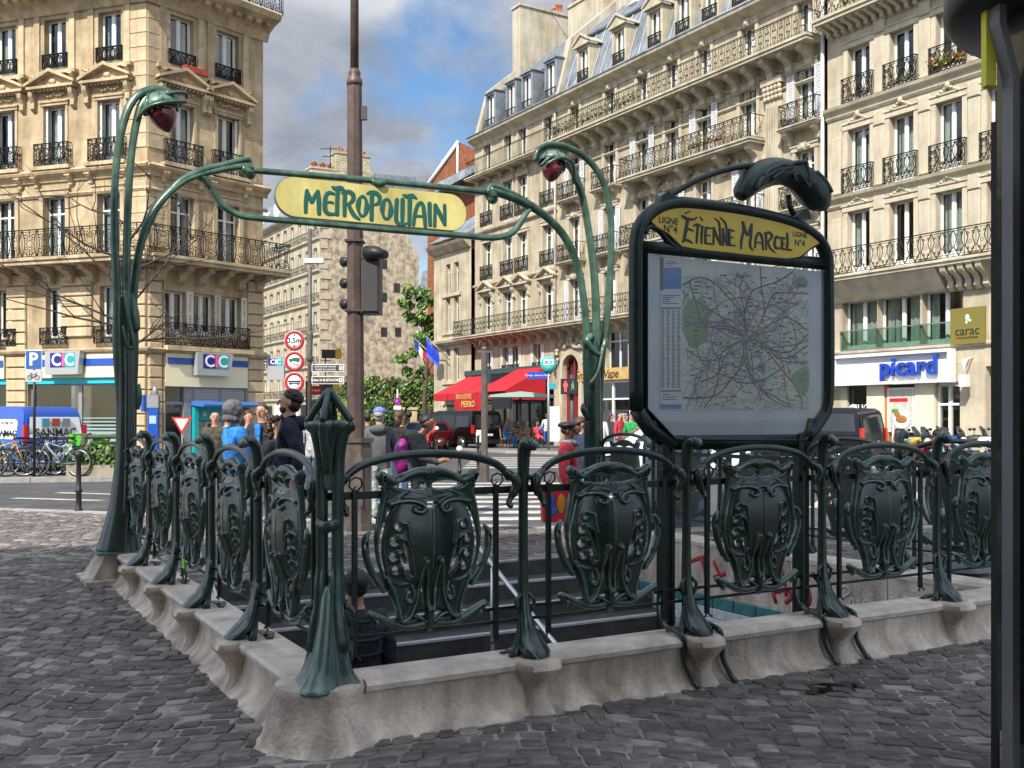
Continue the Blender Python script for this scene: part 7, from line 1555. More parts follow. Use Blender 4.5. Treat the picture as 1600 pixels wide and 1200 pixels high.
bs = root('bus_stop', 'bus stop post with round top and blue Turbigo - Etienne Marcel flag', 'bus stop', at(857, 46)); part('pole', MB().tube([(0, 0, 0), (0, 0, 4.0)], .06, 8), GREY, bs); z = zat(569, 46)
b = MB(); b.M = T(0, -.06, z) @ RX(90); b.lathe([(.36, -.05), (.36, .05), (.0, .05)], 20); part('round_sign', b, flat('teal_white', (.05, .45, .42)), bs); part('bus_face', MB().box(-.22, .22, -.13, -.121, z-.05, z+.22), flat('pale_face', (.62, .68, .72)), bs); text('BUS', .2, BLACKP, bs, T(0, -.14, z+.08))
b = part('flag', MB().box(-.95, -.03, -.04, .04, zat(592, 46), zat(581, 46)), BLUEP, bs); text('Turbigo - Etienne Marcel', .115, WHITEP, b, T(-.49, -.046, zat(586.5, 46))); part('timetable', MB().box(.05, .50, -.05, .05, zat(690, 46), zat(635, 46)), flat('timetable_white', (.55, .60, .62), var=.2, vscale=12), bs); part('line_tag', MB().box(.0, .35, -.07, -.03, zat(608, 46), zat(599, 46)), flat('tag_teal', (.02, .3, .38)), bs)
pg = root('pedestrian_signal', 'pedestrian signal showing a red standing figure, left of the right tall lamp', 'traffic light', at(889, 25)); part('pole', MB().tube([(.08, .1, 0), (.08, .1, 2.6)], .06, 8), DGREY, pg)
hd = part('head', MB().box(-.20, .20, -.09, .09, zat(616, 25), zat(592, 25)), BLK, pg); zc = zat(604, 25)
def figure(xc, m, s=1, walk=False):
    b = MB().ball((xc, -.095, zc+.11), .022, .008, .022, 8, 5).box(xc-.028, xc+.028, -.10, -.092, zc-.01, zc+.08)
    if walk: b.tube([(xc-.01, -.096, zc), (xc-.045, -.096, zc-.12)], .014, 5).tube([(xc+.01, -.096, zc), (xc+.04, -.096, zc-.12)], .014, 5).tube([(xc-.02, -.096, zc+.06), (xc-.05, -.096, zc)], .01, 5)
    else: b.box(xc-.026, xc-.004, -.10, -.092, zc-.13, zc-.01).box(xc+.004, xc+.026, -.10, -.092, zc-.13, zc-.01).tube([(xc-.04, -.096, zc+.07), (xc-.045, -.096, zc-.01)], .009, 5).tube([(xc+.04, -.096, zc+.07), (xc+.045, -.096, zc-.01)], .009, 5)
    return b
part('red_figure', figure(-.09, None), mat('lit_red_figure', (.5, .01, .01), .5, emit=((1, .05, .04), 1.6)), hd); part('unlit_figure', figure(.09, None, walk=True), flat('unlit_green', (.12, .22, .20)), hd)
es = root('no_entry_sign', 'round red and white sign seen nearly edge on beside the motorbikes', 'road sign', at(1397, 25), 68); part('pole', MB().tube([(0, .03, 0), (0, .03, 1.5)], .03, 8), GREY, es); b = MB(); b.M = T(0, 0, 1.28) @ RX(90); b.lathe([(.32, -.01), (.32, .01), (0, .01)], 24); part('sign_disc', b, WHITEP, es); b = MB(); b.M = T(0, -.012, 1.28) @ RX(90); b.lathe([(.29, 0), (.29, .004), (0, .004)], 24); part('red_face', b, REDP, es); part('white_bar', MB().box(-.2, .2, -.022, -.018, 1.24, 1.33), WHITEP, es)
yt = root('yield_sign', 'red edged white triangular sign leaning by the bank doorway', 'road sign', at(284, 29.5, SW)); part('triangle', MB().prism([(-.3, 1.45), (.3, 1.45), (0, .95)][::-1], 'y', 0, .02), REDP, yt); part('white_face', MB().prism([(-.2, 1.40), (.2, 1.40), (0, 1.06)][::-1], 'y', -.01, -.002), WHITEP, yt); part('pole', MB().tube([(0, .04, 0), (0, .04, 1.4)], .025, 6), GREY, yt)
bx_ = root('wall_letter_box', 'small blue box fixed to the stone pier behind the left lamp', 'box', FR.W @ Vector((.0, -.2, 0)), AR); part('box', MB().box(-.35, .05, -.16, .0, 1.75, 2.3), BLUE, bx_)
# awning, flags, café
aw = root('cafe_awning', 'red café awning with gold lettering below the corner balcony', 'awning', fw(0, 0), -58.6); AWR = flat('red_awning_cloth', (.42, .008, .018), .7, var=.12, vscale=2)
ua, ub = FM.u(738), FM.u(860); m = MB(); zt_, zl = 4.05, 2.62
n = 5; L_ = ub - ua
for i in range(n):
    x0, x1 = ua + L_*i/n + .02, ua + L_*(i+1)/n - .02
    m._add([(x0, -.3, zt_), (x1, -.3, zt_), (x1, -2.6, zl+.35), (x0, -2.6, zl+.35), (x0, -2.6, zl-.05), (x1, -2.6, zl-.05)], [(0, 3, 2, 1), (3, 4, 5, 2)])
m._add([(ua, -.3, zt_), (ua, -2.6, zl+.35), (ua, -2.6, zl-.05), (ua, -.3, zl-.05)], [(0, 1, 2, 3)]); m._add([(ub, -.3, zt_+.25), (ub, -2.8, zl+.35), (ub, -2.8, zl-.1), (ub, -.3, zl-.1)], [(0, 1, 2, 3)])
m._add([(ub-2.8, -.3, zt_+.25), (ub, -.28, zt_+.25), (ub, -2.85, zl+.35), (ub-2.8, -2.85, zl+.35)], [(0, 3, 2, 1)])
part('canopy', m, AWR, aw); GOLD = flat('gold_letters', (.62, .40, .10))
text('BRASSERIE', .40, GOLD, aw, T((ua+ub)/2-.5, -2.66, zl+.14)); text('PIERRO', .46, GOLD, aw, T(ub-2.3, -3.75, zl-.33), bold=.01)
b2 = part('valance', MB().box(ub-3.9, ub-.5, -3.7, -3.66, zl-.65, zl-.02), AWR, aw); part('black_band', MB().box(ub+.0, ub+1.8, -3.6, -3.5, zl-.6, zl-.05), BLK, aw); part('fascia', MB().box(ua-.4, ub+.2, -.34, -.02, zt_+.06, zt_+.35), mat('dark_teal_fascia', (.03, .06, .06), .5), aw)
part('sign_box', MB().box(ua+L_*.44, ua+L_*.56, -1.5, -.4, 3.3, 4.05), mat('blue_black_sign', (.02, .035, .045), .4), aw)
pr_ = root('parasol', 'flat pale green parasol over the café terrace', 'parasol', at(813, 48)); part('canopy', MB().prism([(-1.5, 2.52), (1.6, 2.52), (1.5, 2.62), (0, 2.78), (-1.4, 2.62)], 'y', -1.3, 1.3), flat('pale_green_canvas', (.30, .42, .36)), pr_); part('pole', MB().tube([(0, 0, 0), (0, 0, 2.5)], .06, 8), DGREY, pr_)
def flagpole(x, y0, cols, lab, drop):
    o = root('flag', lab, 'flag', fw(FM.u(x), -.3, zat(y0, 62)), -58.6); part('pole', MB().tube([(-.9, -1.1, 1.5), (.2, 0, 0)], .03, 6), GREY, o); m = MB()
    n = len(cols)*2
    for i in range(n):
        m.cur = i // 2; a0_, a1_ = i/n, (i+1)/n
        f0 = lambda a, t: (-.9 + a*.55 + .06*math.sin(t*6) + t*.12, -1.1 + a*.6 + .06*math.sin(9*a), 1.5 - a*1.1 - t*drop*(1 - .35*a))
        for k in range(4): m._add([f0(a0_, k/4), f0(a1_, k/4), f0(a1_, (k+1)/4), f0(a0_, (k+1)/4)], [(0, 1, 2, 3)], True)
    part('cloth', m, cols, o)
flagpole(688, 560, [flat('flag_blue', (.02, .04, .28)), flat('flag_white', (.6, .6, .6)), flat('flag_red', (.5, .02, .02))], 'French tricolour hanging from the flag building', .75); flagpole(707, 560, [flat('eu_blue', (.01, .04, .45))], 'plain blue flag hanging beside the tricolour', 1.3)
cht = MB(); cht.tube([(-.2, -.2, 0), (-.2, -.18, .45)], .018, 5).tube([(.2, -.2, 0), (.2, -.18, .45)], .018, 5).box(-.22, .22, -.22, .22, .44, .47); cht.tube([(-.2, .22, 0), (-.21, .2, .45), (-.2, .27, .9)], .018, 5).tube([(.2, .22, 0), (.21, .2, .45), (.2, .27, .9)], .018, 5).tube([(-.2, .27, .88), (0, .3, .93), (.2, .27, .88)], .018, 5).box(-.18, .18, .25, .265, .55, .85)
ch_me = cht.mesh('chair', flat('rattan', (.32, .19, .09), var=.2))
ch_me.name = 'cafe_chair'
for i, (x, Y, rz, lab) in enumerate(((775, 50, 30, 'empty rattan café chair nearest the black people carrier'), (783, 50.5, -20, 'empty rattan café chair just left of the man in blue overalls'), (791, 49, 75, 'rattan café chair the man in blue overalls sits on'), (800, 51, 200, 'rattan café chair between the man in blue and the table'), (770, 52, 10, 'rattan café chair against the café window at the left end'), (823, 49, -60, 'rattan café chair under the person in the tan coat'))):
    o = bpy.data.objects.new('cafe_chair', ch_me); COL.objects.link(o); o.location = at(x, Y, SW); o.rotation_euler = (0, 0, R(rz)); tag(o, lab, 'chair', 'rattan chairs on the café terrace')
tb = MB().lathe([(.2, 0), (.2, .02), (.03, .03), (.03, .70), (.33, .71), (.33, .74), (0, .74)], 12).mesh('cafe_table', BLK)
for x, Y, lab in ((802, 49.6, 'round café table in front of the man in blue overalls'), (829, 50.2, 'round café table right of the parasol pole')): o = bpy.data.objects.new('cafe_table', tb); COL.objects.link(o); o.location = at(x, Y, SW); tag(o, lab, 'table', 'round café tables')
# ---------------------------------------------------------------- plaza furniture
ks = root('advertising_kiosk', 'dark green street kiosk with a round black canopy at the right edge of the photo', 'kiosk', (2.385, 4.0, 0))
KG = mat('kiosk_green', (.006, .020, .018), .25, .2, coat=.4, bump=.05); 
part('body', MB().prism(ngon(.44, 12), 'z', .25, 3.15).prism(ngon(.40, 12), 'z', 0, .25), KG, ks)
m = MB().lathe([(.40, 3.08), (.60, 3.10), (.635, 3.14), (.635, 3.25), (.60, 3.29), (.3, 3.40), (.001, 3.44)], 36); part('canopy', m, mat('black_canopy', (.012, .012, .014), .4), ks)
a = math.radians(184); dx_, dy_ = math.cos(a), math.sin(a)
m = MB(); m.M = RZ(188); m.box(.445, .475, -.034, .034, 0, 2.82); m._add([(.445, -.034, 2.82), (.475, -.034, 2.82), (.475, .034, 2.82), (.445, .034, 2.82), (.50, -.034, 3.02), (.53, -.034, 3.02), (.53, .034, 3.02), (.50, .034, 3.02), (.50, -.034, 3.22), (.53, -.034, 3.22), (.53, .034, 3.22), (.50, .034, 3.22)], [(0, 4, 5, 1), (1, 5, 6, 2), (2, 6, 7, 3), (3, 7, 4, 0), (4, 8, 9, 5), (5, 9, 10, 6), (6, 10, 11, 7), (7, 11, 8, 4)])
part('corner_strip', m, mat('grey_strip', (.14, .14, .145), .45, .2, var=.12), ks); m = MB(); m.M = RZ(182); m.box(.50, .54, -.02, .02, 2.80, 3.15); part('yellow_light_strip', m, flat('yellow_strip', (.65, .62, .03)), ks)
part('display_panel', MB().box(-.40, .40, -.446, -.436, .5, 2.5), KG, ks)
for k in (140, 230, 320, 50): m = MB(); m.M = RZ(k); m.box(.44, .465, -.02, .02, 0, 2.75); part('edge_strip', m, BLK, ks)
uc = root('utility_cabinet', 'slate blue street cabinet behind the metro map board', 'cabinet', at(1058, 13.4), 31); part('body', MB().box(-.40, .40, -.2, .2, .1, 1.35), mat('slate_blue_paint', (.055, .08, .12), .5, var=.2), uc); part('door', MB().box(-.36, -.01, -.215, -.202, .16, 1.28).box(.01, .36, -.215, -.202, .16, 1.28), MATS['slate_blue_paint'], uc); part('cap', MB().box(-.43, .43, -.23, .23, 1.353, 1.40), GREY, uc); part('plinth', MB().box(-.38, .38, -.18, .18, 0, .1), CONC, uc)
lb = root('litter_bin', 'street litter bin with a translucent bluish bag, beyond the railing at far right', 'bin', at(1508, 9.7)); m = MB()
r2 = random.Random(2); prof = [(.10, .04), (.22, .06), (.26, .3), (.27, .6), (.25, .9), (.22, 1.05)]; m.lathe(prof, 20); m.v = [(x*(1 + .06*math.sin(7*math.atan2(y, x) + z*5)), y*(1 + .06*math.sin(7*math.atan2(y, x) + z*5)), z) for x, y, z in m.v]
part('bag', m, mat('translucent_bag', (.50, .57, .68), .35, var=.15, vscale=6), lb); part('rim', MB().ring((0, 0, 1.06), .235, .018, 'z', 24, 6), DGREY, lb); part('lid', MB().lathe([(.24, 1.09), (.22, 1.14), (.08, 1.17), (.0, 1.175)], 20), DGREY, lb); part('post', MB().tube([(.28, 0, 0), (.28, 0, 1.15), (.2, 0, 1.12)], .022, 8), DGREY, lb)
lt = root('ribbon_tag', 'bright green tag and ring tied to the lower rail of the left railing', 'tag', MC @ Vector((0, 2.9, 0)), 29.7); part('tag', MB().box(-.03, -.01, -.04, .04, .44, .53), flat('lime_plastic', (.25, .65, .05)), lt); part('ring', MB().ring((-.02, 0, .38), .05, .008, 'x', 14, 5), BLK, lt)
pn = root('planter', 'long low stone planter of green leaves with a wooden rail at the kerb', 'planter', at(158, 24.9, SW)); part('trough', MB().box(-.75, .9, -.25, .25, 0, .28), mat('stone_trough', (.26, .22, .17), .9, var=.3), pn)
part('leaves', blooms('', [LEAF, LEAF2, LEAF3], [(-.65+.2*i, -.05, .25) for i in range(8)], .3, 170, seed=6, leaf=.055, squash=.75), [LEAF, LEAF2, LEAF3], pn); part('wooden_rail', MB().tube([(-.55, .3, 0), (-.55, .3, 1.0)], .06, 7).tube([(-.6, .3, .95), (1.2, .3, .97)], .055, 7), mat('weathered_wood', (.07, .06, .05), .8, var=.3), pn)
# ---------------------------------------------------------------- bicycles
def bicycle(label, x, Y, rz, frame, basket=None, seed=0, lean=0):
    o = root('bicycle', label, 'bicycle', at(x, Y, SW), rz, 'bicycles parked in a row at left'); o.matrix_world = o.matrix_world @ RX(lean)
    for wx in (-.53, .53):
        w_ = part('wheel', MB().ring((wx, 0, .34), .325, .020, 'y', 28, 6), RUBBER, o); m = MB().ring((wx, 0, .34), .30, .010, 'y', 24, 4)
        for k in range(14): a = 2*math.pi*k/14; m.tube([(wx, .01*(-1)**k, .34), (wx+.3*math.cos(a), 0, .34+.3*math.sin(a))], .0022, 3)
        m.tube([(wx, -.05, .34), (wx, .05, .34)], .025, 8); part('rim', m, SILV, w_)
        part('mudguard', MB().ring((wx, 0, .34), .36, .012, 'y', 14, 5, .3, 2.6), BLK, o)
    m = MB().tube([(-.53, .06, .34), (-.1, .02, .30)], .012, 6).tube([(-.53, -.06, .34), (-.1, -.02, .30)], .012, 6).tube([(-.1, 0, .30), (-.2, 0, .82)], .020, 7).tube([(-.1, 0, .30), (.35, 0, .78)], .024, 7).tube([(-.18, 0, .68), (.36, 0, .84)] if basket is None else [(-.14, 0, .5), (.36, 0, .80)], .020, 7).tube([(-.53, .05, .34), (-.18, .01, .68)], .010, 6).tube([(-.53, -.05, .34), (-.18, -.01, .68)], .010, 6)
    m.tube([(.33, 0, .90), (.38, 0, .72), (.42, .055, .62), (.53, .055, .34)], .013, 6).tube([(.38, 0, .72), (.42, -.055, .62), (.53, -.055, .34)], .013, 6); part('frame', m, frame, o)
    part('saddle', MB().prism([(-.36, .06), (-.32, .09), (-.08, .02), (-.08, -.02), (-.32, -.09), (-.36, -.06)][::-1], 'z', .90, .95).tube([(-.2, 0, .8), (-.22, 0, .92)], .012, 6), BLK, o)
    part('handlebar', MB().tube([(.33, 0, .88), (.31, 0, 1.02)], .013, 6).tube([(.20, -.30, 1.0), (.31, -.2, 1.04), (.32, 0, 1.03), (.31, .2, 1.04), (.20, .30, 1.0)], .012, 6), BLK, o)
    part('cranks', MB().ring((-.1, -.05, .30), .08, .008, 'y', 14, 4).tube([(-.1, -.06, .30), (-.02, -.08, .16)], .010, 5).tube([(-.1, .06, .30), (-.18, .08, .44)], .010, 5).box(-.06, .02, -.16, -.07, .15, .17), BLK, o)
    if basket: part('basket', MB().prism([(.40, .72), (.72, .72), (.80, 1.02), (.36, 1.02)], 'y', -.2, .2), basket, o); part('battery', MB().box(-.3, -.12, -.05, .05, .5, .7), frame, o)
    return o
OR = flat('orange_frame', (.60, .28, .03), coat=.3); LG = flat('lime_green', (.10, .52, .05), .4, coat=.3); GB = flat('grey_blue_frame', (.16, .22, .28), coat=.3)
bicycle('orange framed bicycle at the far left edge of the row', 0, 24.6, 14, OR, seed=1); bicycle('teal and orange bicycle second from the left edge', 24, 25.1, 168, flat('teal_frame', (.05, .25, .24)), seed=2)
bicycle('black bicycle standing just right of the parking sign post', 46, 24.9, 38, BLK, seed=3); bicycle('grey blue bicycle with the large front wheel turned to the viewer', 90, 24.7, 172, GB, seed=4, lean=4)
bicycle('white and lime hire bicycle with green basket nearest the planter', 120, 25.3, 20, flat('white_frame', (.6, .62, .6)), LG, seed=5); bicycle('lime hire bicycle half hidden behind the grey blue one', 86, 25.8, 12, flat('white_frame', (.6, .62, .6)), LG, seed=6)
bicycle('dark bicycle close beside the lime hire bicycle', 70, 25.6, 160, DGREY, seed=7)
rk = root('bicycle_rack', 'black tubular bicycle stands between the parked bicycles', 'bicycle rack', at(60, 25.2, SW)); 
for k in range(4): part('hoop', MB().tube([(-1.5+.9*k, 0, 0), (-1.5+.9*k, 0, .75), (-1.3+.9*k, 0, .82), (-1.0+.9*k, 0, .82), (-.9+.9*k, 0, .75), (-.9+.9*k, 0, 0)], .025, 7), BLK, rk)
# ---------------------------------------------------------------- cars
def car(name, label, cat, loc, rz, L_, Wd, prof, belt, roofw, paint, wins, wheels, wr_=.34, rear=(), group=None, parts_=None):
    """x forward, prof = side outline (x,z) clockwise from rear bottom; belt z; glasshouse narrows to roofw"""
    o = root(name, label, cat, loc, rz, group); zr = max(p[1] for p in prof)
    def hw(z): return Wd/2 if z <= belt else Wd/2 - (Wd/2-roofw/2)*(z-belt)/(zr-belt)
    m = MB(); n = len(prof); vs = []
    pr2 = []
    for i in range(n):
        a, b = prof[i], prof[(i+1) % n]; pr2.append(a)
        if (a[1]-belt)*(b[1]-belt) < 0: t = (belt-a[1])/(b[1]-a[1]); pr2.append((a[0]+(b[0]-a[0])*t, belt))
    low = [p for p in pr2 if p[1] <= belt+1e-6]; up = [p for p in pr2 if p[1] >= belt-1e-6]
    # wheel arches
    lowp = []
    for i, p in enumerate(low): lowp.append(p)
    zb = min(p[1] for p in prof); arch = []
    xs_w = sorted([wx for wx in wheels], reverse=True)
    base = [p for p in low if abs(p[1]-zb) < 1e-6]; rest_ = [p for p in low if abs(p[1]-zb) >= 1e-6]
    xr, xf = min(p[0] for p in base), max(p[0] for p in base)
    # order of prof: rear bottom, up the tail, over the roof, down the nose to front bottom
    bot = [(xf, zb)]
    for wx in xs_w:
        for k in range(9): a = math.pi*k/8; bot.append((wx + (wr_+.06)*math.cos(a), max(zb, wr_) + (wr_+.04)*math.sin(a) if 0 < k < 8 else zb))
    bot.append((xr, zb)); lowp = [p for p in low if abs(p[1]-zb) >= 1e-6] + bot
    for s in (1, -1):
        P = [(x, s*Wd/2, z) for x, z in lowp]; m._add(P, [tuple(range(len(P)))[::(-1 if s < 0 else 1)]])
        P = [(x, s*hw(z), z) for x, z in up]; m._add(P, [tuple(range(len(P)))[::(-1 if s < 0 else 1)]])
    for a, b in zip(pr2[:], pr2[1:] + pr2[:1]):
        if a[1] == zb and b[1] == zb: continue
        m._add([(a[0], -hw(a[1]), a[1]), (a[0], hw(a[1]), a[1]), (b[0], hw(b[1]), b[1]), (b[0], -hw(b[1]), b[1])], [(0, 1, 2, 3)])
    m._add([(xr, -Wd/2, zb+.02), (xf, -Wd/2, zb+.02), (xf, Wd/2, zb+.02), (xr, Wd/2, zb+.02)], [(0, 1, 2, 3)])
    me = m.mesh('body', paint); bm = bmesh.new(); bm.from_mesh(me); bmesh.ops.remove_doubles(bm, verts=bm.verts, dist=.002); bmesh.ops.recalc_face_normals(bm, faces=bm.faces)
    es = [e for e in bm.edges if len(e.link_faces) == 2 and e.calc_face_angle(0) > .5 and all(v.co.z > zb+.1 for v in e.verts)]
    try: bmesh.ops.bevel(bm, geom=es, offset=.045, segments=2, affect='EDGES', clamp_overlap=True)
    except Exception: pass
    bm.to_mesh(me); bm.free(); sharp(me, 30); part('body', me, None, o)
    for nm, poly in wins:       # side windows on both sides
        for s in (1, -1):
            P = [(x, s*(hw(z)+.006), z) for x, z in poly]; part(nm, MB()._add(P, [tuple(range(len(P)))[::s]]), DARKGL, o)
    for wx in wheels:
        for s in (1, -1):
            w_ = part('wheel', MB().tube([(wx, s*(Wd/2-.20), wr_), (wx, s*(Wd/2-.01), wr_)], wr_, 22, smooth=False), RUBBER, o)
            m = MB(); m.tube([(wx, s*(Wd/2-.05), wr_), (wx, s*(Wd/2-.0), wr_)], wr_*.62, 18)
            part('rim', m, SILV, w_); b = MB()
            for k in range(5): a = 2*math.pi*k/5; b.tube([(wx, s*(Wd/2+.004), wr_), (wx+wr_*.58*math.cos(a+.6), s*(Wd/2+.004), wr_+wr_*.58*math.sin(a+.6))], .03, 4)
            part('wheel_gap', b, BLK, w_)
    for nm, mt_, pts in rear: part(nm, MB()._add(pts, [tuple(range(len(pts)))]) if len(pts) <= 6 else MB()._add(pts, [tuple(range(len(pts)))]), mt_, o)
    return o, hw
DARKGL = mat('tinted_car_glass', (.012, .015, .018), .06, spec=.8)
def boxp(o, nm, mt_, *a): return part(nm, MB().box(*a), mt_, o)
VAN = lambda L_, h: [(-L_/2, .30), (-L_/2-.03, .55), (-L_/2, 1.0), (-L_/2+.10, h-.18), (-L_/2+.22, h-.02), (-L_/2+.6, h), (L_*.12, h), (L_*.22, h-.08), (L_*.34, 1.15), (L_*.46, .98), (L_*.5, .75), (L_*.5, .30)]
def rearset(o, L_, W_, h, belt, plate=True, glass_=True):
    x = -L_/2
    if glass_: part('rear_window', MB()._add([(x-.012+.02, -W_*.40, 1.08), (x-.012+.02, W_*.40, 1.08), (x+.085, W_*.36, h-.22), (x+.085, -W_*.36, h-.22)], [(0, 3, 2, 1)]), DARKGL, o)
    for s in (-1, 1): part('tail_light', MB().box(x-.04, x+.06, s*W_*.435, s*(W_*.5+.006), .82, 1.22), mat('red_tail_light', (.55, .01, .01), .2, coat=.5), o)
    boxp(o, 'bumper', BLK, x-.08, x+.05, -W_*.46, W_*.46, .32, .52); boxp(o, 'number_plate', WHITEP, x-.05, x-.034, -.26, .26, .70, .80)
# blue company van
vo, hw = car('blue_van', 'blue plumbing van lettered SANMAC parked behind the bicycles', 'van', at(40, 28.2) + Vector((-.45, 0, 0)), 148, 4.2, 1.82, VAN(4.2, 1.84), 1.0, 1.55, BLUE, [('side_window', [(.45, 1.05), (1.3, 1.05), (.95, 1.60), (.5, 1.62)][::-1])], (-1.3, 1.35), .31)
vo.location.z = 0
for s in (1, -1):
    W_ = 1.82; b = MB()
    P = [(x, s*(hw(z)+.007), z) for x, z in ((-1.75, .98), (-.80, .98), (-.80, 1.42), (-.9, 1.5), (-1.65, 1.5), (-1.75, 1.42))]; lp = part('logo_panel', MB()._add(P, [tuple(range(6))[::s]]), WHITEP, vo)
    for k, c in enumerate((flat('logo_blue', (.10, .30, .45)), flat('logo_red', (.35, .08, .06)), flat('logo_grey', (.25, .27, .32)))):
        x = -1.27 + (k-1)*.20*s*1; P = [(x-.08, s*(hw(1.32)+.011), 1.26), (x+.08, s*(hw(1.32)+.011), 1.26), (x+.08, s*(hw(1.46)+.014), 1.44), (x-.08, s*(hw(1.46)+.014), 1.44)]; part('logo_square', MB()._add(P, [(0, 1, 2, 3)[::s]]), c, lp)
    text('SANMAC', .24, BLACKP, lp, T(-1.27, s*(hw(1.1)+.014), 1.12) @ RZ(0 if s < 0 else 180) @ RX(-8), bold=.003)
x = -2.1; rp = part('rear_logo_panel', MB()._add([(x-.0, -.78, 1.02), (x-.0, .78, 1.02), (x+.065, .72, 1.56), (x+.065, -.72, 1.56)], [(0, 3, 2, 1)]), WHITEP, vo)
rp.matrix_local = T(-.035, 0, 0); text('SANMAC', .30, BLACKP, rp, T(x+.0, 0, 1.14) @ RZ(-90) @ RX(-6), bold=.004)
for k, c in enumerate(('logo_blue', 'logo_red', 'logo_grey')): part('logo_square', MB().box(x+.0, x+.045, .30-.3*k-.11, .30-.3*k+.11, 1.32, 1.52), MATS[c], rp)
part('rear_door_gap', MB().box(x-.045, x-.03, -.012, .012, .5, 1.02), BLK, vo); text('01 45 08 12', .15, WHITEP, vo, T(x-.05, 0, .88) @ RZ(-90))
for s in (-1, 1): part('tail_light', MB().box(x-.035, x+.04, s*.80, s*.915, .85, 1.35), MATS['red_tail_light'] if 'red_tail_light' in MATS else mat('red_tail_light', (.55, .01, .01), .2, coat=.5), vo)
BKP = mat('black_car_paint', (.004, .004, .005), .22, spec=.35, coat=.25)
def tour(name, label, loc, rz, L_=5.0, h=1.92, paint=BKP):
    o, hw = car(name, label, 'van', loc, rz, L_, 1.93, VAN(L_, h), 1.05, 1.62, paint, [('side_window', [(-2.2, 1.12), (-1.1, 1.12), (-1.1, 1.66), (-2.1, 1.66)]), ('side_window', [(-1.0, 1.12), (.1, 1.12), (.1, 1.68), (-1.0, 1.68)]), ('side_window', [(.2, 1.12), (1.35, 1.12), (.95, 1.66), (.2, 1.68)])], (-1.6, 1.6), .34)
    rearset(o, L_, 1.93, h, 1.05)
    part('windscreen', MB()._add([(L_*.335, -.8, 1.18), (L_*.335, .8, 1.18), (L_*.225, .72, h-.12), (L_*.225, -.72, h-.12)], [(0, 1, 2, 3)]), DARKGL, o).location.x = .02
    return o
tour('black_van', 'black people carrier parked by the red café awning', at(716, 51), 128)
tour('black_van', 'black people carrier parked in front of the picard shop', at(1366, 32) + Vector((-1.78, 1.6, 0)), 138, 4.8, 1.86)
tour('black_van', 'dark van partly hidden left of the black people carrier by the café', at(688, 66), 125, 4.8, 1.9)
RDP = mat('red_car_paint', (.42, .02, .015), .2, coat=.8)
HAT = lambda L_, h: [(-L_/2, .28), (-L_/2-.04, .6), (-L_/2+.04, .92), (-L_/2+.32, h-.12), (-L_/2+.6, h-.02), (-.1, h), (.35, h-.06), (L_*.5-1.05, .96), (L_*.5-.3, .86), (L_*.5-.04, .68), (L_*.5, .5), (L_*.5-.02, .28)]
o, hw = car('red_car', 'small bright red hatchback facing the viewer behind the woman with the pink backpack', 'car', at(662, 48), -104, 3.8, 1.7, HAT(3.8, 1.40), .90, 1.25, RDP, [('side_window', [(-1.3, .95), (.55, .95), (.25, 1.28), (-1.15, 1.30)])], (-1.2, 1.2), .30)
part('windscreen', MB()._add([(.90, -.70, .98), (.90, .70, .98), (.38, .60, 1.33), (.38, -.60, 1.33)], [(0, 1, 2, 3)]), DARKGL, o).location.x = .02; part('grille', MB().box(1.88, 1.93, -.5, .5, .42, .60), BLK, o); part('number_plate', MB().box(1.93, 1.94, -.26, .26, .44, .54), WHITEP, o)
for s in (-1, 1): part('headlight', MB().ball((1.80, s*.58, .72), .12, .12, .12, 10, 6), mat('headlight_glass', (.5, .5, .5), .1, coat=.5), o)
o, hw = car('white_car', 'white car seen behind the right tall lamp and below the map board', 'car', at(1030, 25), 176, 4.0, 1.72, HAT(4.0, 1.42), .92, 1.28, mat('white_car_paint', (.62, .63, .64), .2, coat=.7), [('side_window', [(-1.4, .97), (.65, .97), (.25, 1.30), (-1.2, 1.30)])], (-1.25, 1.25), .30)
part('windscreen', MB()._add([(1.0, -.70, 1.0), (1.0, .70, 1.0), (.40, .60, 1.35), (.40, -.60, 1.35)], [(0, 1, 2, 3)]), DARKGL, o).location.x = .02
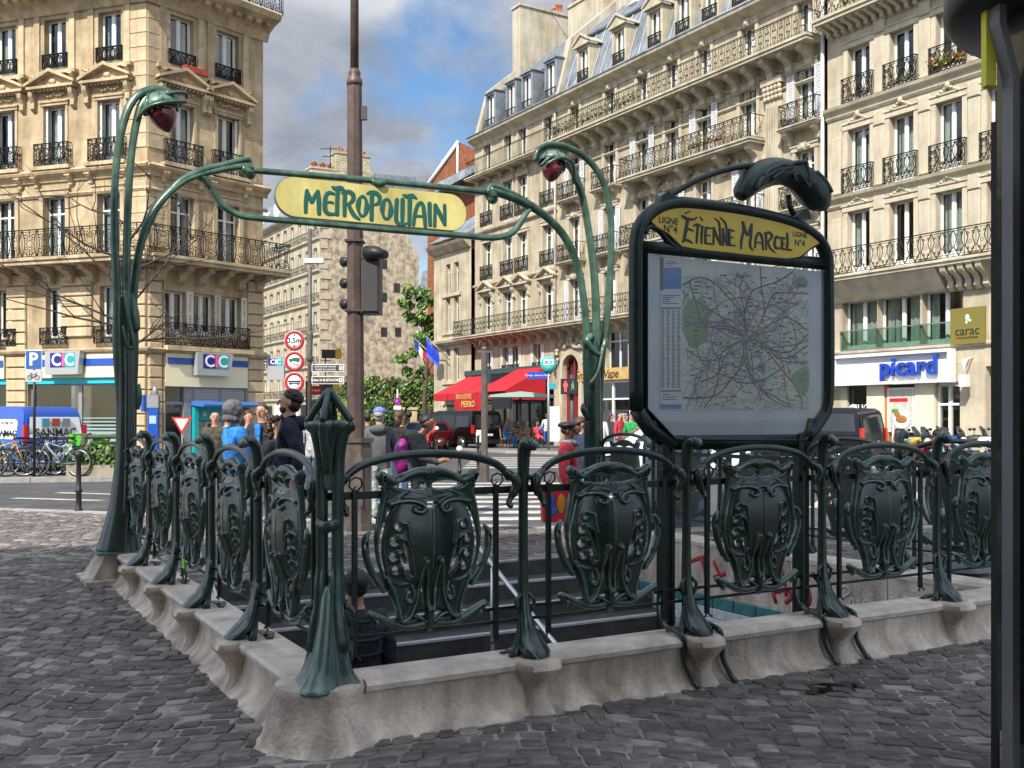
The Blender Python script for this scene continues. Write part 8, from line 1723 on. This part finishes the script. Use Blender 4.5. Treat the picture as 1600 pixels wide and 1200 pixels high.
# motorbikes
def moto(label, x, Y, rz, paint, top=False):
    o = root('motorbike', label, 'motorbike', at(x, Y), rz, 'motorbikes and scooters parked at right')
    for wx in (-.65, .65):
        w_ = part('wheel', MB().ring((wx, 0, .31), .26, .06, 'y', 20, 8), RUBBER, o); part('rim', MB().ring((wx, 0, .31), .19, .015, 'y', 16, 5).tube([(wx, -.06, .31), (wx, .06, .31)], .06, 10), GREY, w_)
    part('engine', MB().bev(-.25, .22, -.15, .15, .28, .62, .04).tube([(.1, -.16, .35), (-.75, -.2, .42)], .05, 8), mat('engine_grey', (.12, .12, .12), .4, .6, var=.4, vscale=20), o)
    part('tank', MB().tube([(.40, 0, .86), (.25, 0, .92), (0, 0, .90), (-.15, 0, .80)], [.08, .17, .17, .10], 12, ry=[.1, .14, .14, .08]), paint, o)
    part('seat', MB().tube([(-.05, 0, .80), (-.3, 0, .80), (-.62, 0, .86), (-.75, 0, .90)], [.10, .14, .13, .07], 10, ry=.06), BLK, o); part('tail_fairing', MB().tube([(-.4, 0, .72), (-.85, 0, .86)], [.12, .06], 8), paint, o)
    part('fork', MB().tube([(.38, .09, .98), (.65, .09, .31)], .022, 7).tube([(.38, -.09, .98), (.65, -.09, .31)], .022, 7), CHROME, o); part('handlebar', MB().tube([(.25, -.36, 1.05), (.36, -.18, 1.05), (.38, 0, 1.02), (.36, .18, 1.05), (.25, .36, 1.05)], .014, 6).tube([(.3, -.36, 1.05), (.34, -.42, 1.2)], .008, 5).ball((.34, -.44, 1.22), .06, .03, .04).ball((.34, .44, 1.22), .06, .03, .04), BLK, o)
    part('headlight', MB().ball((.50, 0, .92), .09, .10, .10, 10, 6), mat('headlight_glass', (.5, .5, .5), .1, coat=.5), o); part('front_mudguard', MB().ring((.65, 0, .31), .34, .03, 'y', 10, 6, .4, 2.4), paint, o)
    part('windshield', MB().tube([(.46, 0, 1.0), (.40, 0, 1.15), (.30, 0, 1.30)], [.15, .14, .07], 10, ry=[.03, .04, .02], up=(1, 0, 0)), mat('smoked_screen', (.03, .035, .04), .25, spec=.4), o)
    if top: part('top_box', MB().ball((-.85, 0, 1.08), .24, .23, .16, 12, 8), BLK, o); part('carrier', MB().box(-.95, -.6, -.12, .12, .92, .95), BLK, o)
moto('grey motorbike with chrome forks nearest the black people carrier', 1412, 27.5, -60, GREY); moto('black motorbike with a big round top box and clear screen', 1448, 29.0, -50, BLK, True); moto('blue sports motorbike second from the right', 1482, 28.2, -64, flat('moto_blue', (.01, .08, .55), coat=.6)); moto('black touring scooter with top box at the right end', 1515, 29.0, -50, DGREY, True)
moto('bright red scooter in front of the blue motorbike', 1462, 25.5, -80, flat('moto_red', (.55, .01, .03), coat=.6)); moto('yellow and black motorbike between the grey one and the top box', 1430, 26.6, -75, flat('moto_yellow', (.50, .38, .04), coat=.6)); moto('white scooter at the far right behind the red one', 1535, 27.0, -60, WHITEP)
# ---------------------------------------------------------------- people
SKIN_L = mat('skin_light', (.50, .27, .18), .55, var=.08, vscale=20); SKIN_M = mat('skin_mid', (.33, .17, .10), .55, var=.08, vscale=20); SKIN_D = mat('skin_dark', (.10, .045, .025), .5, var=.1, vscale=20)
HB = flat('black_hair', (.012, .010, .009), .5, bump=.5, bscale=60); HBR = flat('brown_hair', (.06, .03, .015), .5, bump=.5, bscale=60); HGR = flat('grey_hair', (.35, .33, .31), .6, bump=.5, bscale=60)
def cloth(n, c): return mat('cloth_' + n, c, .85, var=.32, vscale=9, bump=1.6, bscale=11)
def person(label, loc, rz, h, top, bottom, skin, hair=HB, shoes=None, pose=None, head=0, style='short', extra=None, puffy=1.0, group=None, fingers=False, turn=0):
    J = dict(pel=(0, 0, .95), wai=(0, 0, 1.08), che=(0, 0, 1.27), nb=(0, .01, 1.43), nk=(0, 0, 1.50), jaw=(0, -.022, 1.575), sk=(0, .0, 1.65), cr=(0, .012, 1.715),
             shl=(.175, .01, 1.40), ell=(.235, .03, 1.13), wrl=(.245, -.05, .90), hal=(.245, -.075, .82), shr=(-.175, .01, 1.40), elr=(-.235, .03, 1.13), wrr=(-.245, -.05, .90), har=(-.245, -.075, .82),
             hil=(.09, 0, .90), knl=(.10, -.02, .50), anl=(.10, .02, .09), tol=(.11, -.13, .035), hir=(-.09, 0, .90), knr=(-.10, -.02, .50), anr=(-.10, .02, .09), tor=(-.11, -.13, .035))
    if pose: J.update(pose)
    p = puffy
    Rr = dict(pel=(.145, .11), wai=(.14*p, .11*p), che=(.155*p, .115*p), nb=(.085, .07), nk=(.052, .055), jaw=(.066, .080), sk=(.086, .104), cr=(.066, .076), shl=(.072*p, .068*p), shr=(.072*p, .068*p), ell=(.052*p, .052*p), elr=(.052*p, .052*p),
              wrl=(.036*p, .036*p), wrr=(.036*p, .036*p), hal=(.022, .038), har=(.022, .038), hil=(.092, .092), hir=(.092, .092), knl=(.068, .068), knr=(.068, .068), anl=(.050, .052), anr=(.050, .052), tol=(.040, .032), tor=(.040, .032))
    E = [('pel', 'wai', 0), ('wai', 'che', 0), ('che', 'nb', 0), ('nb', 'nk', 2), ('nk', 'jaw', 2), ('jaw', 'sk', 2), ('sk', 'cr', 2), ('che', 'shl', 0), ('shl', 'ell', 0), ('ell', 'wrl', 0), ('wrl', 'hal', 2), ('che', 'shr', 0), ('shr', 'elr', 0), ('elr', 'wrr', 0), ('wrr', 'har', 2),
         ('pel', 'hil', 1), ('hil', 'knl', 1), ('knl', 'anl', 1), ('anl', 'tol', 3), ('pel', 'hir', 1), ('hir', 'knr', 1), ('knr', 'anr', 1), ('anr', 'tor', 3)]
    if fingers:
        for s in 'lr':
            c = Vector(J['ha'+s]); w_ = Vector(J['wr'+s]); d = (c - w_).normalized(); sd = d.cross(Vector((1, 0, 0))).normalized()
            for k, ln in enumerate((.065, .08, .085, .075)):
                nm = 'f%s%d' % (s, k); J[nm] = tuple(c + d*ln*.9 + sd*(.03 - .02*k) + Vector((0, -.012, 0))); Rr[nm] = (.0085, .0085); E.append(('ha'+s, nm, 2))
            nm = 'f%s4' % s; J[nm] = tuple(c + d*.02 + sd*.06); Rr[nm] = (.010, .010); E.append(('ha'+s, nm, 2))
    ks_ = list(J); idx = {k: i for i, k in enumerate(ks_)}
    me = bpy.data.meshes.new('skel'); me.from_pydata([J[k] for k in ks_], [(idx[a], idx[b]) for a, b, _ in E], [])
    o = bpy.data.objects.new('skel', me); COL.objects.link(o); o.modifiers.new('s', 'SKIN')
    if not me.skin_vertices: me.attributes.new('skin_vertex', 'FLOAT_VECTOR', 'POINT')
    sv_ = me.skin_vertices[0].data
    for k in ks_: sv_[idx[k]].radius = Rr[k]; sv_[idx[k]].use_root = (k == 'pel')
    o.modifiers['s'].use_smooth_shade = True; sb = o.modifiers.new('u', 'SUBSURF'); sb.levels = 1; sb.render_levels = 1
    dg = bpy.context.evaluated_depsgraph_get(); bm_ = bpy.data.meshes.new_from_object(o.evaluated_get(dg)); bpy.data.objects.remove(o); bm_.name = 'body'
    bm_.materials.clear()
    for m_ in (top, bottom, skin, shoes or BLK): bm_.materials.append(m_)
    V = np.empty(len(bm_.vertices)*3); bm_.vertices.foreach_get('co', V); V = V.reshape(-1, 3)
    best = np.full(len(bm_.polygons), 1e9); mi = np.zeros(len(bm_.polygons), int); C_ = np.empty(len(bm_.polygons)*3); bm_.polygons.foreach_get('center', C_); C_ = C_.reshape(-1, 3)
    for a, b, m_ in E:
        A, B = np.array(J[a]), np.array(J[b]); e = B-A; t = np.clip(((C_-A)@e)/(e@e), 0, 1); d = np.linalg.norm(C_-A-t[:, None]*e, axis=1) / ((max(Rr[a])*(1-t) + max(Rr[b])*t))
        k = d < best; best[k] = d[k]; mi[k] = m_
    zf_ = C_[:, 2]
    mi[(mi == 1) & (zf_ > J['pel'][2] - .10) ] = 0
    bm_.polygons.foreach_set('material_index', mi.astype(np.int32)); bm_.polygons.foreach_set('use_smooth', np.ones(len(mi), bool)); bm_.update()
    r0 = root('person', label, 'person', loc, rz, group); s = h/1.765; r0.scale = (s, s, s)
    part('body', bm_, None, r0)
    H = Vector(J['sk']); HM = T(*H) @ RZ(turn)
    f = MB(); f.M = T(*(Vector(J['jaw'])*.35 + H*.65)) @ RZ(turn)
    f.tube([(0, -.085, .025), (0, -.108, -.005), (0, -.098, -.018)], [.010, .016, .010], 7)
    for q in (-1, 1): f.ball((q*.078, .01, -.002), .012, .022, .032, 8, 5)
    part('nose_and_ears', f, skin, r0)
    f = MB(); f.M = T(*(Vector(J['jaw'])*.35 + H*.65)) @ RZ(turn)
    for q in (-1, 1): f.ball((q*.031, -.088, .022), .011, .006, .007, 8, 5); f.box(q*.031-.02, q*.031+.02, -.096, -.086, .040, .046)
    f.box(-.022, .022, -.092, -.080, -.052, -.046); part('eyes_and_mouth', f, flat('dark_features', (.05, .02, .015)), r0)
    g = MB(); g.M = HM @ RX(-24) if style in ('short', 'messy', 'long') else HM
    if style == 'short': g.ball((0, .020, .026), .083, .098, .082, 14, 8, -.1, 1.0); g.ball((0, .042, -.02), .078, .066, .066, 12, 6)
    elif style == 'messy':
        g.ball((0, .022, .030), .088, .102, .088, 14, 8, -.2, 1.0); g.ball((0, .05, -.03), .084, .072, .08, 12, 6)
        for k in range(22): a = k*2.4; rr = .03 + .05*((k*7) % 10)/10; g.ball((rr*math.cos(a), .02+1.1*rr*math.sin(a), .095 - rr*.45), .028, .03, .022, 7, 5)
    elif style == 'long':
        g.ball((0, .02, .025), .092, .108, .092, 14, 8, -.1, 1.0); g.tube([(0, .05, .03), (0, .075, -.08), (0, .085, -.20)], [.09, .095, .06], 12, ry=[.06, .055, .03])
    elif style == 'curly':
        for k in range(60): a = k*2.39996; zz = .10 - .26*k/60; rr = .10 + .02*math.sin(k*1.7); g.ball((rr*math.cos(a), .03 + rr*abs(math.sin(a)) if zz < .03 else .01 + rr*.8*math.sin(a), zz), .036, .036, .032, 7, 5)
    elif style == 'bald': g.ball((0, .035, .0), .084, .088, .055, 12, 6, -.4, .5)
    if style not in ('hood', 'beret', 'cap'): part('hair', g, hair, r0)
    if style == 'hood': g.ball((0, .035, .01), .112, .125, .128, 16, 10, -.95, 1.0); g.tube([(0, .05, -.06), (0, .06, -.14)], [.10, .11], 14, ry=[.09, .09]); part('hood', g, hair, r0)
    if style == 'beret': g.ball((0, .02, .065), .135, .14, .052, 18, 8); g.ball((0, .045, -.01), .082, .07, .06, 12, 6); part('beret', g, hair, r0)
    if style == 'cap': g.ball((0, .01, .035), .10, .115, .085, 14, 8, -.2, 1.0); g.prism([(-.07, -.08), (.07, -.08), (.05, -.16), (-.05, -.16)], 'z', .03, .045); part('cap', g, hair, r0)
    if extra: extra(r0)
    return r0
def P(x, Y, ytop): return at(x, Y), zat(ytop, Y)
walk = dict(knl=(.10, -.16, .52), anl=(.10, -.22, .10), tol=(.11, -.37, .06), knr=(-.10, .02, .50), anr=(-.10, .26, .14), tor=(-.11, .14, .04), ell=(.24, .12, 1.14), wrl=(.22, .06, .92), hal=(.22, .03, .84), elr=(-.24, -.06, 1.14), wrr=(-.22, -.20, .96), har=(-.22, -.25, .89))
NAVY = cloth('navy', (.008, .012, .035)); BLKC = cloth('black', (.012, .012, .013)); GREYC = cloth('grey', (.10, .10, .105)); DENIM = cloth('denim', (.03, .06, .14)); LDEN = cloth('pale_denim', (.25, .31, .36)); BLUJ = cloth('bright_blue', (.02, .19, .55))
def jacket_hood(r0, m=NAVY): part('jacket_hood', MB().ball((0, .10, 1.43), .14, .09, .075, 14, 7), m, r0)
loc, h = P(453, 9.85, 606)
def beard(r0):
    jacket_hood(r0); part('beard', MB().ball((0, -.040, 1.562), .058, .060, .050, 12, 7), HB, r0); part('earphones', MB().tube([(-.08, .0, 1.63), (-.085, -.02, 1.52), (-.05, -.09, 1.40), (-.03, -.12, 1.25)], .004, 5).ball((-.082, -.005, 1.635), .012), WHITEP, r0)
    part('collar_edge', MB().tube([(-.06, -.09, 1.46), (-.03, -.125, 1.3), (-.02, -.13, 1.1)], .008, 5), flat('zip_grey', (.35, .35, .33)), r0)
person('bearded man in a navy hooded jacket walking left with white earphones', loc, -84, h, NAVY, BLKC, SKIN_L, HB, pose=walk, style='messy', extra=beard, puffy=1.32, fingers=True)
loc, h = P(368, 11.6, 626)
person('person in a bright blue jacket with a grey hood pulled up', loc, 128, h, BLUJ, DENIM, SKIN_L, GREYC, style='hood', puffy=1.25, pose=dict(ell=(.27, -.02, 1.14), wrl=(.14, -.22, 1.06), hal=(.08, -.28, 1.06), elr=(-.27, -.02, 1.14), wrr=(-.14, -.22, 1.06), har=(-.08, -.28, 1.06)), fingers=True)
loc, h = P(409, 14.6, 628)
def shirt(r0): part('shirt', MB().prism([(-.045, 1.45), (.045, 1.45), (.03, 1.10), (-.03, 1.10)], 'y', -.150, -.10), BLUJ, r0)
person('man in a dark jacket over a blue shirt facing the viewer', loc, -12, h, cloth('dark_coat', (.015, .018, .03)), BLKC, SKIN_L, HBR, style='short', extra=shirt, puffy=1.12, fingers=True)
loc, h = P(336, 17, 640)
person('balding man in an olive brown jacket near the cash machine', loc, 20, h, cloth('olive', (.07, .06, .04)), BLKC, SKIN_L, HBR, style='bald', puffy=1.15)
loc, h = P(355, 20, 643); person('white haired person in a pale jacket behind the hooded one', loc, 30, h, cloth('cream', (.5, .48, .42)), GREYC, SKIN_L, HGR, style='short')
loc, h = P(388, 18, 640); person('long haired woman in beige behind the blue jacket', loc, 40, h, cloth('beige', (.32, .24, .15)), DENIM, SKIN_L, HBR, style='long')
loc, h = P(434, 11.6, 648)
person('curly haired woman in a grey jacket with her hand raised to her face', loc, 60, h, cloth('charcoal', (.045, .045, .048)), BLKC, SKIN_L, HBR, style='curly', pose=dict(ell=(.24, -.12, 1.16), wrl=(.12, -.22, 1.40), hal=(.09, -.22, 1.48)), fingers=True)
loc, h = P(489, 19, 638); person('dark haired woman in a pale grey top left of the mast', loc, -20, h, cloth('pale_grey', (.40, .40, .41)), DENIM, SKIN_M, HB, style='long')
loc, h = P(593, 14.6, 636)
def hood2(r0): jacket_hood(r0, MATS['cloth_slate_hoodie']); part('cap_back', MB().ball((0, .01, 1.70), .10, .11, .07, 14, 7), flat('blue_patterned_cap', (.03, .10, .40), .7, col2=(.20, .28, .5)) if 'blue_patterned_cap' not in MATS else MATS['blue_patterned_cap'], r0)
mat('blue_patterned_cap', (.03, .08, .38), .8, col2=(.22, .30, .55), vscale=25)
mat('cloth_slate_hoodie', (.085, .09, .095), .9, var=.15, vscale=6, bump=.5, bscale=12)
person('person in a grey hoodie and blue cap seen from behind, right of the mast', loc, 178, h, MATS['cloth_slate_hoodie'], cloth('mint_trousers', (.42, .50, .45)), SKIN_L, HGR, style='short', extra=hood2, puffy=1.3, pose=dict(walk, wrl=(.28, -.02, .93)), fingers=True)
loc, h = P(652, 12.6, 648)
PINK = mat('pink_purple_pack', (.42, .01, .22), .6, col2=(.10, .01, .14), vscale=3, ramp=(.45, .55))
def pack(r0):
    part('backpack', MB().ball((0, .20, 1.14), .17, .13, .25, 16, 10), PINK, r0); part('strap', MB().tube([(.10, .06, 1.42), (.12, -.1, 1.35), (.13, -.08, 1.1)], .018, 6).tube([(-.10, .06, 1.42), (-.12, -.1, 1.35), (-.13, -.08, 1.1)], .018, 6), PINK, r0); part('hood_collar', MB().ball((0, .07, 1.42), .15, .11, .09, 14, 7), BLKC, r0); part('bun', MB().ball((0, .12, 1.72), .05), HB, r0)
person('woman in a grey puffer jacket with a pink backpack holding a phone', loc, 82, h*1.03, cloth('grey_puffer', (.055, .055, .06)), BLKC, SKIN_M, HB, style='short', extra=pack, puffy=1.3, pose=dict(che=(0, -.02, 1.27), nb=(0, -.05, 1.42), nk=(0, -.09, 1.48), jaw=(0, -.16, 1.535), sk=(0, -.15, 1.615), cr=(0, -.13, 1.68), ell=(.24, -.10, 1.13), wrl=(.14, -.32, 1.10), hal=(.10, -.39, 1.12), elr=(-.24, -.10, 1.13), wrr=(-.14, -.32, 1.08), har=(-.10, -.39, 1.10)), fingers=True)
ph = root('phone', 'dark smartphone held by the woman with the pink backpack', 'phone', at(677, 12.6, 1.02)); part('case', MB().bev(-.035, .035, -.006, .006, -.01, .13, .003), BLK, ph); part('screen', MB().box(-.031, .031, .0065, .008, .0, .12), flat('phone_screen', (.05, .06, .08), .1), ph)
loc, h = P(625, 17, 640); person('brown haired woman in dark clothes between the hoodie and the pink backpack', loc, 150, h, BLKC, DENIM, SKIN_L, HBR, style='long')
loc, h = P(574, 21, 644); person('person in dark green just right of the mast', loc, 190, h, cloth('dark_green', (.02, .05, .045)), BLKC, SKIN_M, HB, style='short')
loc, h = P(888, 12.4, 659)
COR = cloth('coral_red', (.66, .06, .08))
def glasses(r0):
    part('glasses', MB().ring((.032, -.10, 1.645), .022, .004, 'y', 12, 4).ring((-.032, -.10, 1.645), .022, .004, 'y', 12, 4).tube([(.055, -.1, 1.65), (.085, 0, 1.65)], .003, 4).tube([(-.055, -.1, 1.65), (-.085, 0, 1.65)], .003, 4), BLK, r0)
    part('scarf', MB().tube([(.09, .06, 1.46), (.10, -.06, 1.47), (0, -.12, 1.44), (-.10, -.06, 1.47), (-.09, .06, 1.46), (0, .10, 1.47), (.09, .06, 1.46)], .040, 8), mat('patterned_scarf', (.05, .05, .08), .9, col2=(.5, .5, .52), vscale=18), r0)
person('man in a coral red coat and black beret carrying a red bag', loc, 78, h, COR, cloth('dark_trousers', (.02, .022, .03)), SKIN_D, BLK, style='beret', extra=glasses, puffy=1.5, pose=dict(ell=(.27, .02, 1.12), elr=(-.27, .02, 1.12)), fingers=True)
bg_ = root('shopping_bag', 'red shopping bag with blue and orange print carried by the man in coral', 'bag', at(866, 12.2, .27), 10)
part('bag', MB().prism([(-.15, 0), (.15, 0), (.16, .38), (-.16, .38)], 'y', -.07, .07), flat('red_bag', (.55, .015, .02), .4), bg_); part('handle', MB().tube(cr([(-.08, -.06, .38), (-.05, -.03, .52), (.0, 0, .60), (.05, -.03, .52), (.08, -.06, .38)], 3), .007, 5), flat('red_bag', (.55, .015, .02), .4), bg_)
part('blue_print', MB().ball((-.05, -.073, .24), .05, .006, .10, 8, 5).ball((-.03, -.073, .13), .06, .006, .05, 8, 5), flat('bag_blue', (.02, .12, .5)), bg_); part('orange_print', MB().ball((.07, -.073, .22), .055, .006, .12, 8, 5), flat('bag_orange', (.65, .25, .02)), bg_)
loc, h = P(908, 14.5, 650); person('person in a navy jacket and blue jeans partly behind the right tall lamp', loc, 100, h, cloth('navy_parka', (.02, .03, .07)), cloth('blue_jeans', (.03, .17, .42)), SKIN_M, HBR, style='long', puffy=1.2, pose=dict(ell=(.25, -.08, 1.14), wrl=(.18, -.30, 1.1), hal=(.17, -.37, 1.1)))
# far side of the street
loc, h = P(854, 52, 653); person('person in a white jacket and bright blue trousers at the bus stop', Vector((loc.x, loc.y, SW)), 170, 1.68, cloth('white_jacket', (.62, .60, .56)), cloth('royal_trousers', (.02, .12, .5)), SKIN_L, HBR, style='long', extra=lambda r0: part('shoulder_bag', MB().ball((.30, 0, .98), .12, .09, .16, 10, 7), BLUJ, r0), shoes=WHITEP)
sit = dict(pel=(0, .05, .52), wai=(0, .06, .66), che=(0, .05, .86), nb=(0, .04, 1.02), nk=(0, .03, 1.09), jaw=(0, .0, 1.165), sk=(0, .01, 1.24), cr=(0, .02, 1.305), shl=(.175, .05, .99), shr=(-.175, .05, .99), ell=(.24, -.02, .74), elr=(-.24, -.02, .74), wrl=(.15, -.24, .74), wrr=(-.15, -.24, .74), hal=(.12, -.31, .76), har=(-.12, -.31, .76), hil=(.09, .0, .50), hir=(-.09, .0, .50), knl=(.12, -.40, .52), knr=(-.12, -.40, .52), anl=(.12, -.42, .10), anr=(-.12, -.42, .10), tol=(.12, -.57, .04), tor=(-.12, -.57, .04))
person('man in blue overalls seated on a rattan café chair', at(791, 49, SW), 75, 1.75, BLUJ, cloth('blue_jeans', (.03, .17, .42)), SKIN_L, HB, pose=sit); person('person in a tan coat seated at the café under the parasol', at(823, 49, SW), -60, 1.7, cloth('tan', (.38, .25, .11)), BLKC, SKIN_L, HGR, pose=sit)
person('dark clothed customer seated at the back of the café', at(810, 52, SW), 10, 1.7, BLKC, DENIM, SKIN_L, HBR, pose=sit); person('customer in red seated beside the café entrance', at(840, 52, SW), 20, 1.7, COR, BLKC, SKIN_M, HB, pose=sit, style='long')
for i, (x, Y, c, sk, hr_, st_, lab) in enumerate(((940, 36, (.6, .6, .58), SKIN_M, HB, 'short', 'man in a white top outside the vape shop'), (955, 37, (.03, .03, .04), SKIN_L, HBR, 'long', 'long haired person in black outside the vape shop'), (968, 35, (.42, .03, .05), SKIN_L, HB, 'short', 'person in a crimson jacket outside the vape shop'), (987, 31, (.01, .26, .06), SKIN_L, HBR, 'short', 'person in a bright green hoodie beside the map board'), (975, 40, (.25, .22, .20), SKIN_L, HGR, 'curly', 'curly grey haired person farther back outside the vape shop'))):
    person(lab, at(x, Y, 0), 150 - 50*i, 1.70 + .03*(i % 3), cloth('passer%d' % i, c), DENIM, sk, hr_, style=st_, puffy=1.2)
# man climbing the stairs
def jk(r0): part('jacket_quilting', MB().ring((0, 0, 1.18), .175, .012, 'z', 20, 5).ring((0, 0, 1.28), .178, .012, 'z', 20, 5).ring((0, 0, 1.08), .17, .012, 'z', 20, 5), cloth('dark_puffer', (.018, .022, .035)), r0); part('pack_strap', MB().tube([(.09, .10, 1.44), (.10, .16, 1.30), (.09, .15, 1.05)], .02, 6), BLK, r0)
p = at(556, 7.1, -.165*8)
person('dark haired man in a dark quilted jacket climbing the metro stairs', p, 205, 1.80, cloth('dark_puffer', (.018, .022, .035)), NAVY, SKIN_L, HB, style='short', extra=jk, puffy=1.28, pose=dict(knl=(.10, -.20, .56), anl=(.10, -.16, .20), tol=(.11, -.32, .19)), fingers=True)
